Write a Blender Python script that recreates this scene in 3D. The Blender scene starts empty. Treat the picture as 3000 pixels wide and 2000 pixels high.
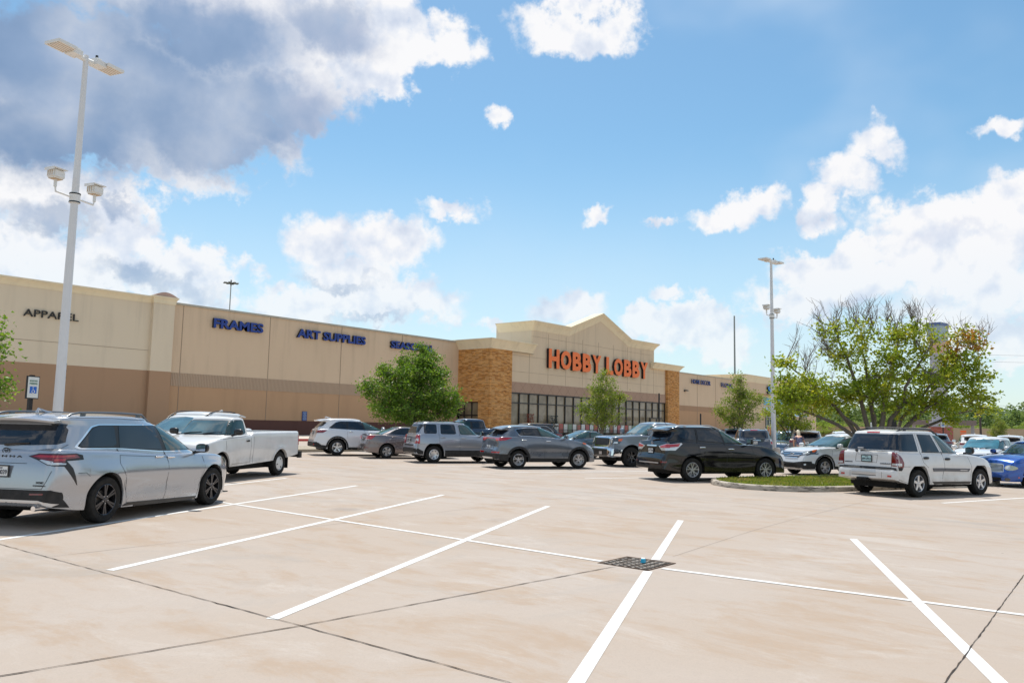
import bpy, bmesh, math, random
from mathutils import Vector, Matrix
from mathutils.bvhtree import BVHTree
R = math.radians
SC = bpy.context.scene
COL = SC.collection
# ---------------------------------------------------------------- camera
cam_d = bpy.data.cameras.new("camera")
cam_d.sensor_width = 36.0
cam_d.lens = 27.84
cam_d.clip_start = 0.1
cam_d.clip_end = 6000
cam = bpy.data.objects.new("camera", cam_d)
COL.objects.link(cam)
_y, _p, _r = R(39.3), R(6.03), R(1.15)
fw = Vector((math.cos(_p)*math.cos(_y), math.cos(_p)*math.sin(_y), math.sin(_p)))
rt0 = Vector((math.sin(_y), -math.cos(_y), 0))
up0 = rt0.cross(fw)
rt = rt0*math.cos(_r) + up0*math.sin(_r)
up = -rt0*math.sin(_r) + up0*math.cos(_r)
M = Matrix((rt, up, -fw)).transposed().to_4x4()
M.translation = Vector((0, 0, 1.75))
cam.matrix_world = M
SC.camera = cam
# ---------------------------------------------------------------- light
SUN_AZ, SUN_EL = 52.0, 67.0
SC.view_settings.view_transform = 'Standard'
SC.view_settings.look = 'None'
SC.view_settings.gamma = 1.0
SC.view_settings.exposure = 0.55
sd = bpy.data.lights.new("sun", 'SUN')
sd.energy = 3.4
sd.angle = R(0.53)
sd.color = (1.0, 0.955, 0.88)
sun = bpy.data.objects.new("sun", sd)
COL.objects.link(sun)
_s = Vector((math.cos(R(SUN_EL))*math.cos(R(SUN_AZ)), math.cos(R(SUN_EL))*math.sin(R(SUN_AZ)), math.sin(R(SUN_EL))))
sun.rotation_mode = 'QUATERNION'
sun.rotation_quaternion = _s.to_track_quat('Z', 'Y')
sun.location = _s*50
W = bpy.data.worlds.new("World")
SC.world = W
W.use_nodes = True
nt = W.node_tree
nt.nodes.clear()
class NB:
    """tiny node-building helper"""
    def __init__(s, nt): s.nt = nt
    def n(s, t, **k):
        x = s.nt.nodes.new(t)
        for a, b in k.items(): setattr(x, a, b)
        return x
    def put(s, sock, v):
        if isinstance(v, bpy.types.NodeSocket): s.nt.links.new(v, sock)
        elif v is not None: sock.default_value = v
    def m(s, op, a, b=None, c=None, clamp=False):
        x = s.n('ShaderNodeMath', operation=op, use_clamp=clamp)
        s.put(x.inputs[0], a)
        if b is not None: s.put(x.inputs[1], b)
        if c is not None: s.put(x.inputs[2], c)
        return x.outputs[0]
    def v(s, op, a, b=None, out=0):
        x = s.n('ShaderNodeVectorMath', operation=op)
        s.put(x.inputs[0], a)
        if b is not None:
            if op == 'SCALE': s.put(x.inputs[3], b)
            else: s.put(x.inputs[1], b)
        return x.outputs['Value'] if out == 'Value' else x.outputs[0]
    def noise(s, vec, scale, detail=4, rough=.55, dist=0.0, col=False):
        x = s.n('ShaderNodeTexNoise')
        s.put(x.inputs['Vector'], vec)
        x.inputs['Scale'].default_value = scale
        x.inputs['Detail'].default_value = detail
        x.inputs['Roughness'].default_value = rough
        x.inputs['Distortion'].default_value = dist
        return x.outputs['Color'] if col else x.outputs['Fac']
    def ramp(s, fac, stops, interp='LINEAR'):
        x = s.n('ShaderNodeValToRGB')
        x.color_ramp.interpolation = interp
        e = x.color_ramp.elements
        while len(e) < len(stops): e.new(0.5)
        for i, (p, c) in enumerate(stops):
            e[i].position = p
            e[i].color = (c[0], c[1], c[2], 1) if not isinstance(c, (int, float)) else (c, c, c, 1)
        s.put(x.inputs[0], fac)
        return x.outputs[0]
    def mix(s, fac, a, b, blend='MIX'):
        x = s.n('ShaderNodeMix', data_type='RGBA', blend_type=blend)
        s.put(x.inputs[0], fac)
        s.put(x.inputs[6], a if isinstance(a, bpy.types.NodeSocket) else (*a[:3], 1))
        s.put(x.inputs[7], b if isinstance(b, bpy.types.NodeSocket) else (*b[:3], 1))
        return x.outputs[2]
    def sstep(s, v, lo, hi):
        x = s.n('ShaderNodeMapRange', interpolation_type='SMOOTHSTEP')
        s.put(x.inputs[0], v)
        x.inputs[1].default_value = lo
        x.inputs[2].default_value = hi
        return x.outputs[0]
b = NB(nt)
tc = b.n('ShaderNodeTexCoord').outputs['Generated']
sky = b.n('ShaderNodeTexSky', sky_type='NISHITA')
sky.sun_disc = False
sky.sun_elevation = R(SUN_EL)
sky.sun_rotation = R(90 - SUN_AZ)
sky.air_density = 1.0
sky.dust_density = 0.6
sky.ozone_density = 1.6
sep = b.n('ShaderNodeSeparateXYZ'); b.put(sep.inputs[0], tc)
az = b.m('MULTIPLY', b.m('ARCTAN2', sep.outputs[1], sep.outputs[0]), 57.2958)
el = b.m('MULTIPLY', b.m('ARCSINE', sep.outputs[2]), 57.2958)
comb = b.n('ShaderNodeCombineXYZ'); b.put(comb.inputs[0], az); b.put(comb.inputs[1], el)
base = comb.outputs[0]
# domain warp so that the cloud groups get billowy outlines
wc = b.noise(tc, 9.0, 6, .62, col=True)
warp = b.v('SCALE', b.v('SUBTRACT', wc, (0.5, 0.5, 0.5)), 11.0)
wc2 = b.noise(tc, 38.0, 4, .6, col=True)
warp2 = b.v('SCALE', b.v('SUBTRACT', wc2, (0.5, 0.5, 0.5)), 2.6)
P = b.v('ADD', b.v('ADD', base, warp), warp2)
PS = b.v('ADD', b.v('ADD', base, b.v('SCALE', warp, 0.4)), warp2)
CL = [  # azimuth, elevation, half width, half height in degrees, group : the big cloud groups over the store
 (66.5,20.7,12.5,4.6,0),(57.4,24.4,9.2,4.0,0),(59.5,19.5,4.4,2.8,0),(48.0,27.4,5.6,2.4,0),(50.3,25.4,4.0,2.8,0),(54.8,21.6,3.6,2.5,0),(75,18.0,10,3.6,0),(66,17.6,7,2.4,0),(62,27,14,3.5,0),
 (35.4,28.3,5.2,2.4,0),(71.5,13.6,4.6,2.8,0),(71.8,9.9,5.2,2.6,0),(65.5,13.0,3.4,2.9,0),(61.2,10.4,3.2,2.4,0),(65.5,10.0,4.6,2.6,0),(69.1,8.0,6.6,2.0,0),(61.6,8.0,4,1.4,0),
 (53.2,12.6,3.0,2.2,1),(48.6,13.0,3.9,2.0,1),(51.2,10.7,4.2,1.9,1),(55.4,8.2,3.4,2.0,0),(48.7,8.9,6.4,2.4,0),(52,9.4,4,1.6,0),(44.0,15.3,2.3,.75,1),(41.1,21.8,.9,.85,1),(33.2,14.9,1.2,.7,1),
 (28.6,14.6,1.3,.5,1),(24.8,14.6,1.9,.9,1),(23.3,15.2,1.9,1.1,1),(21.3,15.3,1.7,1.1,1),(13.9,18.5,2.4,1.5,1),(15.9,17.0,2.1,1.9,1),(17.3,15.4,1.4,1.7,1),(18.2,14.3,.9,.8,1),(12.0,13.4,4.4,2.7,0),(7.2,13.2,3.9,2.7,0),(9.5,11.2,5,2.2,0),(16.0,12.2,2.6,1.5,0),
 (6.7,18.5,1.4,.8,1),(18.5,11.5,3.8,1.7,0),(14.7,10.1,6.1,2.3,0),(9.6,9.3,5.2,2.2,0),(19.6,8.6,4.2,2.2,0),(8,7,6,1.6,0),(35.1,8.4,2.8,1.3,1),(28.1,9.3,1.2,.6,1),(26.1,6.3,5.0,1.8,0),(29.8,6.9,2.5,1.4,0),
 (7.0,4.8,2.0,1.3,0),(39.2,7.2,3.2,.8,0),(61.3,7.9,2.8,1.5,0)]
def blobs(Pv, lst):
    acc = None
    for (a, e, ra, re) in lst:
        d = b.v('MULTIPLY', b.v('SUBTRACT', Pv, (a, e, 0)), (1/ra, 1/re, 0))
        v = b.m('SUBTRACT', 1.0, b.v('LENGTH', d, out='Value'))
        v = b.m('MULTIPLY', v, min(1.0, .45 + re*.2))
        acc = v if acc is None else b.m('MAXIMUM', acc, v)
    return acc
vb = blobs(P, [c[:4] for c in CL if c[4] == 0])
vs = blobs(PS, [c[:4] for c in CL if c[4] == 1])
far = b.sstep(b.m('ABSOLUTE', b.m('SUBTRACT', az, 39.0)), 42.0, 58.0)
gen = b.m('MULTIPLY', b.m('SUBTRACT', b.noise(tc, 3.2, 7, .58), .50), 2.2)
genm = b.m('SUBTRACT', b.m('MULTIPLY', far, b.m('ADD', gen, 2.0)), 2.0)
v = b.m('MAXIMUM', b.m('MAXIMUM', vb, vs), genm)
fine = b.m('MULTIPLY', b.m('SUBTRACT', b.noise(tc, 55.0, 6, .6), .5), .42)
med = b.m('MULTIPLY', b.m('SUBTRACT', b.noise(tc, 18.0, 6, .55), .5), .70)
dens = b.m('ADD', b.m('ADD', v, fine), med)
mask = b.sstep(dens, -0.10, 0.34)
# billow shading: tops toward the sun brighter, undersides and deep cores grey
off = b.v('ADD', tc, (0.004, 0.004, 0.016))
bil = b.m('SUBTRACT', b.noise(tc, 20.0, 5, .5), b.noise(off, 20.0, 5, .5))
DARK = [(66,20.5,16,5.2),(58.0,21.0,9.5,4.0),(73,23,12,6.0),(61.0,18.2,6.0,2.8),(71,17.4,11,3.6),(62,25,9,3.4),(53.5,26.5,5,2.4)]
dk = b.m('MULTIPLY', b.sstep(blobs(PS, DARK), -0.12, 0.62), b.m('ADD', .62, b.m('MULTIPLY', b.sstep(b.noise(tc, 5.0, 5, .5), .36, .52), .38)))
DK2 = [(70.5,12.4,5.0,1.6),(64,9.4,6.0,1.3),(66,14.0,3,1.0),(52,10.6,5.0,.8),(50,7.2,7,.7),(11,11.9,5,.9),(66,7,9,.8)]
dk2 = b.m('MULTIPLY', b.sstep(blobs(P, DK2), 0.0, 0.6), .58)
shade = b.m('MAXIMUM', dk, dk2)
lit = b.m('ADD', b.m('ADD', 0.93, b.m('MULTIPLY', bil, 1.5)), b.m('MULTIPLY', b.m('SUBTRACT', b.noise(tc, 9.0, 4, .5), .5), .55))
cwhite = b.ramp(lit, [(0.55, (.62, .70, .84)), (.80, (.82, .87, .95)), (.98, (1.0, 1.0, 1.0))])
dn = b.m('ADD', b.m('MULTIPLY', b.noise(tc, 5.5, 4, .5), .75), b.m('ADD', b.m('MULTIPLY', bil, .35), b.m('ADD', b.m('MULTIPLY', b.m('SUBTRACT', 66.0, az), .014), b.m('MULTIPLY', b.m('SUBTRACT', el, 20.5), .012))))
cdark = b.ramp(dn, [(.25, (.225, .345, .54)), (.45, (.295, .415, .61)), (.62, (.46, .54, .70)), (.80, (.74, .79, .90))])
ccol = b.mix(shade, cwhite, cdark)
# thin veil of haze clouds near the horizon
veil = b.m('MULTIPLY', b.sstep(el, 21.0, 2.0), b.m('ADD', .38, b.m('MULTIPLY', b.noise(tc, 6.0, 5, .55), .62)))
SKYG = b.n('ShaderNodeHueSaturation'); SKYG.inputs['Saturation'].default_value = 1.15
b.put(SKYG.inputs['Color'], sky.outputs[0])
skyc = b.mix(1.0, SKYG.outputs[0], (1.27, 1.44, 1.29), 'MULTIPLY')
wisp = b.m('MULTIPLY', b.sstep(b.noise(b.v('MULTIPLY', tc, (1, 1, 1.6)), 2.6, 4, .5), .40, .72), b.sstep(b.m('SUBTRACT', 40.0, az), -4.0, 14.0))
veil2 = b.m('MAXIMUM', b.m('MULTIPLY', veil, .88), b.m('MULTIPLY', wisp, .60))
skyv = b.mix(veil2, skyc, (6.5, 7.45, 8.6))
cscaled = b.mix(1.0, ccol, (8.6, 8.6, 8.75), 'MULTIPLY')
opac = b.m('MULTIPLY', mask, b.m('ADD', .70, b.m('MULTIPLY', b.sstep(el, 5.0, 14.0), .30)))
final = b.mix(opac, skyv, cscaled)
bg = b.n('ShaderNodeBackground'); b.put(bg.inputs[0], final); bg.inputs[1].default_value = 0.076
ow = b.n('ShaderNodeOutputWorld'); nt.links.new(bg.outputs[0], ow.inputs[0])
# ---------------------------------------------------------------- materials
MATS = {}
def mat(name, col=(.5, .5, .5), rough=.6, metal=0.0, coat=0.0, spec=.5, ior=1.5, emit=None, alpha=None):
    if name in MATS: return MATS[name]
    m = bpy.data.materials.new(name); m.use_nodes = True
    p = m.node_tree.nodes['Principled BSDF']
    p.inputs['Base Color'].default_value = (*col, 1)
    p.inputs['Roughness'].default_value = rough
    p.inputs['Metallic'].default_value = metal
    p.inputs['Coat Weight'].default_value = coat
    p.inputs['Coat Roughness'].default_value = .03
    p.inputs['Specular IOR Level'].default_value = spec
    p.inputs['IOR'].default_value = ior
    MATS[name] = m
    return m
def nmat(name, fn, rough=.8, **k):
    """noise material: fn(nb, objcoord, principled) sets up nodes"""
    m = mat(name, rough=rough, **k)
    nb = NB(m.node_tree)
    pr = m.node_tree.nodes['Principled BSDF']
    oc = nb.n('ShaderNodeTexCoord').outputs['Object']
    geo = nb.n('ShaderNodeNewGeometry').outputs['Position']
    fn(nb, oc, geo, pr)
    return m
def bump(nb, pr, h, strength=.3, dist=.02):
    x = nb.n('ShaderNodeBump'); x.inputs['Strength'].default_value = strength; x.inputs['Distance'].default_value = dist
    nb.put(x.inputs['Height'], h); nb.put(pr.inputs['Normal'], x.outputs[0])
def paint(name, col, metal=.0, rough=.35, flake=0.0, dirt=.12):
    def f(nb, oc, geo, pr):
        d = nb.noise(oc, 3.0, 5, .6)
        s = nb.n('ShaderNodeSeparateXYZ'); nb.put(s.inputs[0], oc)
        low = nb.m('MULTIPLY', nb.sstep(s.outputs[2], .75, .22), nb.sstep(d, .35, .7))
        c = nb.mix(nb.m('MULTIPLY', low, dirt*2.2), col, (.30, .25, .19))
        c = nb.mix(nb.m('MULTIPLY', nb.sstep(d, .45, .8), dirt*.6), c, (.34, .31, .27))
        nb.put(pr.inputs['Base Color'], c)
        nb.put(pr.inputs['Roughness'], nb.m('ADD', rough, nb.m('MULTIPLY', low, .25)))
        nb.put(pr.inputs['Coat Roughness'], nb.m('ADD', .03, nb.m('MULTIPLY', d, .06)))
    return nmat(name, f, rough=rough, metal=metal, coat=1.0)
def glass(name, col, ior=1.6):
    def f(nb, oc, geo, pr):
        d = nb.noise(oc, 1.3, 3, .5)
        c = nb.mix(nb.sstep(d, .35, .7), col, tuple(x*.45 for x in col))
        nb.put(pr.inputs['Base Color'], c)
        bump(nb, pr, nb.noise(oc, 1.1, 2, .5), .25, .05)
    return nmat(name, f, rough=.03, ior=ior)
G_DARK = glass('tinted_glass', (.012, .017, .026), 1.65)
G_TEAL = glass('side_glass', (.035, .085, .085), 1.6)
G_SHLD = glass('windshield_glass', (.075, .16, .19), 1.9)
BLK = mat('black_trim', (.012, .012, .013), .35)
PLAS = nmat('grey_plastic', lambda nb, oc, geo, pr: nb.put(pr.inputs['Base Color'], nb.ramp(nb.noise(oc, 9, 5, .6), [(.3, (.022, .022, .022)), (.75, (.045, .042, .040))])), rough=.7, spec=.25)
GAP = mat('panel_gap_dark', (.035, .035, .038), .8)
CHR = mat('chrome', (.82, .83, .85), .08, 1.0)
SATIN = mat('satin_silver', (.6, .61, .63), .3, .9)
TYRE = nmat('tyre_rubber', lambda nb, oc, geo, pr: nb.put(pr.inputs['Base Color'], nb.ramp(nb.noise(oc, 14, 4, .6), [(.3, (.012, .0115, .011)), (.75, (.032, .030, .027))])), rough=.8, spec=.2)
UNDER = mat('underbody_black', (.008, .008, .008), .95)
RED = mat('tail_red', (.42, .008, .012), .08, 0, 1.0, ior=1.6)
RED2 = mat('tail_dark_red', (.16, .004, .01), .08, 0, 1.0)
CLR = mat('lamp_clear', (.62, .64, .66), .12, .35, 1.0)
LAMPD = mat('lamp_dark', (.06, .065, .07), .08, .3, 1.0)
AMB = mat('lamp_amber', (.75, .13, .02), .15, 0, 1.0)
RIMS = mat('alloy_silver', (.62, .62, .63), .28, .85)
RIMG = mat('alloy_machined', (.52, .515, .51), .32, .7)
RIMD = mat('alloy_dark', (.035, .035, .04), .25, .6, .6)
RIMW = mat('wheel_white', (.66, .66, .65), .4, .2)
PLATE = mat('plate_white', (.72, .74, .74), .4)
INK = mat('plate_ink', (.02, .02, .04), .5)
DISC = mat('brake_disc', (.12, .11, .10), .5, .6)
# ---------------------------------------------------------------- object helpers
def link(name, me, m=None, parent=None, smooth=None):
    o = bpy.data.objects.new(name, me)
    COL.objects.link(o)
    if m is not None:
        for x in (m if isinstance(m, (list, tuple)) else [m]): me.materials.append(x)
    if parent is not None: o.parent = parent
    if smooth is not None:
        for p in me.polygons: p.use_smooth = True
        if smooth < 180: me.set_sharp_from_angle(angle=R(smooth))
    return o
def obj(name, bm, m=None, parent=None, smooth=None, norm=True):
    if norm: bmesh.ops.recalc_face_normals(bm, faces=bm.faces[:])
    me = bpy.data.meshes.new(name)
    bm.to_mesh(me); bm.free()
    return link(name, me, m, parent, smooth)
def tag(o, label, cat, group=None):
    o['label'] = label; o['category'] = cat
    if group: o['group'] = group
    return o
def thing(name, label, cat, loc=(0, 0, 0), rz=0, group=None):
    o = bpy.data.objects.new(name, None); COL.objects.link(o)
    o.location = loc; o.rotation_euler = (0, 0, rz); o.empty_display_size = .3
    return tag(o, label, cat, group)
def structure(o):
    o['kind'] = 'structure'; return o
def box(bm, c, s, rz=0, mi=0, taper=None):
    """axis box centre c, full size s"""
    vs = []
    for dz in (-.5, .5):
        k = 1 if (taper is None or dz < 0) else taper
        for dx, dy in ((-.5, -.5), (.5, -.5), (.5, .5), (-.5, .5)):
            x, y = dx*s[0]*k, dy*s[1]*k
            vs.append(bm.verts.new((c[0]+x*math.cos(rz)-y*math.sin(rz), c[1]+x*math.sin(rz)+y*math.cos(rz), c[2]+dz*s[2])))
    for f in ((0, 3, 2, 1), (4, 5, 6, 7), (0, 1, 5, 4), (1, 2, 6, 5), (2, 3, 7, 6), (3, 0, 4, 7)):
        fc = bm.faces.new([vs[i] for i in f]); fc.material_index = mi
    return vs
def tube(bm, pts, rad, n=8, cap=True, mi=0):
    """tapered tube through pts; rad float or list"""
    pts = [Vector(p) for p in pts]
    if not isinstance(rad, (list, tuple)): rad = [rad]*len(pts)
    rings = []
    ref = None
    for i, p in enumerate(pts):
        t = (pts[min(i+1, len(pts)-1)] - pts[max(i-1, 0)])
        if t.length < 1e-9: t = Vector((0, 0, 1))
        t.normalize()
        if ref is None:
            ref = t.orthogonal().normalized()
        else:
            ref = (ref - t*ref.dot(t))
            ref = ref.normalized() if ref.length > 1e-6 else t.orthogonal().normalized()
        bi = t.cross(ref)
        rings.append([bm.verts.new(p + (ref*math.cos(2*math.pi*k/n) + bi*math.sin(2*math.pi*k/n))*rad[i]) for k in range(n)])
    for a, c in zip(rings, rings[1:]):
        for k in range(n):
            f = bm.faces.new((a[k], a[(k+1) % n], c[(k+1) % n], c[k])); f.material_index = mi
    if cap:
        f = bm.faces.new(rings[0][::-1]); f.material_index = mi
        f = bm.faces.new(rings[-1]); f.material_index = mi
def lathe(bm, prof, n=32, axis='y', c=(0, 0, 0), mi=0, close=False, caps=True):
    """profile of (axial, radius)"""
    rings = []
    for a, r in prof:
        ring = []
        for k in range(n):
            t = 2*math.pi*k/n
            if axis == 'y': co = (c[0]+r*math.cos(t), c[1]+a, c[2]+r*math.sin(t))
            else: co = (c[0]+r*math.cos(t), c[1]+r*math.sin(t), c[2]+a)
            ring.append(bm.verts.new(co))
        rings.append(ring)
    if close: rings.append(rings[0])
    for p, q in zip(rings, rings[1:]):
        for k in range(n):
            f = bm.faces.new((p[k], p[(k+1) % n], q[(k+1) % n], q[k])); f.material_index = mi
    if not close and caps:
        for rg in (rings[0], rings[-1]):
            if True: bm.faces.new(rg)
def prism(bm, pts, lo, hi, mi=0, top=True):
    """vertical prism over xy polygon"""
    a = [bm.verts.new((p[0], p[1], lo)) for p in pts]
    c = [bm.verts.new((p[0], p[1], hi)) for p in pts]
    n = len(pts)
    for i in range(n):
        f = bm.faces.new((a[i], a[(i+1) % n], c[(i+1) % n], c[i])); f.material_index = mi
    f = bm.faces.new(c); f.material_index = mi
    f = bm.faces.new(a[::-1]); f.material_index = mi
def pch(pts):
    """monotone cubic interpolation of (x, y) points"""
    xs = [p[0] for p in pts]; ys = [p[1] for p in pts]; n = len(xs)
    d = [(ys[i+1]-ys[i])/(xs[i+1]-xs[i]) for i in range(n-1)]
    m = [d[0]] + [0 if d[i-1]*d[i] <= 0 else 2*d[i-1]*d[i]/(d[i-1]+d[i]) for i in range(1, n-1)] + [d[-1]]
    def f(x):
        if x <= xs[0]: return ys[0]
        if x >= xs[-1]: return ys[-1]
        for i in range(n-1):
            if x <= xs[i+1]: break
        h = xs[i+1]-xs[i]; t = (x-xs[i])/h
        return ((2*t**3-3*t*t+1)*ys[i] + (t**3-2*t*t+t)*h*m[i] + (-2*t**3+3*t*t)*ys[i+1] + (t**3-t*t)*h*m[i+1])
    return f
def chaikin(poly, k=1, closed=True, q=.25):
    for _ in range(k):
        out = []
        n = len(poly)
        for i in range(n if closed else n-1):
            a, c = poly[i], poly[(i+1) % n]
            out.append(tuple(a[j]*(1-q)+c[j]*q for j in range(len(a))))
            out.append(tuple(a[j]*q+c[j]*(1-q) for j in range(len(a))))
        poly = out
    return poly
def text_bm(s, size_x, size_z, ext=.02, offset=0.0, spacing=1.0):
    """text mesh as list of (verts, faces) fitted in a size_x by size_z box, standing in XZ, facing -Y"""
    cu = bpy.data.curves.new('t', 'FONT'); cu.body = s; cu.extrude = ext; cu.offset = offset; cu.space_character = spacing
    cu.resolution_u = 3
    o = bpy.data.objects.new('t', cu); COL.objects.link(o)
    bpy.context.view_layer.update()
    me = bpy.data.meshes.new_from_object(o.evaluated_get(bpy.context.evaluated_depsgraph_get()))
    bpy.data.objects.remove(o); bpy.data.curves.remove(cu)
    xs = [v.co.x for v in me.vertices]; ys = [v.co.y for v in me.vertices]
    x0, x1, y0, y1 = min(xs), max(xs), min(ys), max(ys)
    for v in me.vertices:
        x, y, z = v.co
        v.co = ((x-x0)/(x1-x0)*size_x, -z, (y-y0)/(y1-y0)*size_z)
    me.update()
    return me
def text_obj(name, s, sx, sz, m, parent=None, ext=.02, offset=0.0, side=None, spacing=1.0):
    me = text_bm(s, sx, sz, ext, offset, spacing)
    me.materials.append(m)
    if side is not None:
        me.materials.append(side)
        for p in me.polygons:
            if abs(p.normal.y) < .6: p.material_index = 1
    o = bpy.data.objects.new(name, me); COL.objects.link(o)
    if parent is not None: o.parent = parent
    return o
K = .0062
def gz(y): return K*(min(y, 75.0)-4)
# ================================================================ SETTING
def m_concrete(nb, oc, geo, pr):
    st = nb.v('MULTIPLY', geo, (1.0, .45, 1.0))
    big = nb.noise(geo, .13, 6, .62, .4)
    mid = nb.noise(st, 1.3, 9, .72, .35)
    fin = nb.noise(geo, 9.0, 5, .7)
    grit = nb.noise(geo, 60.0, 3, .7)
    c = nb.mix(nb.sstep(big, .36, .66), (.388, .316, .258), (.405, .347, .302))
    c = nb.mix(nb.m('MULTIPLY', nb.sstep(mid, .47, .64), .7), c, (.355, .255, .175))
    c = nb.mix(nb.m('MULTIPLY', nb.sstep(nb.noise(st, .9, 9, .74, .4), .53, .66), .40), c, (.49, .445, .405))
    c = nb.mix(nb.m('MULTIPLY', nb.sstep(nb.noise(geo, .32, 6, .7, 1.0), .53, .70), .6), c, (.315, .285, .255))
    c = nb.mix(nb.m('MULTIPLY', nb.sstep(fin, .35, .7), .28), c, (.36, .30, .25))
    c = nb.mix(nb.m('MULTIPLY', nb.sstep(grit, .45, .7), .32), c, (.30, .26, .22))
    vor = nb.n('ShaderNodeTexVoronoi'); nb.put(vor.inputs['Vector'], geo); vor.inputs['Scale'].default_value = 1.25
    spot = nb.m('MULTIPLY', nb.sstep(vor.outputs['Distance'], .03, .015), nb.sstep(nb.noise(geo, .9, 2, .5), .56, .62))
    c = nb.mix(nb.m('MULTIPLY', spot, .75), c, (.13, .115, .10))
    # oil drips and tyre-polished lanes
    sp = nb.n('ShaderNodeSeparateXYZ'); nb.put(sp.inputs[0], geo)
    lane = nb.m('SUBTRACT', 1.0, nb.sstep(nb.m('ABSOLUTE', nb.m('SUBTRACT', sp.outputs[0], 18.2)), 1.0, 4.2))
    trk = nb.noise(nb.v('MULTIPLY', geo, (2.6, .12, 1)), 1.0, 4, .6)
    c = nb.mix(nb.m('MULTIPLY', nb.m('MULTIPLY', lane, nb.sstep(trk, .45, .7)), .45), c, (.30, .265, .235))
    v2 = nb.n('ShaderNodeTexVoronoi'); nb.put(v2.inputs['Vector'], nb.v('ADD', geo, nb.v('SCALE', nb.noise(geo, 4, 3, .6, col=True), .25))); v2.inputs['Scale'].default_value = .42
    oil = nb.m('MULTIPLY', nb.sstep(v2.outputs['Distance'], .20, .04), nb.sstep(nb.noise(geo, .35, 2, .5), .52, .60))
    c = nb.mix(nb.m('MULTIPLY', oil, .38), c, (.17, .145, .125))
    nb.put(pr.inputs['Base Color'], c)
    nb.put(pr.inputs['Roughness'], nb.m('ADD', .72, nb.m('MULTIPLY', mid, .2)))
    bump(nb, pr, nb.m('ADD', fin, nb.m('MULTIPLY', grit, .7)), .22, .012)
CONC = nmat('lot_concrete', m_concrete, rough=.85, spec=.3)
KERB = nmat('kerb_concrete', lambda nb, oc, geo, pr: (nb.put(pr.inputs['Base Color'], nb.mix(nb.m('MULTIPLY', nb.sstep(nb.noise(nb.v('MULTIPLY', geo, (1, 1, 5)), 2.4, 6, .7), .48, .62), .85), nb.mix(nb.noise(geo, 6, 5, .6), (.52, .46, .38), (.38, .33, .27)), (.045, .038, .03))), bump(nb, pr, nb.noise(geo, 14, 5, .6), .5, .02)), rough=.9)
WALK = nmat('sidewalk_concrete', lambda nb, oc, geo, pr: nb.put(pr.inputs['Base Color'], nb.mix(nb.noise(geo, 1.5, 5, .6), (.56, .49, .42), (.46, .40, .34))), rough=.9)
def m_line(nb, oc, geo, pr):
    a = nb.noise(geo, 7.0, 6, .65)
    w = nb.noise(geo, 28.0, 5, .7)
    c = nb.mix(nb.m('MULTIPLY', nb.sstep(a, .42, .70), .45), (.66, .66, .645), (.50, .45, .39))
    c = nb.mix(nb.sstep(w, .64, .72), c, (.46, .38, .31))
    nb.put(pr.inputs['Base Color'], c)
LINE = nmat('line_paint', m_line, rough=.7)
REDP = nmat('red_kerb_paint', lambda nb, oc, geo, pr: nb.put(pr.inputs['Base Color'], nb.mix(nb.noise(geo, 3, 4, .6), (.62, .06, .05), (.42, .05, .04))), rough=.7)
CRACK = nmat('joint_filler', lambda nb, oc, geo, pr: nb.put(pr.inputs['Base Color'], nb.mix(nb.sstep(nb.noise(geo, 1.6, 5, .7), .42, .6), (.035, .024, .018), (.085, .058, .034))), rough=.95)
SEAM = mat('saw_joint', (.25, .21, .18), .95)
# the land: one big sheet reaching the horizon, following the gentle rise to the store
GRS = nmat('dry_grass_land', lambda nb, oc, geo, pr: nb.put(pr.inputs['Base Color'], nb.mix(nb.noise(geo, .05, 6, .6), (.12, .14, .045), (.22, .19, .10))), rough=.95)
bm = bmesh.new()
ys = [-2500, -60, -30, 0, 30, 60, 75, 2500]
rows = [[bm.verts.new((x, y, gz(max(y, -60))-.5)) for x in (-2500, 2500)] for y in ys]
for a, c in zip(rows, rows[1:]): bm.faces.new((a[0], a[1], c[1], c[0]))
structure(obj('ground', bm, GRS))
bm = bmesh.new()
xs = [-60, -20, 8.82, 9.52, 20, 60, 120, 230]
yy = [-60, -20, 0, 4.995, 5.695, 20, 40, 62]
g = [[bm.verts.new((x, y, gz(y))) for x in xs] for y in yy]
for i in range(len(yy)-1):
    for j in range(len(xs)-1):
        if i == 3 and j == 2: continue   # opening of the storm drain
        bm.faces.new((g[i][j], g[i][j+1], g[i+1][j+1], g[i+1][j]))
structure(obj('parking_lot', bm, CONC))
def strip(bm, a, c, w, dz=.0030, perp=None, wob=0.0, n=1, rnd=None):
    """flat ribbon on the sloping ground between two xy points"""
    a = Vector(a); c = Vector(c); d = (c-a)
    nrm = Vector((-d.y, d.x)).normalized()
    L = []; Rr = []
    for i in range(n+1):
        t = i/n; p = a+d*t
        if wob and rnd: p = p + nrm*rnd.uniform(-wob, wob)
        ww = w*(1 if not wob else rnd.uniform(.35, 1.25))
        l = p+nrm*ww/2; r = p-nrm*ww/2
        L.append(bm.verts.new((l.x, l.y, gz(l.y)+dz))); Rr.append(bm.verts.new((r.x, r.y, gz(r.y)+dz)))
    for i in range(n): bm.faces.new((Rr[i], Rr[i+1], L[i+1], L[i]))
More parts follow.
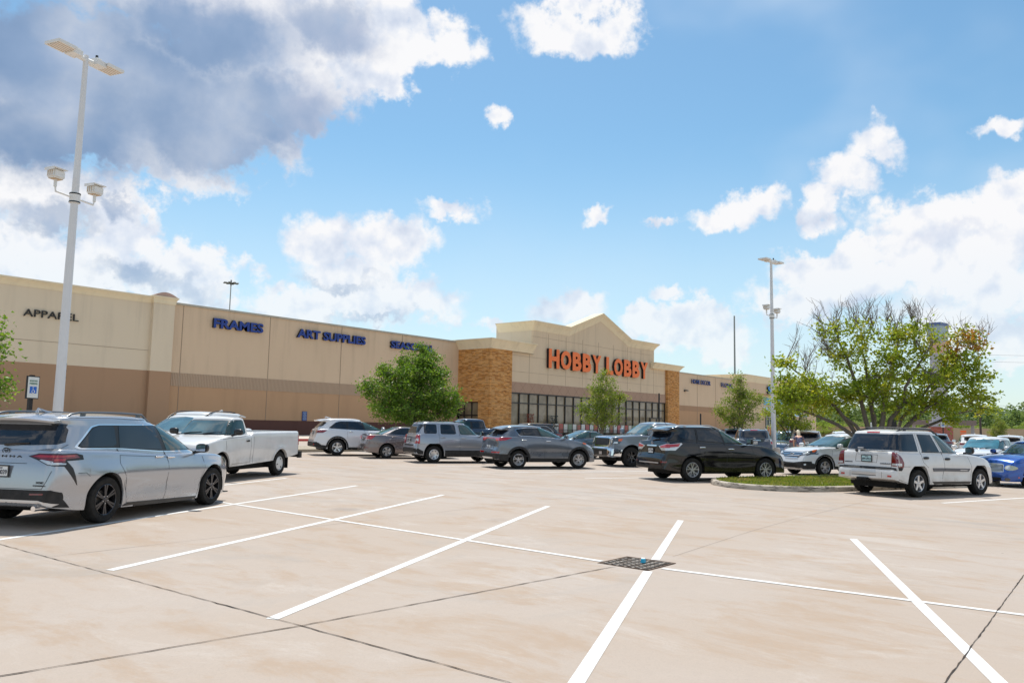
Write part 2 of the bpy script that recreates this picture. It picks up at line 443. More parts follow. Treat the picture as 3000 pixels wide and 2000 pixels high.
# painted stall lines: herringbone rows
bm = bmesh.new()
sl = math.tan(R(23.2))
def stall(x0, y0, x1, off=0, w=.115): strip(bm, (x0, y0), (x1, y0+(x1-x0)*sl), w)
for k in range(-3, 8):
    y0 = 3.02 + 3.13*k
    if k == 0: stall(4.25, y0, 8.78); stall(9.58, y0+(9.58-4.25)*sl, 13.9)
    elif k == 3: stall(-1.2, y0-(4.15+1.2)*sl, 13.9)
    else: stall(4.25 if k < 3 else 3.2, y0 if k < 3 else y0-.95*sl, 13.9)
for (a, c) in (((22.79, 4.41), (33.5, 1.0)), ((21.9, 14.72), (28.5, 11.9)), ((22.2, 17.95), (28.6, 15.2)), ((22.3, 21.9), (28.7, 19.2)), ((22.4, 25.4), (28.8, 22.7)), ((22.4, 28.9), (28.8, 26.2)), ((22.8, 1.1), (33.5, -2.4)), ((34, 7.2), (28.9, 9.5)), ((40, 1.9), (28.9, 6.2))):
    strip(bm, a, c, .115)
structure(obj('parking_lines', bm, LINE))
bm = bmesh.new()
for a, c in (((9.0, 15.2), (8.95, 5.74)), ((9.08, 4.93), (9.5, 1.15)), ((9.5, 1.15), (9.7, -8)), ((9.0, 15.2), (9.1, 30))): strip(bm, a, c, .095, .0050)
structure(obj('centre_line', bm, LINE))
# concrete joints
rnd = random.Random(3)
bm = bmesh.new()
def crack(pts, w, seg=.12, wob=.006, dz=.0066):
    for a, c in zip(pts, pts[1:]):
        L_ = (Vector(c)-Vector(a)).length
        strip(bm, a, c, w, dz, wob=wob, n=max(1, int(L_/seg)), rnd=rnd)
crack([(4.03, 18), (4.03, 11.98), (4.29, 5.78), (4.38, 3.55), (4.4, -3)], .014)
crack([(-4, 6.5), (2.12, 6.1), (4.29, 5.78)], .017)
crack([(4.29, 5.78), (8.75, 5.41)], .016)
crack([(12.15, 1.45), (6.53, 1.29), (2, 1.2)], .012, wob=.004)
structure(obj('expansion_joint', bm, CRACK))
bm = bmesh.new()
def seam(pts, w=.009): crack(pts, w, .6, .003, .0018)
seam([(9.99, 5.27), (13.5, 5.6), (16.12, 5.75), (22, 5.9)], .012)
seam([(16.0, 20), (15.7, 8.5), (16.04, 4.0), (16.22, 1.9), (16.3, -6)])
seam([(4.1, 10.6), (16, 11.2), (30, 11.6)]); seam([(4.1, 15.2), (14, 15.9), (40, 16.4)]); seam([(5, 20), (40, 21)]); seam([(5, 25), (24, 25.6)])
seam([(20.5, -5), (20.2, 33)]); seam([(12.2, 14), (12.3, 33)]); seam([(9.05, 15), (8.9, 5.7)], .01); seam([(12.15, 1.45), (24, 1.7)])
seam([(28.5, -5), (28.5, 34)]); seam([(0, 28), (24, 29.4)])
structure(obj('saw_cut', bm, SEAM))
# storm drain
IRON = nmat('cast_iron', lambda nb, oc, geo, pr: (nb.put(pr.inputs['Base Color'], nb.mix(nb.sstep(nb.noise(geo, 9, 5, .65), .40, .62), (.40, .35, .30), (.17, .12, .085)))), rough=.7)
HOLE = mat('pit_dark', (.006, .005, .005), .95)
t = thing('storm_drain', 'square iron storm drain grate set in the concrete at the crossing of the painted lines', 'drain grate', (9.17, 5.345, gz(5.345)))
bm = bmesh.new()
S_ = .345
box(bm, (0, 0, -.42), (S_*2, S_*2, .04))
for s in (-1, 1):
    box(bm, (s*(S_+.015), 0, -.225), (.03, S_*2+.06, .43)); box(bm, (0, s*(S_+.015), -.225), (S_*2, .03, .43))
obj('pit', bm, mat('pit_wall', (.03, .025, .02), .95), t)
bm = bmesh.new()
for i in range(8):
    p = -S_ + i*(2*S_/7)
    box(bm, (p*.985, 0, -.004), (.017, 2*S_-.005, .012))
for i in range(7):
    p = -S_ + i*(2*S_/6)
    box(bm, (0, p*.985, -.005), (2*S_-.005, .017, .012))
obj('grate', bm, IRON, t)
bm = bmesh.new()
for s in (-1, 1):
    box(bm, (s*(S_+.012), 0, .004), (.02, 2*S_+.044, .006)); box(bm, (0, s*(S_+.012), .0042), (2*S_+.004, .02, .006))
obj('frame', bm, mat('rust', (.09, .05, .03), .9), t)
t = thing('litter_carton', 'small crushed blue and white carton lying on the drain grate', 'litter', (9.22, 5.28, gz(5.28)+.007), R(12))
bm = bmesh.new(); box(bm, (0, 0, .03), (.085, .05, .045), taper=.8); box(bm, (.02, .01, .0565), (.06, .045, .006), rz=.3, mi=1)
o = obj('carton', bm, [mat('carton_blue', (.02, .42, .62), .5), mat('carton_white', (.85, .85, .85), .5)], t)
# island with kerb and grass
t1 = [(24.6, 11.5), (23.3, 11.0), (22.62, 10.25), (22.38, 9.55), (22.45, 8.85), (22.8, 8.15), (23.5, 7.62), (24.6, 7.15), (33.6, 3.65), (34.9, 7.35), (31.5, 9.0), (27.8, 10.3)]
t1 = chaikin(t1, 2)
cx = sum(p[0] for p in t1)/len(t1); cy = sum(p[1] for p in t1)/len(t1)
def inset(poly, d):
    n = len(poly); out = []
    for i in range(n):
        a = Vector(poly[i-1]); p = Vector(poly[i]); c = Vector(poly[(i+1) % n])
        tt = (c-a).normalized(); nn = Vector((-tt.y, tt.x))
        if nn.dot(Vector((cx, cy))-p) < 0: nn = -nn
        q = p+nn*d; out.append((q.x, q.y))
    return out
bm = bmesh.new()
prof = [(0, -.02), (.0, .10), (.02, .135), (.05, .15), (.17, .15), (.175, .10)]
rings = []
for d, z in prof:
    q = inset(t1, d); rings.append([bm.verts.new((p[0], p[1], gz(p[1])+z)) for p in q])
for a, c in zip(rings, rings[1:]):
    for i in range(len(a)): bm.faces.new((a[i], a[(i+1) % len(a)], c[(i+1) % len(a)], c[i]))
structure(obj('island_kerb', bm, KERB, smooth=40))
SOIL = nmat('turf_soil', lambda nb, oc, geo, pr: nb.put(pr.inputs['Base Color'], nb.mix(nb.noise(geo, 3, 5, .6), (.10, .13, .03), (.18, .15, .07))), rough=.95)
bm = bmesh.new()
q = inset(t1, .172)
f = bm.faces.new([bm.verts.new((p[0], p[1], gz(p[1])+.135)) for p in q])
bmesh.ops.triangulate(bm, faces=[f])
structure(obj('island_soil', bm, SOIL))
# grass blades on the island
def inside(p, poly):
    r = False; n = len(poly)
    for i in range(n):
        a, c = poly[i], poly[i-1]
        if (a[1] > p[1]) != (c[1] > p[1]) and p[0] < (c[0]-a[0])*(p[1]-a[1])/(c[1]-a[1])+a[0]: r = not r
    return r
def m_leaf(c1, c2, c3, sc=1.3, rough=.55, trans=.45):
    def f(nb, oc, geo, pr):
        ri = nb.n('ShaderNodeNewGeometry').outputs['Random Per Island']
        c = nb.mix(ri, c1, c2)
        c = nb.mix(nb.sstep(nb.noise(geo, sc, 4, .6), .48, .68), c, c3)
        nb.put(pr.inputs['Base Color'], c)
        tr = nb.n('ShaderNodeBsdfTranslucent'); nb.put(tr.inputs[0], nb.mix(.5, c, nb.mix(1.0, c, (1.7, 1.6, .6), 'MULTIPLY')))
        mx = nb.n('ShaderNodeMixShader'); mx.inputs[0].default_value = trans
        nb.nt.links.new(pr.outputs[0], mx.inputs[1]); nb.nt.links.new(tr.outputs[0], mx.inputs[2])
        out = [x for x in nb.nt.nodes if x.type == 'OUTPUT_MATERIAL'][0]
        nb.nt.links.new(mx.outputs[0], out.inputs[0])
    return f
GRASS = nmat('grass_blades', m_leaf((.13, .20, .025), (.25, .28, .045), (.36, .30, .10), 1.1), rough=.6)
rnd = random.Random(5)
vs, fs = [], []
xs_ = [p[0] for p in q]; ys_ = [p[1] for p in q]
for _ in range(26000):
    x = rnd.uniform(min(xs_), max(xs_)); y = rnd.uniform(min(ys_), max(ys_))
    if not inside((x, y), q): continue
    a = rnd.uniform(0, 6.283); h = rnd.uniform(.03, .085); w = .018
    dx, dy = math.cos(a)*w, math.sin(a)*w; lx, ly = rnd.uniform(-.03, .03), rnd.uniform(-.03, .03)
    z = gz(y)+.134; k = len(vs)
    vs += [(x-dx, y-dy, z), (x+dx, y+dy, z), (x+lx, y+ly, z+h)]; fs.append((k, k+1, k+2))
me = bpy.data.meshes.new('grass'); me.from_pydata(vs, [], fs)
o = link('grass', me, GRASS); o['kind'] = 'stuff'; o['label'] = 'short green and yellow grass growing on the kerbed island'; 
# far kerb island at the end of the row, sidewalk and red fire-lane kerb
bm = bmesh.new()
for (x0, x1, y0, y1) in ((10, 46, 33.6, 37.6),):
    prism(bm, chaikin([(x0, y0), (x1, y0), (x1, y1), (x0, y1)], 2, q=.06), 0, 1)
    for v_ in bm.verts: v_.co.z = gz(v_.co.y) + (.15 if v_.co.z > .5 else -.02)
structure(obj('median_kerb', bm, nmat('median_concrete', lambda nb, oc, geo, pr: nb.put(pr.inputs['Base Color'], nb.mix(nb.noise(nb.v('MULTIPLY', geo, (1, 1, 4)), 2, 5, .6), (.40, .34, .26), (.26, .22, .16))), rough=.9)))
bm = bmesh.new()
prism(bm, [(-60, 49), (108, 49), (108, 60.5), (-60, 60.5)], 0, 1)
for v_ in bm.verts: v_.co.z = gz(v_.co.y) + (.15 if v_.co.z > .5 else -.02)
structure(obj('sidewalk', bm, WALK))
bm = bmesh.new()
prism(bm, [(108.02, 49), (200, 49), (200, 60.5), (108.02, 60.5)], 0, 1)
for v_ in bm.verts: v_.co.z = gz(v_.co.y) + (.15 if v_.co.z > .5 else -.02)
structure(obj('sidewalk', bm, WALK))
bm = bmesh.new()
box(bm, (24, 48.93, gz(49)+.075), (168, .12, .20)); 
structure(obj('red_kerb', bm, REDP))

# ================================================================ STORE
YW = 60.0
def stucco(name, c1, c2):
    def f(nb, oc, geo, pr):
        s = nb.n('ShaderNodeSeparateXYZ'); nb.put(s.inputs[0], geo)
        st = nb.noise(nb.v('MULTIPLY', geo, (1.0, 1.0, .12)), .9, 6, .6)
        c = nb.mix(nb.noise(geo, .25, 5, .6), c1, c2)
        c = nb.mix(nb.m('MULTIPLY', nb.sstep(st, .50, .72), .30), c, tuple(x*.66 for x in c1))
        c = nb.mix(nb.m('MULTIPLY', nb.noise(geo, 22, 3, .6), .16), c, tuple(x*.6 for x in c1))
        rn = nb.m('MULTIPLY', nb.sstep(nb.noise(nb.v('MULTIPLY', geo, (1.3, 1.3, .05)), 1.0, 5, .65), .50, .68), nb.sstep(s.outputs[2], 6.5, 10.6))
        c = nb.mix(nb.m('MULTIPLY', rn, .24), c, tuple(x*.5 for x in c1))
        nb.put(pr.inputs['Base Color'], c)
        bump(nb, pr, nb.noise(geo, 18, 4, .6), .2, .02)
    return nmat(name, f, rough=.92, spec=.25)
CREAM = stucco('cream_stucco', (.76, .645, .485), (.69, .575, .425))
SAND = stucco('sand_stucco', (.72, .545, .38), (.655, .49, .335))
BROWN = stucco('brown_stucco', (.44, .275, .17), (.385, .24, .145))
TAN = stucco('tan_panel', (.54, .335, .195), (.48, .295, .17))
MAROON = stucco('maroon_base', (.135, .065, .052), (.11, .052, .042))
CORN = stucco('cornice_cream', (.86, .74, .53), (.78, .665, .46))
CAPM = stucco('coping_metal', (.45, .42, .35), (.5, .46, .38))
PINK = stucco('pinkish_band', (.46, .31, .225), (.41, .275, .195))
JOINT = mat('panel_joint', (.33, .26, .195), .9)
def m_rib(nb, oc, geo, pr):
    w = nb.n('ShaderNodeTexWave', wave_type='BANDS', bands_direction='X'); nb.put(w.inputs[0], geo)
    w.inputs['Scale'].default_value = 2.3; w.inputs['Distortion'].default_value = .4; w.inputs['Detail'].default_value = 2
    c = nb.mix(w.outputs['Fac'], (.37, .25, .165), (.52, .38, .265))
    nb.put(pr.inputs['Base Color'], c); bump(nb, pr, w.outputs['Fac'], .7, .05)
RIB = nmat('ribbed_band', m_rib, rough=.9)
def m_stone(nb, oc, geo, pr):
    s = nb.n('ShaderNodeSeparateXYZ'); nb.put(s.inputs[0], geo)
    u = nb.m('ADD', s.outputs[0], nb.m('MULTIPLY', s.outputs[1], 1.0))
    cb = nb.n('ShaderNodeCombineXYZ'); nb.put(cb.inputs[0], u); nb.put(cb.inputs[1], s.outputs[2])
    br = nb.n('ShaderNodeTexBrick'); nb.put(br.inputs['Vector'], nb.v('ADD', cb.outputs[0], nb.v('SCALE', nb.noise(geo, 1.7, 3, .6, col=True), .12)))
    br.inputs['Scale'].default_value = 1.0; br.inputs['Brick Width'].default_value = .42; br.inputs['Row Height'].default_value = .10
    br.inputs['Mortar Size'].default_value = .012; br.inputs['Mortar Smooth'].default_value = .2; br.inputs['Bias'].default_value = .1
    br.inputs['Color1'].default_value = (.92, .42, .095, 1); br.inputs['Color2'].default_value = (.44, .155, .03, 1); br.inputs['Mortar'].default_value = (.20, .09, .035, 1)
    sc = nb.v('MULTIPLY', cb.outputs[0], (2.0, 8.0, 1))
    wn = nb.n('ShaderNodeTexWhiteNoise', noise_dimensions='2D'); nb.put(wn.inputs['Vector'], nb.v('FLOOR', sc))
    c = nb.mix(nb.m('MULTIPLY', wn.outputs['Value'], .55), br.outputs['Color'], (.90, .54, .22))
    c = nb.mix(nb.m('MULTIPLY', nb.sstep(nb.noise(nb.v('MULTIPLY', cb.outputs[0], (1, 4, 1)), 1.9, 3, .7), .55, .7), .7), c, (.30, .13, .05))
    nb.put(pr.inputs['Base Color'], c)
    bump(nb, pr, nb.m('SUBTRACT', wn.outputs['Value'], br.outputs['Fac']), .9, .06)
STONE = nmat('ledge_stone', m_stone, rough=.9)
FRAME = mat('storefront_frame', (.015, .013, .012), .4)
def m_store(nb, oc, geo, pr):
    d = nb.noise(geo, .45, 4, .55)
    nb.put(pr.inputs['Base Color'], nb.mix(nb.sstep(d, .35, .65), (.16, .125, .075), (.34, .275, .185)))  # tan reflections and lit interior painted into the glass colour
SGL = nmat('storefront_glass', m_store, rough=.05, ior=1.6)
def slab(name, x0, x1, y0, y1, z0, z1, m, parent):
    bm = bmesh.new(); box(bm, ((x0+x1)/2, (y0+y1)/2, (z0+z1)/2), (x1-x0, y1-y0, z1-z0)); return obj(name, bm, m, parent)
store = thing('store_building', 'long single-storey beige retail store with gabled entrance and stone towers behind the parked cars', 'store building')
XL, XR = -38.0, 137.0
DEP = 46.0
# main walls in horizontal courses (butted, trim proud)
slab('wainscot', XL, 64.0, YW-.03, YW+.3, 0.0, 1.76, MAROON, store)
slab('lower_wall', XL, 64.0, YW, YW+.3, 1.76, 4.29, TAN, store)
slab('left_lower_wall', XL, 29.25, YW-.045, YW, 1.76, 5.36, BROWN, store)['label'] = 'darker brown lower wall left of the pilaster'
slab('ribbed_band', 30.95, 64.0, YW-.025, YW+.3, 4.29, 5.33, RIB, store)
slab('upper_wall', 29.25, 64.0, YW, YW+.3, 5.33, 10.72, SAND, store)
slab('upper_wall', XL, 29.25, YW-.05, YW+.3, 5.36, 10.55, CREAM, store)['label'] = 'paler cream upper wall left of the pilaster'
slab('upper_wall', 107.0, XR, YW, YW+.3, 5.5, 10.72, SAND, store)
slab('lower_wall', 107.0, XR, YW, YW+.3, 1.76, 4.64, TAN, store)
slab('wall_band', 107.0, XR, YW-.02, YW+.3, 4.64, 5.5, BROWN, store)
slab('wainscot', 107.0, XR, YW-.03, YW+.3, 0, 1.76, MAROON, store)
slab('coping', 31.0, 63.4, YW-.10, YW+.4, 10.72, 10.88, CAPM, store)
slab('coping', 107.3, XR, YW-.10, YW+.4, 10.72, 10.88, CAPM, store)
slab('side_wall', XL, XL+.3, YW+.3, YW+DEP, 0, 10.7, SAND, store)
slab('side_wall', XR-.3, XR, YW+.3, YW+DEP, 0, 10.7, SAND, store)
slab('back_wall', XL, XR, YW+DEP, YW+DEP+.3, 0, 10.7, SAND, store)
slab('roof', XL+.3, XR-.3, YW+.3, YW+DEP, 9.6, 9.8, mat('roof_membrane', (.6, .6, .58), .8), store)
def cornice(name, path, zb, zt, out, parent, closed=False, m=CORN, inn=.15, capt=.12):
    """flared cornice along xy path (list); outward normals given by left side of travel being inside"""
    bm = bmesh.new()
    n = len(path); rows = []
    nr = []
    for i in range(n):
        ds = []
        if i > 0: ds.append((Vector(path[i])-Vector(path[i-1])).normalized())
        if i < n-1: ds.append((Vector(path[i+1])-Vector(path[i])).normalized())
        ns = [Vector((d.y, -d.x)) for d in ds]
        s = sum(ns, Vector((0, 0)))
        s = s/ (s.length_squared/len(ns)) if len(ns) > 1 else s
        nr.append(s)
    for i in range(n):
        p = Vector(path[i]); o_ = nr[i]
        row = []
        for d, z in ((-inn, zb), (.04, zb), (.05, zb+.10), (out*.45, zb+(zt-zb)*.45), (out*.9, zt-capt-.02), (out, zt-capt), (out+.04, zt-capt+.01), (out+.04, zt), (-inn, zt)):
            q = p+o_*d; row.append(bm.verts.new((q.x, q.y, z)))
        rows.append(row)
    for a, c in zip(rows, rows[1:]):
        for k in range(len(a)): bm.faces.new((a[k], a[(k+1) % len(a)], c[(k+1) % len(a)], c[k]))
    bm.faces.new(rows[0]); bm.faces.new(rows[-1])
    return obj(name, bm, m, parent)
cornice('cornice', [(XL, YW-.05), (29.3, YW-.05)], 10.55, 11.08, .30, store)
# pilaster
bm = bmesh.new(); box(bm, (30.1, YW-.12, 8.0), (1.7, .50, 5.3)); obj('pilaster', bm, CREAM, store)
bm = bmesh.new(); box(bm, (30.1, YW-.12, 2.675), (1.7, .50, 5.35)); obj('pilaster_base', bm, BROWN, store)
cornice('pilaster_cap', [(29.25, YW+.1), (29.25, YW-.37), (30.95, YW-.37), (30.95, YW+.1)], 10.6, 11.15, .16, store, inn=.8)
bm = bmesh.new()
pr_ = [(-1.0+2.0*i/12, .34*math.sin(math.pi*i/12)) for i in range(13)]
a = [bm.verts.new((30.1+x, YW-.5, 11.15+z)) for x, z in pr_]; c = [bm.verts.new((30.1+x*.8, YW+.6, 11.15+z)) for x, z in pr_]
for i in range(12): bm.faces.new((a[i], a[i+1], c[i+1], c[i]))
bm.faces.new(a); bm.faces.new(c); bm.faces.new((a[0], a[-1], c[-1], c[0]))
obj('pilaster_dome', bm, stucco('dome_clay', (.55, .38, .31), (.5, .34, .28)), store)
# panel joints
bm = bmesh.new()
bm.free()
for cc, ss in [((x, YW-.004, 6.24), (.03, .06, 8.95)) for x in (31.85, 39.85, 47.7, 55.5)]+[((x, YW-.052, 3.56), (.03, .02, 3.58)) for x in (6, 18.5, 13.0)]+[((x, YW-.004, 6.2), (.04, .06, 8.95)) for x in (115.5, 122.6, 129.7)]+[((-4, YW-.054, 6.9), (66.4, .02, .03))]:
    bm = bmesh.new(); box(bm, cc, ss); obj('panel_joint', bm, JOINT, store)
# ---- stone towers and entrance block
YT, YF = 55.26, 55.66
tw = slab('stone_tower', 64.0, 67.63, YT, 56.94, 0, 9.94, STONE, store)
slab('stone_tower', 64.0, 64.5, 56.94, 60, 4.2, 9.94, STONE, store)
slab('stone_tower', 103.43, 107.0, YT, 60.2, 0, 10.17, STONE, store)
slab('side_glazing', 64.25, 64.35, 56.94, 60, .45, 4.2, SGL, store)
bm = bmesh.new()
for y in (57.0, 58.0, 59.1, 59.95): box(bm, (64.2, y, 2.3), (.12, .1, 3.8))
box(bm, (64.2, 58.45, 2.75), (.14, 3.0, .12)); box(bm, (64.2, 58.45, 4.15), (.14, 3.0, .12))
obj('side_frame', bm, FRAME, store)
cornice('tower_cornice', [(64.0, 60.6), (64.0, YT), (71.35, YT)], 9.94, 10.98, .62, store, inn=.3)
slab('tower_roof', 64.1, 71.9, YT+.2, 60.2, 9.9, 9.93, CAPM, store)
cornice('tower_cornice', [(98.9, YT), (107.0, YT), (107.0, 60.6)], 10.17, 10.98, .55, store, inn=.3)
# facade wall with gable profile
bm = bmesh.new()
pf = [(67.63, 5.38+1.17), (103.43, 6.6), (103.43, 10.2), (100.1, 10.3), (100.1, 13.0), (93.0, 13.0), (86.0, 15.7), (78.8, 13.05), (71.9, 13.05), (71.9, 10.0), (67.63, 10.0)]
a = [bm.verts.new((x, YF, z)) for x, z in pf]; c = [bm.verts.new((x, YF+.3, z)) for x, z in pf]
f1 = bm.faces.new(a); f2 = bm.faces.new(c)
for i in range(len(a)): bm.faces.new((a[i], a[(i+1) % len(a)], c[(i+1) % len(a)], c[i]))
bmesh.ops.triangulate(bm, faces=[f1, f2])
obj('entrance_wall', bm, stucco('entrance_stucco', (.73, .58, .41), (.67, .53, .37)), store)
slab('gable_side_wall', 71.9, 72.2, YF+.3, 61.0, 9.9, 13.05, CREAM, store)
slab('gable_side_wall', 99.8, 100.1, YF+.3, 61.0, 9.9, 13.05, CREAM, store)
# gable cornice following the profile
bm = bmesh.new()
lo = [(71.9, 12.71), (79.05, 12.75), (86.1, 15.35), (93.1, 12.66), (100.1, 12.74)]
hi = [(71.35, 13.77), (78.56, 13.78), (85.85, 16.35), (92.95, 13.66), (100.7, 13.70)]
rows = []
for (xl, zl), (xh, zh) in zip(lo, hi):
    rows.append([bm.verts.new(v_) for v_ in ((xl, YF-.03, zl), (xl, YF-.08, zl+.12), ((xl+xh)/2, YF-.28, (zl+zh)/2), (xh, YF-.58, zh-.15), (xh, YF-.63, zh-.12), (xh, YF-.63, zh), (xh, YF+.9, zh), (xl, YF+.28, zl))])
for a, c in zip(rows, rows[1:]):
    for k in range(8): bm.faces.new((a[k], a[(k+1) % 8], c[(k+1) % 8], c[k]))
bm.faces.new(rows[0]); bm.faces.new(rows[-1])
obj('gable_cornice', bm, CORN, store)
cornice('gable_side_cornice', [(71.9, 61.0), (71.9, YF-.02)], 12.71, 13.77, .56, store, inn=.25)
cornice('gable_side_cornice', [(100.1, YF-.02), (100.1, 61.0)], 12.74, 13.70, .56, store, inn=.25)
slab('gable_back', 71.9, 100.1, 61, 61.3, 9.6, 13.6, CREAM, store)
bm = bmesh.new()
for z in (7.75, 9.55, 12.0): box(bm, (85.5, YF-.003, z), (35.7 if z < 10 else 27.9, .03, .02))
for i, x in enumerate([71.2, 74.8, 78.4, 82, 85.6, 89.2, 92.8, 96.4, 100.0]): box(bm, (x, YF-.0035, 9.6 if 72 < x < 99 else 8.3), (.02, .03, 5.9 if 72 < x < 99 else 3.4))
obj('entrance_joints', bm, JOINT, store)
slab('diamond_band', 67.63, 103.43, YF-.04, YF+.3, 5.40, 6.57, PINK, store)
bm = bmesh.new()
def bar2(bm, a, c, y, w, d=.02, m=0):
    a = Vector((a[0], 0, a[1])); c = Vector((c[0], 0, c[1])); t_ = (c-a).normalized(); n_ = Vector((-t_.z, 0, t_.x))*w/2
    q = [a+n_, c+n_, c-n_, a-n_]
    f_ = [bm.verts.new((p.x, y-d, p.z)) for p in q]; k_ = [bm.verts.new((p.x, y, p.z)) for p in q]
    bm.faces.new(f_); bm.faces.new(k_)
    for i in range(4): bm.faces.new((f_[i], f_[(i+1) % 4], k_[(i+1) % 4], k_[i]))
x = 67.7
while x < 102.2:
    bar2(bm, (x, 6.56), (x+1.16, 5.41), YF-.038, .03, .004); bar2(bm, (x, 5.41), (x+1.16, 6.56), YF-.038, .03, .007); x += 1.77
obj('diamond_joints', bm, mat('diamond_joint', (.28, .17, .12), .9), store)
# storefront
slab('storefront_glass', 67.63, 103.43, YF+.1, YF+.14, .5, 5.4, SGL, store)
bm = bmesh.new()
x = 67.75; mull = []
while x < 103.4: mull.append(x); x += 1.775
for x in mull: box(bm, (x, YF+.04, 2.9), (.13, .16, 4.9))
box(bm, (85.5, YF+.035, 5.33), (35.7, .15, .16)); box(bm, (85.5, YF+.035, 4.24), (35.7, .14, .11)); box(bm, (85.5, YF+.035, 1.3), (35.7, .14, .07)); box(bm, (85.5, YF+.035, .6), (35.7, .14, .12))
obj('storefront_mullions', bm, FRAME, store)
d_ = slab('door', 98.9, 102.4, YF-.06, YF+.02, .5, 3.2, FRAME, store)
bm = bmesh.new()
for xx in (99.75, 101.55): box(bm, (xx, YF-.08, 2.4), (1.25, .04, 1.3)); box(bm, (xx, YF-.08, 1.05), (1.25, .04, .9))
obj('door_pane', bm, SGL, d_)
def place_text(name, s, x, z, w, h, y, m, side, label, ext=.16, offset=.02, cat='sign', group=None, spacing=1.0):
    r = text_obj(name, s, w, h, m, None, ext, offset, side, spacing)
    r.location = (x, y, z)
    # depth normalise: letters stand off the wall
    return tag(r, label, cat, group)
BLUE = mat('sign_blue', (.008, .04, .25), .4)
BLK2 = mat('letter_return_black', (.008, .008, .012), .5)
ORG = mat('sign_orange', (.88, .17, .02), .4)
grp = 'blue department signs along the store wall'
place_text('wall_sign', 'FRAMES', 34.38, 9.20, 4.66, .82, YW-.14, BLUE, BLK2, 'blue channel letters reading FRAMES on the beige wall right of the pilaster', .12, .035, group=grp)
place_text('wall_sign', 'ART SUPPLIES', 42.55, 9.22, 7.93, .80, YW-.14, BLUE, BLK2, 'blue channel letters reading ART SUPPLIES in the middle of the beige wall', .12, .035, group=grp)
place_text('wall_sign', 'SEASONAL', 53.8, 9.25, 6.15, .76, YW-.14, BLUE, BLK2, 'blue channel letters reading SEASONAL, partly hidden by the round tree', .12, .035, group=grp)
place_text('wall_sign', 'S', 114.9, 9.2, .6, .75, YW-.14, BLUE, BLK2, 'single blue letter S just right of the far stone tower', .12, .035, group=grp)
place_text('wall_sign', 'HOME DECOR', 120.16, 9.2, 7.1, .75, YW-.2, BLUE, BLK2, 'blue channel letters reading HOME DECOR right of the entrance', .05, .012, group=grp)
place_text('wall_sign', 'FLORAL', 131.6, 9.2, 5.0, .75, YW-.2, BLUE, BLK2, 'blue channel letters reading FLORAL, half hidden by a small tree', .05, .012, group=grp)
place_text('wall_sign', 'APPAREL', 20.38, 8.52, 3.58, .50, YW-.13, mat('sign_black', (.02, .017, .015), .5), BLK2, 'thin black letters reading APPAREL on the cream wall behind the near light pole', .05, .0)
# main sign: each letter a part
hl = thing('entrance_sign', 'huge orange channel letters with black sides over the store entrance', 'sign', (74.45, YF-.22, 8.53))
LW = {'H': 2.2, 'O': 2.25, 'B': 2.0, 'Y': 2.1, 'L': 1.75, ' ': .85}
x = 0
word = 'HOBBY LOBBY'
tot = sum(LW[c] for c in word); ks = 23.55/tot
for ch in word:
    w_ = LW[ch]*ks
    if ch != ' ':
        o = text_obj('letter', ch, w_*.88, 2.28, ORG, hl, .0265, .046, BLK2)
        for v_ in o.data.vertices: v_.co.y *= 6
        o.location = (x, 0, 0)
    x += w_
# blue notice on wall
t = thing('wall_notice', 'narrow dark blue notice board on the tan wall above the maroon base', 'notice', (43.6, YW-.045, 1.78))
bm = bmesh.new(); box(bm, (.25, -.02, .42), (.5, .04, .84)); obj('board', bm, mat('notice_blue', (.02, .06, .22), .5), t)
bm = bmesh.new()
for i in range(9): box(bm, (.25, -.042, .08+i*.085), (.38 if i % 3 else .26, .008, .028))
obj('lettering', bm, mat('notice_text', (.35, .45, .62), .5), t)
t = thing('security_light', 'small black arm light on the beige wall beneath the HOME DECOR letters', 'wall light', (117.9, YW-.04, 7.9))
bm = bmesh.new(); box(bm, (0, -.02, 0), (.3, .08, .3)); box(bm, (.3, -.25, .05), (.7, .5, .16), taper=.6); obj('lamp_body', bm, BLK, t)
# goods and boards behind/at the shop front
rnd = random.Random(11)
cols = [(.7, .7, .66), (.55, .12, .10), (.62, .60, .52), (.25, .32, .22), (.72, .68, .6), (.30, .20, .14), (.75, .74, .7), (.5, .16, .16)]
x = 75.5; i = 0
while x < 94.5:
    t = thing('poster_board', 'printed sale board of the row standing before the shop window', 'sign board', (x, YF-.55, gz(55)+.15), 0, 'sale boards standing in front of the shop windows')
    c_ = cols[i % 8]
    bm = bmesh.new(); box(bm, (.4, 0, 1.05), (.74, .03, 1.0)); obj('board', bm, mat('board%d' % (i % 8), c_, .7), t)
    bm = bmesh.new()
    for k in range(3): box(bm, (.4, -.018, .75+.28*k), (rnd.uniform(.3, .6), .006, .12))
    obj('print', bm, mat('boardprint%d' % ((i*3) % 8), cols[(i*3+2) % 8], .7), t)
    bm = bmesh.new(); box(bm, (.08, .02, .27), (.04, .04, .54)); box(bm, (.72, .02, .27), (.04, .04, .54)); box(bm, (.4, .02, .5), (.6, .03, .03)); obj('stand', bm, FRAME, t)
    x += .93; i += 1
rail = thing('cart_rail', 'low black metal railing in front of the shop windows', 'railing', (75, YF-1.2, gz(54)+.15), 0)
bm = bmesh.new()
for k in range(90): box(bm, (k*.24, 0, .45), (.03, .03, .9))
for z in (.1, .9): box(bm, (10.7, 0, z), (21.5, .05, .05))
obj('bars', bm, FRAME, rail)
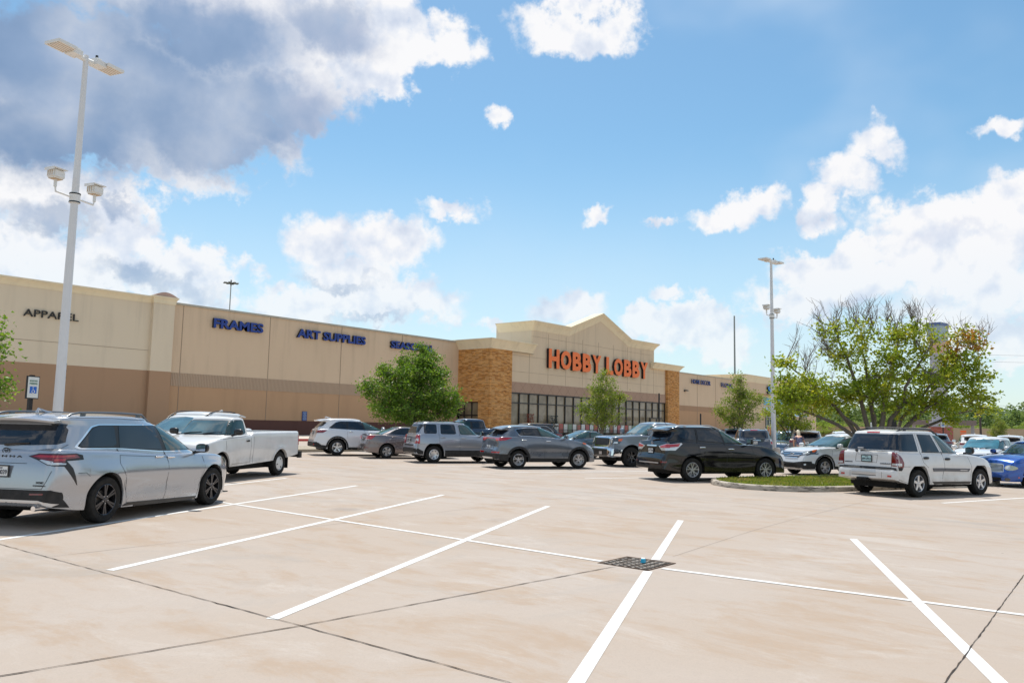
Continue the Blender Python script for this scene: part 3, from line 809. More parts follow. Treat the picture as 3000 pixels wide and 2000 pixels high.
for (x, c_, h_, lb) in ((71.0, (.30, .07, .03), 1.5, 'red leafed artificial plant displayed at the left shop window'), (75.6, (.04, .06, .05), 1.4, 'dark green artificial plant displayed at the shop window')):
    t = thing('display_plant', lb, 'plant', (x, YF-.45, gz(55)+.15))
    bm = bmesh.new(); lathe(bm, [(0, .16), (.35, .2)], 14, 'z'); obj('pot', bm, mat('pot_brown', (.2, .12, .08), .7), t)
    bm = bmesh.new()
    rr = random.Random(2)
    for k in range(260):
        a_ = rr.uniform(0, 6.28); r_ = .45*rr.random()**.5; z_ = rr.uniform(1.1, 1.1+h_)
        p = Vector((r_*math.cos(a_)*(1.2-abs(z_-1.8)*.5), r_*math.sin(a_), z_)); s_ = .07
        d1 = Vector((rr.uniform(-1, 1), rr.uniform(-1, 1), rr.uniform(-1, 1))).normalized()*s_; d2 = d1.orthogonal().normalized()*s_
        bm.faces.new([bm.verts.new(p+d1), bm.verts.new(p+d2), bm.verts.new(p-d1), bm.verts.new(p-d2)])
    tube(bm, [(0, 0, .3), (0, 0, 1.5)], .03, 6)
    obj('foliage', bm, mat('plant%g' % x, c_, .7), t)
# ---- neighbouring store
nb2 = thing('neighbour_store', 'taller beige neighbouring store with a light blue awning at the far right end', 'store building')
slab('wall', 139.0, 178, YW-1.2, YW+40, 0, 11.0, SAND, nb2)
slab('link_wall', 137.02, 139.0, YW+.02, YW+30, 0, 10.8, SAND, nb2)
cornice('cornice', [(139.0, YW+30), (139.0, YW-1.2), (178, YW-1.2), (178, YW+20)], 10.6, 11.9, .5, nb2)
slab('trim', 139.2, 178, YW-1.3, YW-1.2, 8.4, 8.7, TAN, nb2)
slab('wainscot', 139.0, 178, YW-1.26, YW-1.2, 0, 1.8, TAN, nb2)
bm = bmesh.new()
for i in range(12): box(bm, (149.5+i*1.2, YW-1.3, 3.0), (.12, .12, 3.6))
for z in (4.3, 2.6): box(bm, (156, YW-1.3, z), (14, .12, .12))
obj('window_frames', bm, mat('white_frame', (.7, .72, .74), .5), nb2)
slab('window_glass', 149, 163, YW-1.27, YW-1.2, .5, 4.6, mat('shop_glass', (.08, .10, .11), .1), nb2)
for i, c_ in enumerate([(.65, .25, .08), (.05, .30, .36), (.66, .28, .10), (.60, .20, .10)]):
    slab('window_poster', 149.6+i*2.7, 151.6+i*2.7, YW-1.34, YW-1.29, .9, 2.5, mat('poster%d' % i, c_, .6), nb2)
bm = bmesh.new()
a = [bm.verts.new(p) for p in ((148, YW-1.2, 6.2), (166, YW-1.2, 6.2), (166, YW-3.4, 4.7), (148, YW-3.4, 4.7))]
c = [bm.verts.new(p) for p in ((148, YW-1.2, 6.1), (166, YW-1.2, 6.1), (166, YW-3.4, 4.6), (148, YW-3.4, 4.6))]
bm.faces.new(a); bm.faces.new(c)
for i in range(4): bm.faces.new((a[i], a[(i+1) % 4], c[(i+1) % 4], c[i]))
def m_awn(nb, oc, geo, pr):
    s = nb.n('ShaderNodeSeparateXYZ'); nb.put(s.inputs[0], geo)
    w = nb.m('GREATER_THAN', nb.m('FRACT', nb.m('MULTIPLY', s.outputs[0], .36)), .22)
    nb.put(pr.inputs['Base Color'], nb.mix(w, (.35, .26, .2), (.62, .78, .88)))
obj('awning', bm, nmat('awning_stripes', m_awn, rough=.6), nb2)
slab('sign_panel', 148.3, 166, YW-1.28, YW-1.2, 6.6, 8.0, mat('panel_blue', (.14, .40, .58), .5), nb2)
t = place_text('shop_sign', 'S', 149.6, 8.75, 1.7, 1.5, YW-1.5, mat('sign_cyan', (.01, .26, .62), .4), BLK2, 'bright blue letter on the wall of the neighbouring store', .12, .04)
# ================================================================ CARS
def superell(phi, a0, a1, w, nf, nr_):
    c, s = math.cos(phi), math.sin(phi)
    n = nf if c >= 0 else nr_
    x = abs(c)**(2/n)*(1 if c >= 0 else -1); y = abs(s)**(2/n)*(1 if s >= 0 else -1)
    xc = (a0+a1)/2; return xc + x*(a1-a0)/2, y*w
def car_body(S):
    bm = bmesh.new()
    L, Wd, r = S['L'], S['W'], S['r']
    top, bot, plan = pch(S['top']), pch(S['bot']), pch(S['plan'])
    sec = pch(S.get('sec', SEC)); Ra = S.get('Ra', r+.07); zlo = .2
    xs = set()
    x = 0
    def rng(a, c, st):
        n = max(1, int(round((c-a)/st)))
        for i in range(n+1): xs.add(round(a+(c-a)*i/n, 4))
    q = S.get('seg', 1.0)
    rng(0, .2, .0125*q); rng(.2, L-.3, .055*q); rng(L-.3, L, .0125*q)
    for ax in (S['xr'], S['xf']):
        rng(ax-Ra, ax-Ra+.08, .012*q); rng(ax+Ra-.08, ax+Ra, .012*q); rng(ax-Ra+.08, ax+Ra-.08, .035*q)
        xs.add(round(ax-Ra-.004, 4)); xs.add(round(ax+Ra+.004, 4))
    if S.get('bed'):
        for q_ in S['bed'][:2]: xs.add(q_-.005); xs.add(q_+.005)
    xs = sorted(t for t in xs if 0 <= t <= L)
    xx = [xs[0]]
    for t in xs[1:]:
        if t-xx[-1] > .0035: xx.append(t)
    xs = xx
    nside = 12; rows = []
    crown = S.get('crown', .03)
    fl = S.get('archflat', 0)
    for x in xs:
        zt = top(x); zb = bot(x); hw = Wd/2*plan(x)
        for ax in (S['xr'], S['xf']):
            d = abs(x-ax)
            if d < Ra:
                h = math.sqrt(max(0, Ra*Ra-d*d))
                if fl: h = min(h*1.12, Ra)
                zb = max(zb, r + h)
        zb = min(zb, zt-.05)
        rs = min(.055, (zt-zb)*.3)
        pts = [(0, zb+.0), (hw*.55, zb)]
        zs = zt-rs
        for j in range(nside+1):
            z = zb+(zs-zb)*j/nside
            u = (z-zlo)/max(.05, (zt-zlo))
            yy_ = hw*sec(min(max(u, 0), 1))
            hn = S.get('haunch', .022)
            for ax in (S['xr'], S['xf']):
                yy_ += hn*math.exp(-((x-ax)/(Ra*1.15))**2)*math.exp(-((z-(r+Ra*.93))/.15)**2)*min(1, plan(x)**6*1.2)
            if S['xr'] < x < S['xf']:
                q_ = math.sin(math.pi*(x-S['xr'])/(S['xf']-S['xr']))
                yy_ -= hn*1.1*q_*math.exp(-((z-.58)/.13)**2)
            pts.append((yy_, z))
        ye = pts[-1][0]
        for a_ in (30, 60, 90):
            pts.append((ye-rs*1.3*(1-math.cos(R(a_))), zs+rs*math.sin(R(a_))))
        y1 = pts[-1][0]
        bed = S.get('bed')
        if bed and bed[0] < x < bed[1]:
            pts += [(y1*.965, zt), (y1*.955, bed[2]), (y1*.5, bed[2]), (0, bed[2])]
        else:
            for f_ in (.8, .55, .28, 0):
                pts.append((y1*f_, zt+crown*(1-f_*f_)*(0 if bed and x < bed[1]+.02 else 1)))
        row = pts + [(-a_, z) for a_, z in pts[-2:0:-1]]
        rows.append([bm.verts.new((x, -a_, z)) for a_, z in row])
    for a, c in zip(rows, rows[1:]):
        n = len(a)
        for k in range(n): bm.faces.new((a[k], a[(k+1) % n], c[(k+1) % n], c[k]))
    bm.faces.new(rows[0]); bm.faces.new(rows[-1])
    # greenhouse
    if 'cab' in S:
        C = S['cab']; zb, zt = C['zb'], C['zt']
        xr, xf = pch(C['rear']), pch(C['front']); roof = pch(C['roof'])
        wb, wr = C['wb'], C['wr']; rr = C.get('rr', .07); N = int(112)
        nf, nrr = C.get('nf', 4.2), C.get('nr', 6.0)
        levels = [(t, 0) for t in [0, .08, .16, .25, .35, .45, .55, .65, .75, .84, .92, 1.0]] + [(1, a_) for a_ in (18, 36, 54, 72, 90)]
        rings = []
        zr1 = zt-rr*.8
        for t, a_ in levels:
            z = zb+(zr1-zb)*t
            ins = rr*1.1*(1-math.cos(R(a_))); dz = rr*.8*math.sin(R(a_))
            w = wb+(wr+rr*.35-wb)*t**1.15-ins
            a0, a1 = xr(z)+ins, xf(z)-ins
            ring = []
            for k in range(N):
                x, y = superell(2*math.pi*(k+.5)/N, a0, a1, w, nf, nrr)
                zz = z+dz+t*t*(roof(x)-zt)
                ring.append(bm.verts.new((x, y, zz)))
            rings.append(ring)
        last = [v_.co.copy() for v_ in rings[-1]]
        cxm = sum(v_.x for v_ in last)/N
        for s_ in (.9, .75, .5, .25):
            ring = []
            for p in last:
                x = cxm+(p.x-cxm)*(s_*.6+.4 if s_ > .3 else s_+.3); y = p.y*s_
                x = cxm+(p.x-cxm)*(1-(1-s_)*.55)
                ring.append(bm.verts.new((x, y, p.z-(roof(p.x)-zt)+(roof(x)-zt)+C.get('crown', .04)*(1-s_*s_))))
            rings.append(ring)
        for a, c in zip(rings, rings[1:]):
            for k in range(N): bm.faces.new((a[k], a[(k+1) % N], c[(k+1) % N], c[k]))
        half = N//2; lr = rings[-1]
        for k in range(half-1):   # close the roof strip
            i0, i1, j0, j1 = k, k+1, N-1-k, N-2-k
            if len({i0, i1, j0, j1}) == 4: bm.faces.new((lr[i0], lr[i1], lr[j1], lr[j0]))
    if 'bed' in S:   # open pickup bed: a box recess is cut with inner walls
        pass
    return bm
SEC = [(0, .925), (.12, .965), (.34, .995), (.5, .985), (.66, .985), (.80, .975), (.92, .95), (1, .925)]
def cut_poly(polys, cell):
    out = bmesh.new()
    for poly in polys:
        b_ = bmesh.new()
        try: f = b_.faces.new([b_.verts.new((p[0], p[1], 0)) for p in poly])
        except Exception: b_.free(); continue
        x0, x1 = min(p[0] for p in poly), max(p[0] for p in poly); y0, y1 = min(p[1] for p in poly), max(p[1] for p in poly)
        bmesh.ops.triangulate(b_, faces=[f])
        for a0, a1, nrm in ((x0, x1, (1, 0, 0)), (y0, y1, (0, 1, 0))):
            n = int((a1-a0)/cell)
            for i in range(1, n+1):
                c = a0+(a1-a0)*i/(n+1)
                co = (c, 0, 0) if nrm[0] else (0, c, 0)
                bmesh.ops.bisect_plane(b_, geom=b_.verts[:]+b_.edges[:]+b_.faces[:], plane_co=co, plane_no=nrm, dist=1e-5)
        bmesh.ops.triangulate(b_, faces=b_.faces[:])
        vm = {}
        for v_ in b_.verts: vm[v_] = out.verts.new(v_.co)
        for f_ in b_.faces: out.faces.new([vm[v_] for v_ in f_.verts])
        b_.free()
    return out
class Car:
    def __init__(s, S, name, label, cat, pose, P, group=None):
        s.S = S; s.P = P
        x, y, z, a = pose
        s.root = thing(name, label, cat, (x, y, z), R(a), group)
        bm = car_body(S)
        bmesh.ops.recalc_face_normals(bm, faces=bm.faces[:])
        s.bvh = BVHTree.FromBMesh(bm)
        s.body = obj('body', bm, P, s.root, smooth=42, norm=False)
        bm = bmesh.new()
        L, Wd = S['L'], S['W']
        box(bm, (L/2, 0, .50), (L-.75, Wd-.62, .52))  # plain dark box added to block light passing through the wheel arches
        o = obj('underbody_light_block', bm, UNDER, s.root)
        Ra = S.get('Ra', S['r']+.07)-.009
        for ax in (S['xr'], S['xf']):
            for sd in (-1, 1):
                bm = bmesh.new(); ya, yb = sd*(Wd/2*.945), sd*(Wd/2-.42); A = []; B = []
                for i in range(25):
                    t_ = R(-14+208*i/24); A.append(bm.verts.new((ax+Ra*math.cos(t_), ya, S['r']+Ra*math.sin(t_)*(1.0 if not S.get('archflat') else 1.0)))); B.append(bm.verts.new((ax+Ra*math.cos(t_), yb, S['r']+Ra*math.sin(t_))))
                for i in range(24): bm.faces.new((A[i], A[i+1], B[i+1], B[i]))
                bm.faces.new(B)
                obj('wheel_liner', bm, UNDER, s.root, 40)
    def ray(s, view, p):
        if view == 'R': o, d = Vector((p[0], -4, p[1])), Vector((0, 1, 0))
        elif view == 'B': o, d = Vector((-3, p[0], p[1])), Vector((1, 0, 0))
        elif view == 'F': o, d = Vector((s.S['L']+3, p[0], p[1])), Vector((-1, 0, 0))
        elif view == 'T': o, d = Vector((p[0], p[1], 5)), Vector((0, 0, -1))
        h = s.bvh.ray_cast(o, d)
        s.miss = h[0] is None
        if h[0] is None:
            q = Vector((p[0], -s.S['W']/2, p[1])) if view == 'R' else (Vector((0.0, p[0], p[1])) if view == 'B' else (Vector((s.S['L'], p[0], p[1])) if view == 'F' else Vector((p[0], p[1], 1))))
            h = s.bvh.find_nearest(q)
        n = h[1]
        if n.dot(d) > 0: n = -n
        return h[0], n
    def patch(s, name, m, groups, off=.006, cell=.07, both=False, parent=None, single=False):
        if cell <= .05: cell *= .6
        """groups: list of (view, polys). both: also build the mirrored one as its own object"""
        outs = []
        bm = bmesh.new(); bmc = None
        if both:
            gs, gc = [], []
            for view, polys in groups:
                if view == 'R': gs.append((view, polys)); continue
                mid_ = [p for p in polys if min(q[1 if view == 'T' else 0] for q in p) < 0 < max(q[1 if view == 'T' else 0] for q in p)]
                rest = [p for p in polys if p not in mid_]
                if mid_: gc.append((view, mid_))
                if rest: gs.append((view, rest))
            if gc:
                s.patch(name, m, gc, off, cell if cell > .05 else cell/.6, False, parent)
            groups = gs
            if not groups: return None
        for view, polys in groups:
            pb = cut_poly(polys, cell)
            vm = {}
            nn = {}
            DV = {'R': Vector((0, -1, 0)), 'B': Vector((-1, 0, 0)), 'F': Vector((1, 0, 0)), 'T': Vector((0, 0, 1))}[view]
            bad = set()
            for v_ in pb.verts:
                co, n = s.ray(view, (v_.co.x, v_.co.y))
                if s.miss or n.dot(DV) < .17: bad.add(v_)
                k = bm.verts.new(co+n*off); vm[v_] = k; nn[k] = n
            kill = [f_ for f_ in pb.faces if any(v_ in bad for v_ in f_.verts)]
            if len(kill) < len(pb.faces):
                bmesh.ops.delete(pb, geom=kill, context='FACES')
            for f_ in pb.faces:
                try: bm.faces.new([vm[v_] for v_ in f_.verts])
                except ValueError: pass
            eds = [e for e in pb.edges if len(e.link_faces) == 1]
            sk = {}
            for e in eds:
                a, c = vm[e.verts[0]], vm[e.verts[1]]
                for k in (a, c):
                    if k not in sk: sk[k] = bm.verts.new(k.co-nn[k]*(off+.006))
                try: bm.faces.new((a, c, sk[c], sk[a]))
                except ValueError: pass
            pb.free()
        bmesh.ops.recalc_face_normals(bm, faces=bm.faces[:])
        me = bpy.data.meshes.new(name)
        if both:
            bm2 = bm.copy()
            for v_ in bm2.verts: v_.co.y = -v_.co.y
            bmesh.ops.reverse_faces(bm2, faces=bm2.faces[:])
            if single:
                tmp = bpy.data.meshes.new('t'); bm2.to_mesh(tmp); bm.from_mesh(tmp); bpy.data.meshes.remove(tmp)
            else:
                m2 = bpy.data.meshes.new(name); bm2.to_mesh(m2)
                outs.append(link(name, m2, m, parent or s.root, 50))
            bm2.free()
        bm.to_mesh(me); bm.free()
        o = link(name, me, m, parent or s.root, 50)
        return o
    def seams(s, lines, w=.008, view='R', both=True, m=None, name='panel_gaps', off=.0022):
        polys = []
        for ln in lines:
            for a, c in zip(ln, ln[1:]):
                a = Vector(a); c = Vector(c); d = (c-a)
                if d.length < 1e-4: continue
                n = Vector((-d.y, d.x)).normalized()*w/2; e = d.normalized()*w*.3
                polys.append([tuple(a-n-e), tuple(c-n+e), tuple(c+n+e), tuple(a+n-e)])
        return s.patch(name, m or GAP, [(view, polys)], off, .12, both, s.body, True)
    def wheels(s, style, m, rimr=None, tw=.235):
        S = s.S; r = S['r']; rimr = rimr or r*.66
        tyre, rim = wheel_mesh(r, rimr, tw, style, m)
        for ax, steer in ((S['xr'], 0), (S['xf'], S.get('steer', 0))):
            for sd in (-1, 1):
                o = bpy.data.objects.new('wheel', tyre); COL.objects.link(o); o.parent = s.root
                o.location = (ax, sd*(S['W']/2-tw/2-.015), r)
                o.rotation_euler = (0, 0, (R(180) if sd > 0 else 0)+R(steer))
                q = bpy.data.objects.new('rim', rim); COL.objects.link(q); q.parent = o
    def mesh(s, name, fn, m, parent=None, smooth=40):
        bm = bmesh.new(); fn(bm); return obj(name, bm, m, parent or s.root, smooth)
    def mirrors(s, x, z, m, y=None, size=(.20, .24, .16), arm=BLK):
        for sd in (-1, 1):
            y_ = (y or s.S['W']/2+.06)*sd
            bm = bmesh.new()
            bmesh.ops.create_uvsphere(bm, u_segments=16, v_segments=10, radius=.5)
            for v_ in bm.verts:
                n = [abs(c)**.7*(1 if c > 0 else -1)/(.5**.7)*.5 for c in v_.co]
                v_.co = Vector((n[0]*size[0], n[1]*size[1], n[2]*size[2]))
                if v_.co.x < -.03: v_.co.x = -.03-(abs(v_.co.x)-.03)*.15
            for v_ in bm.verts: v_.co += Vector((x, y_, z))
            o = obj('side_mirror', bm, m, s.root, 50)
            bm = bmesh.new(); tube(bm, [(x, y_-sd*.02, z-.05), (x+.02, y_-sd*.20, z-.09)], .03, 8); obj('mirror_arm', bm, arm, o, 40)
            bm = bmesh.new(); box(bm, (x-.055, y_, z), (.01, size[1]*.75, size[2]*.7)); obj('mirror_glass', bm, CHR, o)
    def handles(s, pts, m, w=.17, h=.035):
        for (x, z) in pts:
            co, n = s.ray('R', (x, z))
            for sd in (1, -1):
                bm = bmesh.new()
                tube(bm, [(x-w/2, (co.y-.004)*sd, z), (x-w/4, (co.y-.032)*sd, z+.004), (x+w/4, (co.y-.034)*sd, z+.004), (x+w/2, (co.y-.004)*sd, z)], [h*.35, h*.5, h*.5, h*.35], 8)
                obj('door_handle', bm, m, s.root, 50)
    def rails(s, x0, x1, y, z, m, h=.05, rad=.018):
        for sd in (-1, 1):
            bm = bmesh.new()
            c0, _ = s.ray('T', (x0, y)); c1, _ = s.ray('T', (x1, y)); cm, _ = s.ray('T', ((x0+x1)/2, y))
            pts = [(x0, sd*y, c0.z-.01), (x0+.10, sd*y, c0.z+h*.75), (x0+.25, sd*y, c0.z+h+.01)]
            for i in range(1, 6):
                t_ = i/6; xx_ = x0+.25+(x1-x0-.5)*t_; c_, _ = s.ray('T', (xx_, y)); pts.append((xx_, sd*y, c_.z+h))
            pts += [(x1-.25, sd*y, s.ray('T', (x1-.25, y))[0].z+h), (x1-.08, sd*y, c1.z+h*.6), (x1, sd*y, c1.z-.01)]
            tube(bm, pts, rad, 8)
            for xx_ in ((x0+.35), (x1-.35)):
                c_, _ = s.ray('T', (xx_, y)); box(bm, (xx_, sd*y, c_.z+h/2), (.09, .03, h))
            obj('roof_rail', bm, m, s.root, 50)
    def plate(s, y, z, rear=True, txt='TX 0000', front_m=PLATE, w=.31, h=.155, frame=True, state='TEXAS', tilt=0):
        v = 'B' if rear else 'F'
        co, n = s.ray(v, (y, z))
        x = co.x + (-.02 if rear else .02)
        sg = -1 if rear else 1
        bm = bmesh.new()
        box(bm, (x, y, z), (.012, w, h))
        pl = obj('license_plate', bm, front_m, s.root)
        if frame:
            bm = bmesh.new()
            for zz in (-1, 1): box(bm, (x+sg*.004, y, z+zz*(h/2+.004)), (.018, w+.03, .018))
            for yy in (-1, 1): box(bm, (x+sg*.0045, y+yy*(w/2+.004), z), (.0175, .018, h-.01))
            obj('plate_frame', bm, BLK, pl)
        if txt:
            o = text_obj('plate_lettering', txt, w*.86, h*.44, INK, pl, .002, .008)
            o.rotation_euler = (0, 0, R(-90) if rear else R(90)); o.location = (x+sg*.009, y+(w*.43)*(1 if rear else -1), z-h*.30)
            o = text_obj('plate_lettering', state, w*.34, h*.14, INK, pl, .002, .004)
            o.rotation_euler = (0, 0, R(-90) if rear else R(90)); o.location = (x+sg*.009, y+(w*.17)*(1 if rear else -1), z+h*.24)
        return pl
    def text(s, t, y, z, w, h, m, rear=True, name='badge', off=.008, bold=.01, sp=1.0):
        co, n = s.ray('B' if rear else 'F', (y, z+h/2))
        o = text_obj(name, t, w, h, m, s.root, .003, bold, None, sp)
        x = co.x+(-off if rear else off)
        o.rotation_euler = (0, 0, R(-90) if rear else R(90)); o.location = (x, y+(w/2 if rear else -w/2), z)
    def wiper(s, view, a, c, r=.011):
        def f(bm):
            p, n = s.ray(view, a); q, k = s.ray(view, c)
            tube(bm, [p+n*.02, (p+q)/2+(n+k)/2*.035, q+k*.015], [r*1.4, r, r*.7], 6)
        s.mesh('wiper', f, BLK)
def wheel_mesh(r, rr, tw, style, m):
    key = ('wheel', round(r, 3), round(rr, 3), style, m.name)
    if key in MATS: return MATS[key]
    bm = bmesh.new()
    h = tw/2
    lathe(bm, [(-h+.03, rr*.985), (-h+.012, rr*1.02), (-h, (r+rr)/2-.01), (-h+.006, r*.93), (-h+.025, r*.975), (-h+.05, r*.995), (-.03, r), (-.027, r-.008), (-.017, r-.008), (-.014, r), (.014, r), (.017, r-.008), (.027, r-.008), (.03, r), (h-.05, r*.995), (h-.025, r*.975), (h, (r+rr)/2), (h-.02, rr)], 44, caps=False)
    bmesh.ops.recalc_face_normals(bm, faces=bm.faces[:])
    tyre = bpy.data.meshes.new('wheel'); bm.to_mesh(tyre); bm.free(); tyre.materials.append(TYRE)
    for p in tyre.polygons: p.use_smooth = True
    tyre.set_sharp_from_angle(angle=R(35))
    bm = bmesh.new()
    o = -h
    lathe(bm, [(o+.028, rr*1.0), (o+.010, rr*.995), (o+.006, rr*.965), (o+.014, rr*.93), (o+.07, rr*.90), (h-.02, rr*.88), (h-.02, rr*.6), (h-.018, .02), (h-.03, .01), (h-.06, .012), (o+.09, rr*.84), (o+.07, rr*.86), (o+.07, rr*.87)][:6]+[(h-.02, rr*.02)], 44, caps=False)
    n0 = len(bm.faces)
    for f in bm.faces: f.material_index = 0
    lathe(bm, [(o+.085, .02), (o+.08, rr*.58), (o+.105, rr*.60), (o+.11, .02)], 28, mi=2)
    def spoke(a, w0, w1, y0=.030, y1=.016, r0=.10, r1=.955, th=.03, skew=0.0, mi=0):
        R0, R1 = rr*r0, rr*r1
        vs = []
        for (rad, w, yy) in ((R0, w0, y0), (rr*.5, (w0+w1)/2*.92, (y0+y1)/2+.004), (R1, w1, y1)):
            aa = a+skew*(rad/rr)
            cx_, cz_ = math.cos(aa)*rad, math.sin(aa)*rad; tx, tz = -math.sin(aa), math.cos(aa)
            vs.append([bm.verts.new((cx_+tx*w/2*k, o+yy+(0 if q == 0 else th), cz_+tz*w/2*k)) for q, k in ((0, -.8), (0, .8), (1, 1), (1, -1))])
        for a_, c_ in zip(vs, vs[1:]):
            for k in range(4):
                f = bm.faces.new((a_[k], a_[(k+1) % 4], c_[(k+1) % 4], c_[k])); f.material_index = mi
        bm.faces.new(vs[0]); bm.faces.new(vs[-1])
    if style == 'five':
        for k in range(5): spoke(R(90+72*k), .075, .085)
    elif style == 'six':
        for k in range(6): spoke(R(90+60*k), .07, .05)
    elif style == 'star5':
        for k in range(5): spoke(R(90+72*k), .10, .075, .022, .014)
    elif style == 'double5':
        for k in range(5):
            for s_ in (-1, 1): spoke(R(90+72*k+s_*11), .034, .030)
    elif style == 'y5':
        for k in range(5):
            for s_ in (-1, 1): spoke(R(90+72*k+s_*4.0), .04, .034, skew=s_*R(13), r0=.06)
    elif style == 'double8':
        for k in range(6):
            for s_ in (-1, 1): spoke(R(90+60*k+s_*6.5), .03, .042, r0=.1, th=.035, y0=.02, y1=.014)
    elif style == 'turbine':
        for k in range(5): spoke(R(90+72*k), .13, .09, .02, .012, skew=.45, mi=0)
    elif style == 'steel':
        lathe(bm, [(o+.03, .02), (o+.03, rr*.35), (o+.018, rr*.55), (o+.03, rr*.62)], 32, caps=False)
        lathe(bm, [(o+.016, rr*.80), (o+.012, rr*.86), (o+.02, rr*.93), (o+.05, rr*.93)], 32, caps=False)
        for k in range(7): spoke(R(90+360/7*k), .085, .10, .022, .016, r0=.5, r1=.9)
    elif style == 'cap':
        lathe(bm, [(o+.006, .02), (o+.010, rr*.5), (o+.018, rr*.86), (o+.04, rr*.88)], 32)
        for k in range(3): spoke(R(70+120*k), .02, .04, -.004, .004, r0=.5, r1=.8, th=.012, mi=2)
    lathe(bm, [(o+.012, .004), (o+.012, rr*.13), (o+.022, rr*.17), (o+.06, rr*.18)], 20)
    for k in range(5):
        a = R(90+36+72*k); lathe(bm, [(o+.014, .003), (o+.014, .010), (o+.04, .011)], 8, c=(math.cos(a)*rr*.24, 0, math.sin(a)*rr*.24), mi=1)
    bmesh.ops.recalc_face_normals(bm, faces=bm.faces[:])
    rim = bpy.data.meshes.new('rim'); bm.to_mesh(rim); bm.free()
    rim.materials.append(m); rim.materials.append(CHR if m is not RIMD else RIMG); rim.materials.append(DISC)
    for p in rim.polygons: p.use_smooth = True
    rim.set_sharp_from_angle(angle=R(30))
    MATS[key] = (tyre, rim)
    return tyre, rim
def arc_band(xc, zc, r0, r1, a0=0, a1=180, n=18):
    o = [(xc+r1*math.cos(R(a0+(a1-a0)*i/n)), zc+r1*math.sin(R(a0+(a1-a0)*i/n))) for i in range(n+1)]
    i_ = [(xc+r0*math.cos(R(a0+(a1-a0)*i/n)), zc+r0*math.sin(R(a0+(a1-a0)*i/n))) for i in range(n, -1, -1)]
    out = []
    for k in range(n): out.append([o[k], o[k+1], i_[n-k-1], i_[n-k]])
    return out
def grow(poly, d):
    """offset polygon outward"""
    n = len(poly); A = sum(poly[i][0]*poly[(i+1) % n][1]-poly[(i+1) % n][0]*poly[i][1] for i in range(n))
    sg = 1 if A > 0 else -1; out = []
    for i in range(n):
        a, p, c = Vector(poly[i-1]), Vector(poly[i]), Vector(poly[(i+1) % n])
        d1 = (p-a).normalized(); d2 = (c-p).normalized()
        n1 = Vector((d1.y, -d1.x))*sg; n2 = Vector((d2.y, -d2.x))*sg
        s_ = n1+n2; s_ = s_/max(.5, s_.length_squared/2)
        q = p+s_*d; out.append((q.x, q.y))
    return out
def ring_logo(car, y, z, r, rear, m=CHR, kind='ring'):
    co, n = car.ray('B' if rear else 'F', (y, z))
    sg = -1 if rear else 1
    x = co.x+sg*.012
    def ell(bm, cy, cz, a_, b_, w):
        pts = [(x, cy+a_*math.cos(2*math.pi*k/24), cz+b_*math.sin(2*math.pi*k/24)) for k in range(25)]
        tube(bm, pts, w, 6, cap=False)
    bm = bmesh.new()
    if kind == 'ovals':
        ell(bm, y, z, r, r*.66, r*.07); ell(bm, y, z+r*.1, r*.32, r*.5, r*.06); ell(bm, y, z+r*.28, r*.62, r*.22, r*.06)
    elif kind == 'ringbar':
        ell(bm, y, z, r, r, r*.1); box(bm, (x, y, z), (.01, r*2.5, r*.35))
    elif kind == 'hframe':
        for s_ in (-1, 1): tube(bm, [(x, y+s_*r*.38, z-r*.7), (x, y+s_*r*.55, z+r*.7)], r*.13, 6)
        box(bm, (x, y, z), (.012, r*.9, r*.2)); ell(bm, y, z, r*.98, r*.98, r*.06)
    elif kind == 'oval':
        ell(bm, y, z, r, r*.5, r*.08)
    obj('badge', bm, m, car.root, 50)
P_SILV = paint('silver_blue_paint', (.41, .43, .465), .6, .2, dirt=.02)
P_SILV.node_tree.links.remove(P_SILV.node_tree.nodes['Principled BSDF'].inputs['Coat Roughness'].links[0]); P_SILV.node_tree.nodes['Principled BSDF'].inputs['Coat Roughness'].default_value = .06
P_WHITE = paint('white_paint', (.70, .70, .69), 0, .3)
P_WHITE2 = paint('pearl_white_paint', (.70, .705, .72), .05, .25, dirt=.04)
P_WORN = paint('worn_white_paint', (.66, .655, .64), 0, .4, dirt=.3)
P_GREY = paint('grey_metallic_paint', (.155, .175, .205), .6, .26)
P_SIL2 = paint('light_silver_paint', (.36, .38, .42), .6, .28)
P_BRNZ = paint('bronze_grey_paint', (.20, .165, .165), .6, .27)
P_BLACK = paint('black_paint', (.005, .005, .006), 0, .12, dirt=.0)
P_BLACK.node_tree.nodes['Principled BSDF'].inputs['Specular IOR Level'].default_value = .2
P_BLUE = paint('bright_blue_paint', (.008, .085, .40), .35, .25, dirt=.05)
P_NAVY = paint('navy_paint', (.03, .055, .10), .4, .25)
P_TEAL = paint('slate_blue_paint', (.06, .11, .155), .5, .25)
P_CEM = paint('cement_grey_paint', (.20, .235, .28), .3, .3)
P_CHAR = paint('charcoal_blue_paint', (.055, .07, .10), .5, .25)
P_TAUPE = paint('taupe_paint', (.17, .14, .125), .5, .3)
# ---------------------------------------------------------------- individual cars
def std_bot(L, z=.24, zr=.36, zf=.24): return [(0, zr+.03), (.06, zr), (.45, z+.04), (.9, z), (L-1.0, z-.02), (L-.3, zf), (L-.05, zf+.02), (L, zf+.08)]
def std_plan(L, e0=.80, e1=.66): return [(0, e0), (.03, e0+.055), (.09, e0+.11), (.22, .955), (.5, .985), (1.0, 1.0), (L-1.3, 1.0), (L-.8, .975), (L-.45, .925), (L-.2, .84), (L-.07, .75), (L, e1)]
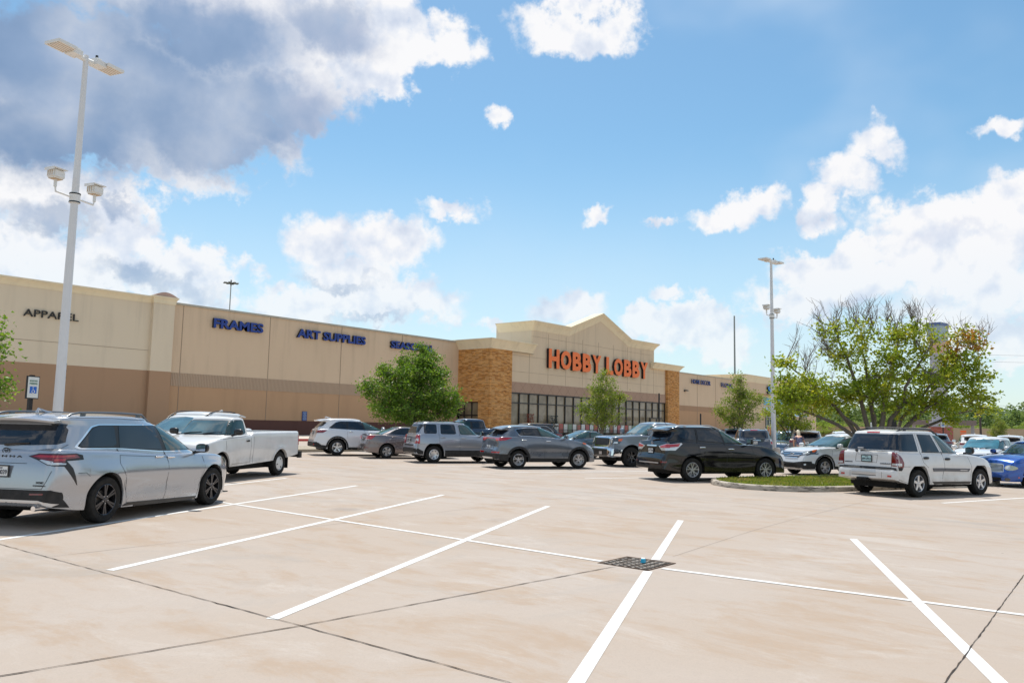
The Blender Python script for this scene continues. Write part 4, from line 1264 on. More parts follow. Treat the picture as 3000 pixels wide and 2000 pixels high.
# ---- 1. silver-blue minivan, nearest left
S = dict(L=5.17, W=1.99, r=.365, xr=1.13, xf=4.19, Ra=.435,
    top=[(0, .50), (.012, .66), (.03, .84), (.07, 1.02), (.13, 1.15), (.22, 1.19), (.6, 1.175), (1.4, 1.14), (2.6, 1.06), (3.7, 1.03), (4.3, 1.0), (4.7, .93), (4.95, .83), (5.08, .71), (5.14, .60), (5.17, .50)],
    bot=[(0, .40), (.05, .34), (.25, .30), (.6, .25), (1.5, .20), (3.6, .17), (4.7, .18), (5.1, .20), (5.17, .30)], plan=[(0, .76), (.03, .83), (.10, .90), (.25, .955), (.55, .99), (1.1, 1.0), (3.8, 1.0), (4.4, .975), (4.75, .91), (4.98, .80), (5.1, .69), (5.17, .56)],
    sec=[(0, .93), (.10, .955), (.18, .962), (.30, .965), (.42, .985), (.58, 1.0), (.74, .985), (.86, .96), (.94, .945), (1, .925)],
    cab=dict(zb=1.0, zt=1.70, rear=[(1.0, .10), (1.2, .13), (1.35, .18), (1.5, .26), (1.58, .30), (1.64, .24), (1.70, .20)], front=[(1.0, 4.42), (1.08, 4.06), (1.18, 3.86), (1.32, 3.60), (1.46, 3.28), (1.56, 3.00), (1.63, 2.72), (1.70, 2.35)],
        roof=[(.1, 1.665), (.5, 1.685), (1.5, 1.70), (2.4, 1.685), (3.0, 1.655), (4, 1.6)], wb=.925, wr=.76, rr=.085, nf=3.4, nr=5.5, crown=.045))
c = Car(S, 'minivan', 'light silver blue minivan with dark alloy wheels, the nearest vehicle at the left edge', 'minivan', (4.465, 13.545, 0.067, 28.25), P_SILV, None)
c.wheels('double8', RIMD, .25, .24)
w1 = chaikin([(.58, 1.235), (.90, 1.50), (1.05, 1.535), (1.385, 1.545), (1.40, 1.205), (.66, 1.205)], 1, q=.12)
w2 = [(1.50, 1.545), (2.44, 1.54), (2.60, 1.125), (1.46, 1.175)]
w3 = [(2.56, 1.535), (2.88, 1.505), (3.18, 1.41), (3.44, 1.275), (3.56, 1.10), (2.72, 1.115)]
w4 = [(3.49, 1.25), (3.80, 1.09), (3.62, 1.10)]
c.patch('window_surround', CHR, [('R', [chaikin([(.50, 1.21), (.86, 1.53), (1.05, 1.567), (2.5, 1.567), (2.95, 1.525), (3.35, 1.375), (3.92, 1.07), (2.6, 1.085), (1.4, 1.165), (.60, 1.18)], 1, q=.08)])], .003, .06, True)
c.patch('window_pillar_trim', BLK, [('R', [chaikin([(.56, 1.225), (.89, 1.515), (1.05, 1.55), (2.5, 1.55), (2.93, 1.51), (3.32, 1.365), (3.86, 1.085), (2.6, 1.10), (1.4, 1.18), (.63, 1.195)], 1, q=.08)])], .006, .06, True)
for w, m in ((w1, G_DARK), (w2, G_DARK), (w3, G_TEAL), (w4, G_DARK)): c.patch('window', m, [('R', [w])], .010, .06, True)
rg = chaikin([(-.78, 1.255), (-.30, 1.235), (.30, 1.235), (.78, 1.255), (.74, 1.50), (.60, 1.545), (-.60, 1.545), (-.74, 1.50)], 1, q=.12)
c.patch('rear_window', G_DARK, [('B', [rg])], .008, .06)
c.patch('rear_corner_glass', G_DARK, [('R', [[(.16, 1.27), (.30, 1.31), (.40, 1.45), (.47, 1.56), (.30, 1.56), (.22, 1.45)]])], .007, .05, True)
c.patch('windshield', G_SHLD, [('T', [[(4.05, -.72), (4.12, 0), (4.05, .72), (2.95, .60), (2.80, 0), (2.95, -.60)]])], .008, .08)
# spoiler over the tailgate glass
def spoiler(car, x0, x1, z0, z1, hw, zc=.03, m=None, name='spoiler', th=.035):
    if name == 'spoiler' and car.S['L'] != 5.17: hw -= .07; z0 -= .03; z1 -= .022
    def f(bm):
        n = 12; rows = []
        for i in range(n+1):
            y = -hw+2*hw*i/n; k = 1-(y/hw)**4; cr = zc*(1-(y/hw)**2)
            xa = x0+(.10*(1-k))
            rows.append([bm.verts.new(p) for p in ((xa, y, z0+cr), (xa+.02, y, z0+cr-th), (x1, y, z1+cr-th*1.6), (x1, y, z1+cr+.004), ((xa+x1)/2, y, (z0+z1)/2+cr+.010))])
        for a, q in zip(rows, rows[1:]):
            for k in range(5): bm.faces.new((a[k], a[(k+1) % 5], q[(k+1) % 5], q[k]))
        bm.faces.new(rows[0]); bm.faces.new(rows[-1])
    return car.mesh(name, f, m or car.P)
spoiler(c, .12, .62, 1.60, 1.665, .68, .045, th=.03)
c.patch('tail_light_surround', BLK, [('R', [[(.0, 1.115), (.44, 1.12), (.57, 1.09), (.58, 1.02), (.26, 1.01), (.36, .90), (.455, .64), (.34, .78), (.22, .93), (0, .945)]]), ('B', [[(-.42, 1.075), (-.58, 1.12), (-.95, 1.12), (-.95, .94), (-.78, .95), (-.60, 1.02)]])], .009, .04, True)
tl = c.patch('tail_light', RED2, [('R', [[(.0, 1.10), (.44, 1.105), (.50, 1.05), (.25, 1.035), (.22, .985), (0, .99)]]), ('B', [[(-.46, 1.075), (-.60, 1.108), (-.95, 1.105), (-.95, .995), (-.66, 1.03)]])], .015, .04, True)
c.patch('tail_light_bar', RED, [('R', [[(0, 1.085), (.40, 1.09), (.40, 1.072), (0, 1.06)], [(.03, 1.045), (.25, 1.04), (.21, 1.015), (.03, 1.01)]]), ('B', [[(-.52, 1.075), (-.62, 1.092), (-.95, 1.088), (-.95, 1.062), (-.62, 1.062)]])], .018, .04, True)
c.patch('reverse_lamp', CLR, [('R', [[(0, .99), (.18, .985), (.14, .955), (0, .955)]]), ('B', [[(-.63, 1.02), (-.66, 1.03), (-.95, .99), (-.95, .955), (-.79, .96)]])], .014, .04, True)
c.patch('rear_bumper_insert', PLAS, [('B', [[(-.86, .585), (.86, .585), (1.02, .47), (1.15, .36), (.85, .36), (.68, .41), (-.68, .41), (-.85, .36), (-1.15, .36), (-1.02, .47)]]), ('R', [[(-.02, .57), (.07, .56), (.24, .45), (.38, .31), (.12, .33), (0, .40)]])], .009, .03, True)
c.patch('bumper_trim', SATIN, [('B', [[(-.72, .435), (.72, .435), (.90, .375), (.86, .345), (.68, .40), (-.68, .40), (-.86, .345), (-.90, .375)]])], .014, .03)
c.patch('reflector', RED2, [('B', [[(-.56, .535), (-.78, .54), (-.78, .515), (-.56, .51)]])], .014, .05, True)
c.patch('rocker_trim', BLK, [('R', [[(1.56, .235), (1.72, .27), (3.70, .215), (3.74, .17), (1.60, .195)]])], .010, .08, True)
c.seams([[(1.42, 1.55), (1.40, 1.18), (1.43, 1.06), (1.41, .93), (1.58, .66), (1.66, .27)], [(2.52, 1.55), (2.64, 1.10), (2.73, .90), (2.72, .42), (2.66, .23)], [(3.80, 1.06), (3.86, .78), (3.74, .42), (3.70, .22)], [(.46, .82), (.62, .82), (.70, .76)], [(1.66, .27), (2.66, .23), (3.70, .21)], [(1.43, 1.06), (2.72, .99)], [(.40, 1.66), (1.4, 1.665), (2.6, 1.63)]], .007)
c.seams([[(-.80, 1.25), (-.86, 1.12), (-.87, .95), (-.80, .72), (-.74, .60)], [(.80, 1.25), (.86, 1.12), (.87, .95), (.80, .72), (.74, .60)], [(-.74, .60), (.74, .60)], [(-.42, .97), (.42, .97)]], .008, 'B', False)
c.handles([(2.48, 1.005), (2.82, .985)], CHR, .20, .045)
c.mirrors(3.58, 1.13, BLK, 1.09, (.18, .25, .17))
c.rails(.50, 2.55, .66, 1.7, mat('gunmetal', (.16, .17, .18), .3, .7), .05, .017)
c.plate(0.0, .85, True, 'VX\u00b78039')
ring_logo(c, 0, 1.15, .065, True, BLK, 'ovals')
c.text('SIENNA', 0, 1.055, .62, .032, BLK, sp=1.6)
c.text('XSE', -.70, .68, .13, .030, BLK); c.text('HYBRID', -.70, .64, .2, .02, BLK)
c.wiper('B', (.05, 1.235), (-.36, 1.265), .016)
c.mesh('shark_fin', lambda bm: tube(bm, [(.95, 0, 1.735), (.80, 0, 1.755), (.66, 0, 1.80), (.64, 0, 1.74)], [.01, .022, .012, .03], 8), P_SILV)
c.patch('headlight', LAMPD, [('R', [[(4.60, .935), (4.90, .865), (5.06, .755), (5.04, .70), (4.76, .80)]])], .008, .04, True)
c.patch('headlight_lens', CLR, [('R', [[(4.82, .85), (4.96, .81), (5.04, .735), (4.86, .80)]])], .013, .04, True)
c.mesh('exhaust_tip', lambda bm: tube(bm, [(.02, -.62, .31), (.3, -.62, .31)], .04, 12), CHR)
c.mesh('front_lip', lambda bm: box(bm, (5.05, -.0, .19), (.12, 1.55, .02)), BLK)
# ---- generic suv assembly used by several builds
def windows(c, wins, trim=None, trim_m=BLK, tint=G_DARK, front=G_TEAL, fi=-1, off=.010):
    if trim: c.patch('window_trim', trim_m, [('R', [trim])], off-.003, .06, True)
    for i, w in enumerate(wins):
        c.patch('window', front if i == len(wins)+fi or (fi < -1 and i >= len(wins)+fi) else tint, [('R', [w])], off+.003, .06, True)
# ---- 2. white SUV with roof rack (right)
S = dict(L=4.87, W=1.90, r=.375, xr=1.0, xf=3.87, Ra=.475, archflat=1,
    top=[(0, .62), (.02, .735), (.055, .765), (.075, .80), (.085, 1.0), (.11, 1.19), (.16, 1.215), (.5, 1.205), (2.2, 1.18), (3.2, 1.165), (3.7, 1.13), (4.2, 1.06), (4.5, .95), (4.68, .83), (4.77, .70), (4.83, .58), (4.87, .5)],
    bot=[(0, .50), (.06, .47), (.4, .40), (.6, .36), (1.3, .34), (3.3, .32), (4.5, .32), (4.75, .36), (4.87, .44)], plan=std_plan(4.87, .90, .70),
    cab=dict(zb=1.1, zt=1.80, rear=[(1.1, .10), (1.25, .13), (1.6, .28), (1.72, .36), (1.80, .42)], front=[(1.1, 3.52), (1.2, 3.26), (1.35, 3.02), (1.5, 2.80), (1.65, 2.56), (1.73, 2.38), (1.80, 2.1)],
        roof=[(.2, 1.765), (.9, 1.795), (1.8, 1.80), (2.6, 1.775), (3, 1.7)], wb=.885, wr=.69, rr=.07, nf=4.0, nr=8, crown=.05))
c = Car(S, 'suv', 'older white SUV with black roof rack and red tail lights, right of the grass island', 'SUV', (23.51, 6.443, 0.01, -21.75), P_WORN)
c.wheels('star5', RIMS, .225, .245)
w1 = [(.33, 1.245), (.42, 1.50), (.55, 1.70), (1.07, 1.715), (1.07, 1.24)]
w2 = [(1.24, 1.71), (1.83, 1.70), (2.03, 1.235), (1.28, 1.24)]
w3 = [(1.97, 1.69), (2.34, 1.665), (2.66, 1.50), (2.98, 1.32), (3.10, 1.215), (2.20, 1.22)]
windows(c, [w1, w2, w3])
c.patch('window_frame', BLK, [('R', [[(1.25, 1.215), (3.18, 1.19), (3.18, 1.21), (1.25, 1.24)], [(2.66, 1.52), (3.14, 1.20), (3.04, 1.20), (2.62, 1.50)]])], .012, .08, True)
c.patch('rear_window', G_DARK, [('B', [[(-.80, 1.275), (.80, 1.275), (.74, 1.62), (.68, 1.70), (-.68, 1.70), (-.74, 1.62)]])], .008, .06)
c.patch('rear_corner_glass', G_DARK, [('R', [[(.14, 1.27), (.33, 1.265), (.42, 1.50), (.54, 1.69), (.38, 1.69), (.30, 1.60)]])], .007, .05, True)
c.patch('windshield', G_SHLD, [('T', [[(3.40, -.70), (3.50, 0), (3.40, .70), (2.52, .58), (2.45, 0), (2.52, -.58)]])], .008, .08)
c.patch('brake_light', RED, [('B', [[(-.20, 1.735), (.20, 1.735), (.20, 1.76), (-.20, 1.76)]])], .01, .05)
tlp = chaikin([(.02, 1.215), (.20, 1.19), (.33, 1.08), (.39, .93), (.36, .80), (.02, .83)], 1, q=.15)
c.patch('tail_light', RED2, [('R', [tlp]), ('B', [[(-.76, 1.215), (-.93, 1.18), (-.95, .84), (-.76, .85)]])], .014, .04, True)
c.patch('reverse_lamp', CLR, [('R', [[(.04, .92), (.30, .92), (.30, .85), (.04, .85)]]), ('B', [[(-.78, .92), (-.93, .92), (-.93, .86), (-.78, .87)]])], .018, .04, True)
c.patch('bumper_top_pad', PLAS, [('B', [[(-.90, .80), (.90, .80), (.90, .745), (-.90, .745)]]), ('R', [[(.02, .83), (.36, .80), (.30, .72), (.04, .73)]])], .006, .05, True)
c.patch('bumper_step', BLK, [('B', [[(-.32, .58), (.45, .58), (.45, .565), (-.32, .565)]])], .006, .05)
c.patch('bumper_panel', SATIN, [('B', [[(-.30, .72), (.45, .72), (.47, .59), (-.33, .59)]])], .004, .05)
c.patch('reflector', RED, [('B', [[(-.68, .60), (-.80, .60), (-.80, .55), (-.68, .55)]])], .008, .05, True)
c.seams([[(1.15, 1.72), (1.16, 1.23), (1.20, .95), (1.40, .80)], [(1.93, 1.71), (2.12, 1.22), (2.16, .82), (2.02, .42)], [(3.25, 1.19), (3.42, .80), (3.36, .44)], [(.04, .835), (.62, .835)], [(.12, .50), (.52, .40)]], .008)
c.seams([[(-.76, 1.25), (-.75, .81), (.75, .81), (.76, 1.25)], [(-.33, 1.13), (.35, 1.14), (.37, .93), (-.30, .92), (-.33, 1.13)], [(-.5, .75), (-.5, .52)], [(.5, .75), (.5, .52)]], .008, 'B', False)
c.patch('side_moulding', mat('moulding_grey', (.10, .105, .12), .5), [('R', [[(1.60, .79), (2.13, .785), (2.13, .70), (1.64, .70)], [(2.16, .785), (3.34, .76), (3.26, .675), (2.16, .70)]])], .016, .08, True)
c.patch('moulding_badge', CLR, [('R', [[(2.86, .735), (3.2, .725), (3.2, .705), (2.86, .715)]])], .02, .08, True)
c.patch('rocker_trim', BLK, [('R', [[(1.48, .42), (3.40, .40), (3.42, .33), (1.48, .33)]])], .006, .1, True)
c.handles([(1.34, 1.065), (2.30, 1.035)], BLK, .20, .07)
c.mirrors(3.14, 1.28, BLK, 1.07, (.17, .24, .20))
c.rails(.55, 2.55, .60, 1.8, BLK, .045, .02)
c.mesh('rack_bar', lambda bm: (tube(bm, [(.85, -.60, 1.88), (.85, 0, 1.895), (.85, .60, 1.88)], .016, 6), tube(bm, [(2.1, -.60, 1.88), (2.1, 0, 1.895), (2.1, .60, 1.88)], .016, 6)), BLK)
c.plate(0.0, 1.025, True, '899-0953', mat('plate_pale_blue', (.45, .66, .68), .5))
c.text('CHEVROLET', -.58, .885, .33, .035, INK); c.text('TRAILBLAZER', .60, .90, .27, .03, INK)
c.mesh('tow_hitch', lambda bm: (box(bm, (.0, .06, .47), (.22, .30, .08)), tube(bm, [(-.1, .06, .47), (-.16, .06, .47)], .03, 8)), UNDER)
c.wiper('B', (.22, 1.235), (-.62, 1.215)); c.wiper('B', (.36, 1.24), (.30, 1.20), .03)
c.mesh('gate_handle', lambda bm: box(bm, (.10, .20, 1.315), (.05, .17, .035)), CLR)
# ---- 3. black SUV centre-right
S = dict(L=5.0, W=1.96, r=.385, xr=1.07, xf=3.97, Ra=.455,
    top=[(0, .58), (.015, .72), (.04, .77), (.09, .86), (.13, 1.1), (.19, 1.27), (.3, 1.29), (.8, 1.285), (1.6, 1.24), (2.8, 1.205), (3.4, 1.20), (4.0, 1.14), (4.4, 1.04), (4.7, .90), (4.86, .77), (4.94, .64), (5.0, .5)],
    bot=[(0, .45), (.06, .40), (.4, .34), (.8, .30), (3.5, .28), (4.5, .28), (4.9, .27), (5.0, .36)], plan=std_plan(5.0, .80, .62),
    cab=dict(zb=1.1, zt=1.77, rear=[(1.1, .16), (1.3, .22), (1.45, .33), (1.6, .45), (1.7, .40), (1.77, .42)], front=[(1.1, 3.75), (1.22, 3.48), (1.36, 3.20), (1.5, 2.93), (1.62, 2.66), (1.70, 2.42), (1.77, 2.1)],
        roof=[(.2, 1.72), (.8, 1.755), (1.7, 1.77), (2.6, 1.735), (3, 1.68)], wb=.91, wr=.72, rr=.08, nf=3.6, nr=5, crown=.045))
PATH = S
def path_suv(label, pose, P, detail=True, group=None, name='suv'):
    c = Car(PATH, name, label, 'SUV', pose, P, group)
    c.wheels('y5', RIMG, .24, .25)
    w1 = chaikin([(.62, 1.52), (.74, 1.64), (1.26, 1.67), (1.26, 1.335), (.82, 1.36), (.68, 1.42)], 1, q=.15)
    w2 = [(1.34, 1.67), (2.18, 1.66), (2.30, 1.27), (1.34, 1.32)]
    w3 = [(2.26, 1.65), (2.52, 1.615), (2.86, 1.47), (3.14, 1.32), (3.22, 1.26), (2.38, 1.265)]
    windows(c, [w1, w2, w3], [(1.29, 1.69), (2.2, 1.685), (2.56, 1.64), (2.92, 1.48), (3.30, 1.25), (2.3, 1.25), (1.29, 1.30)])
    c.patch('rear_window', G_DARK, [('B', [[(-.70, 1.40), (-.22, 1.29), (.22, 1.29), (.70, 1.40), (.66, 1.60), (-.66, 1.60)]])], .008, .06)
    c.patch('windshield', G_SHLD, [('T', [[(3.55, -.70), (3.66, 0), (3.55, .70), (2.62, .58), (2.52, 0), (2.62, -.58)]])], .008, .08)
    spoiler(c, .20, .62, 1.665, 1.735, .68, .045)
    c.patch('brake_light', RED2, [('B', [[(-.14, 1.66), (.14, 1.66), (.14, 1.68), (-.14, 1.68)]])], .02, .05)
    c.patch('tail_light', CLR, [('R', [[(.12, 1.19), (.66, 1.235), (.70, 1.21), (.42, 1.0), (.12, 1.0)]]), ('B', [[(-.44, 1.12), (-.98, 1.24), (-.98, .99), (-.62, .995)]])], .012, .04, True)
    c.patch('tail_light_lens', RED, [('R', [[(.12, 1.175), (.62, 1.218), (.54, 1.12), (.12, 1.08)]]), ('B', [[(-.50, 1.12), (-.98, 1.22), (-.98, 1.075), (-.58, 1.075)]])], .018, .04, True)
    c.patch('plate_bar', CHR, [('B', [[(-.30, 1.15), (.30, 1.15), (.30, 1.11), (-.30, 1.11)]])], .014, .06)
    c.patch('bumper_chrome', SATIN, [('B', [[(-.60, .61), (.60, .61), (.60, .57), (-.60, .57)]])], .010, .06)
    c.patch('reflector', RED2, [('B', [[(-.72, .65), (-.90, .65), (-.90, .60), (-.72, .60)]])], .01, .05, True)
    c.patch('lower_cladding', PLAS, [('B', [[(-.80, .50), (.80, .50), (.9, .40), (-.9, .40)]])], .006, .06)
    c.seams([[(1.28, 1.70), (1.28, 1.30), (1.32, .98), (1.50, .78)], [(2.22, 1.68), (2.34, 1.26), (2.42, .95), (2.40, .36)], [(3.38, 1.22), (3.50, .80), (3.44, .34)], [(.30, .40), (.62, .75)]], .007)
    c.seams([[(-.74, 1.36), (-.60, .98), (-.64, .80), (.64, .80), (.60, .98), (.74, 1.36)]], .008, 'B', False)
    c.handles([(1.46, 1.10), (2.58, 1.055)], CHR, .22, .05)
    c.mirrors(3.24, 1.32, P, 1.08, (.18, .24, .18))
    c.rails(.62, 2.7, .64, 1.77, SATIN, .045, .018)
    c.plate(0.0, .97, True, 'JYT-4750')
    ring_logo(c, 0, 1.21, .055, True, CHR, 'ringbar')
    c.wiper('B', (.02, 1.285), (-.36, 1.345), .014)
    c.mesh('antenna', lambda bm: tube(bm, [(.72, 0, 1.80), (.52, 0, 1.98)], .006, 6), BLK)
    c.patch('headlight', CLR, [('R', [[(4.35, 1.0), (4.82, .86), (4.9, .78), (4.6, .86)]])], .008, .04, True)
    return c
path_suv('glossy black sport utility vehicle with silver roof rails, parked left of the grass island', (23.34, 13.175, 0.049, -29.5), P_BLACK)
# ---- 4. grey compact SUV
S = dict(L=4.48, W=1.855, r=.35, xr=.92, xf=3.59, Ra=.43,
    top=[(0, .55), (.015, .68), (.05, .74), (.09, .84), (.13, 1.05), (.20, 1.20), (.35, 1.225), (1.0, 1.22), (1.9, 1.20), (2.8, 1.16), (3.3, 1.12), (3.8, 1.03), (4.15, .90), (4.33, .77), (4.42, .62), (4.48, .5)],
    bot=[(0, .42), (.06, .36), (.4, .31), (.8, .28), (3.2, .26), (4.2, .25), (4.4, .26), (4.48, .36)], plan=std_plan(4.48, .80, .62),
    cab=dict(zb=1.05, zt=1.64, rear=[(1.05, .15), (1.25, .24), (1.4, .38), (1.5, .50), (1.58, .46), (1.64, .5)], front=[(1.05, 3.42), (1.15, 3.16), (1.28, 2.90), (1.4, 2.66), (1.5, 2.42), (1.58, 2.15), (1.64, 1.85)],
        roof=[(.2, 1.575), (.7, 1.615), (1.5, 1.64), (2.2, 1.605), (3, 1.53)], wb=.865, wr=.66, rr=.08, nf=3.4, nr=5, crown=.045))
c = Car(S, 'suv', 'grey compact crossover with black wheel arches and a red light strip across its tailgate', 'SUV', (23.504, 20.364, 0.095, -25.75), P_GREY)
c.S['steer'] = -14
c.wheels('double5', RIMS, .225, .235)
dlo = chaikin([(.86, 1.46), (.90, 1.505), (1.30, 1.56), (1.80, 1.575), (2.20, 1.54), (2.62, 1.38), (3.02, 1.165), (1.9, 1.235), (1.0, 1.265)], 1, q=.08)
c.patch('window_surround', CHR, [('R', [grow(dlo, .014)])], .003, .05, True)
windows(c, [[(.90, 1.475), (1.10, 1.515), (1.16, 1.275), (1.02, 1.28)], [(1.13, 1.52), (1.74, 1.56), (1.86, 1.255), (1.19, 1.275)], [(1.82, 1.56), (2.18, 1.53), (2.60, 1.365), (2.92, 1.20), (1.94, 1.25)]], dlo)
c.patch('rear_window', G_DARK, [('B', [chaikin([(-.60, 1.27), (0, 1.235), (.60, 1.27), (.64, 1.46), (-.64, 1.46)], 1, q=.1)])], .008, .05)
c.patch('windshield', G_SHLD, [('T', [[(3.22, -.66), (3.34, 0), (3.22, .66), (2.36, .54), (2.26, 0), (2.36, -.54)]])], .008, .08)
spoiler(c, .20, .66, 1.525, 1.615, .66, .04)
c.patch('tail_light', RED, [('R', [chaikin([(.10, 1.165), (.34, 1.185), (.66, 1.175), (.36, 1.075), (.08, 1.055)], 1, q=.1)]), ('B', [[(-.36, 1.165), (-.97, 1.18), (-.97, 1.06), (-.55, 1.05)]])], .014, .04, True)
c.patch('light_strip', RED, [('B', [[(-.40, 1.165), (.40, 1.165), (.40, 1.135), (-.40, 1.135)]])], .013, .05)
c.patch('rear_cladding', PLAS, [('B', [[(-.97, .57), (.97, .57), (.97, .40), (.5, .36), (-.5, .36), (-.97, .40)]]), ('R', [[(-.01, .57), (.50, .55), (.50, .30), (.02, .36)]])], .008, .06, True)
c.patch('skid_plate', SATIN, [('B', [[(-.5, .43), (.5, .43), (.45, .37), (-.45, .37)]])], .012, .06)
c.patch('bumper_lamp', RED, [('B', [[(-.34, .645), (-.86, .65), (-.84, .595), (-.40, .59)]]), ('R', [[(.0, .65), (.12, .65), (.12, .59), (.0, .595)]])], .012, .04, True)
c.patch('arch_cladding', PLAS, [('R', arc_band(.92, .35, .43, .51, -8, 188)+arc_band(3.59, .35, .43, .51, -8, 188)), ('R', [[(1.42, .41), (3.10, .40), (3.10, .27), (1.42, .28)]])], .018, .03, True)
c.seams([[(.92, 1.28), (1.06, .98), (1.32, .72)], [(1.84, 1.56), (1.95, 1.24), (2.06, .95), (2.04, .41)], [(3.0, 1.15), (3.10, .82), (2.98, .42)]], .007)
c.seams([[(-.42, .80), (.42, .80)], [(-.5, 1.05), (-.44, .72), (.44, .72), (.5, 1.05)]], .008, 'B', False)
c.handles([(1.15, 1.10), (2.21, 1.06)], CHR, .20, .045)
c.mirrors(2.92, 1.235, P_GREY, 1.02, (.17, .22, .16))
c.plate(.0, .80, True, 'DK2', h=.16, frame=False)
c.wiper('B', (.02, 1.235), (-.30, 1.27), .016)
c.patch('headlight', CLR, [('R', [[(3.80, 1.00), (4.16, .88), (4.26, .76), (4.02, .86)]])], .008, .04, True)
c.patch('indicator_lamp', AMB, [('R', [[(3.78, 1.015), (3.95, .975), (3.93, .94), (3.80, .965)]])], .013, .04, True)
# ---- 5. boxy silver SUV
S = dict(L=4.41, W=1.76, r=.355, xr=.86, xf=3.49, Ra=.45, archflat=1,
    top=[(0, .56), (.015, .70), (.04, .76), (.085, .78), (.10, .9), (.13, 1.12), (.18, 1.185), (1.0, 1.19), (2.8, 1.16), (3.3, 1.11), (3.9, 1.03), (4.2, .96), (4.33, .85), (4.38, .7), (4.41, .5)],
    bot=[(0, .44), (.06, .38), (.4, .32), (.7, .29), (3.2, .28), (4.1, .28), (4.35, .32), (4.41, .42)], plan=std_plan(4.41, .86, .74),
    cab=dict(zb=1.05, zt=1.69, rear=[(1.05, .12), (1.2, .14), (1.5, .24), (1.62, .31), (1.69, .38)], front=[(1.05, 3.18), (1.15, 2.98), (1.3, 2.80), (1.45, 2.66), (1.56, 2.54), (1.63, 2.40), (1.69, 2.15)],
        roof=[(.2, 1.655), (.7, 1.685), (1.6, 1.69), (2.4, 1.66), (3, 1.6)], wb=.83, wr=.65, rr=.06, nf=4.5, nr=7, crown=.04))
c = Car(S, 'suv', 'boxy light silver SUV with upright red tail lights, beside the bronze sedan', 'SUV', (23.358, 24.659, 0.122, -26), P_SIL2)
c.wheels('steel', RIMS, .215, .225)
def rq(x0, x1, z0, z1, dx=0): return chaikin([(x0, z0), (x1, z0), (x1-dx, z1), (x0, z1)], 2, q=.08)
wins = [rq(.43, .98, 1.215, 1.60), rq(1.15, 1.84, 1.20, 1.605, .05), chaikin([(2.02, 1.19), (2.88, 1.17), (2.86, 1.25), (2.52, 1.58), (1.95, 1.60)], 1, q=.08)]
windows(c, [grow(w, -.018) for w in wins])
c.patch('window_trim', BLK, [('R', [w]) for w in wins], .004, .06, True)
c.patch('rear_window', G_DARK, [('B', [rq(-.66, .66, 1.235, 1.60)])], .008, .06)
c.patch('windshield', G_SHLD, [('T', [[(3.02, -.66), (3.10, 0), (3.02, .66), (2.54, .58), (2.50, 0), (2.54, -.58)]])], .008, .08)
c.patch('brake_light', RED2, [('B', [[(-.12, 1.625), (.12, 1.625), (.12, 1.645), (-.12, 1.645)]])], .01, .05)
c.patch('tail_light', RED, [('R', [[(.07, 1.15), (.235, 1.15), (.235, .80), (.07, .80)]]), ('B', [[(-.66, 1.15), (-.87, 1.15), (-.87, .80), (-.66, .80)]])], .022, .04, True)
c.patch('reverse_lamp', CLR, [('R', [[(.08, 1.01), (.16, 1.01), (.16, .90), (.08, .90)]]), ('B', [[(-.72, 1.01), (-.86, 1.01), (-.86, .90), (-.72, .90)]])], .028, .04, True)
c.patch('bumper_step', PLAS, [('B', [[(-.60, .765), (.60, .765), (.62, .70), (-.62, .70)]])], .01, .06)
c.patch('lower_cladding', PLAS, [('B', [[(-.9, .60), (-.45, .62), (.45, .62), (.9, .60), (.9, .40), (-.9, .40)]]), ('R', [[(-.01, .60), (.16, .60), (.34, .51), (.46, .48), (.40, .30), (.02, .38)], [(1.27, .53), (3.02, .53), (3.02, .29), (1.27, .29)]])], .008, .07, True)
c.patch('side_moulding', SATIN, [('R', [[(1.42, .70), (3.02, .685), (3.02, .665), (1.42, .68)]])], .012, .1, True)
c.seams([[(1.06, 1.66), (1.07, 1.15), (1.10, .80)], [(1.90, 1.64), (2.00, 1.15), (2.01, .30)], [(3.02, 1.15), (3.05, .30)], [(.07, .79), (.46, .79)]], .007)
c.seams([[(-.68, 1.22), (-.64, .79), (.64, .79), (.68, 1.22)]], .008, 'B', False)
c.handles([(1.24, 1.06), (2.16, 1.04)], P_SIL2, .22, .045)
c.mirrors(2.95, 1.24, BLK, .98, (.15, .22, .20))
c.rails(.40, 2.2, .56, 1.69, BLK, .03, .015)
c.plate(.10, .95, True, 'FKM', h=.17, frame=True)
# ---- 6. bronze grey sedan
SED = dict(L=4.56, W=1.75, r=.32, xr=.98, xf=3.65, Ra=.385,
    top=[(0, .52), (.015, .64), (.05, .72), (.10, .88), (.13, 1.02), (.2, 1.07), (.55, 1.07), (.9, 1.05), (1.6, 1.01), (2.8, .975), (3.2, .965), (3.8, .89), (4.2, .78), (4.4, .66), (4.5, .56), (4.56, .45)],
    bot=[(0, .38), (.06, .32), (.4, .27), (.8, .22), (3.4, .20), (4.3, .20), (4.5, .22), (4.56, .30)], plan=std_plan(4.56, .78, .62),
    cab=dict(zb=.95, zt=1.42, rear=[(.95, .42), (1.07, .62), (1.2, .92), (1.32, 1.24), (1.38, 1.46), (1.42, 1.66)], front=[(.95, 3.45), (1.05, 3.16), (1.16, 2.90), (1.27, 2.63), (1.35, 2.38), (1.39, 2.22), (1.42, 2.05)],
        roof=[(1, 1.385), (1.6, 1.415), (2.0, 1.42), (2.5, 1.40), (3, 1.36)], wb=.80, wr=.60, rr=.07, nf=3.6, nr=3.8, crown=.04))
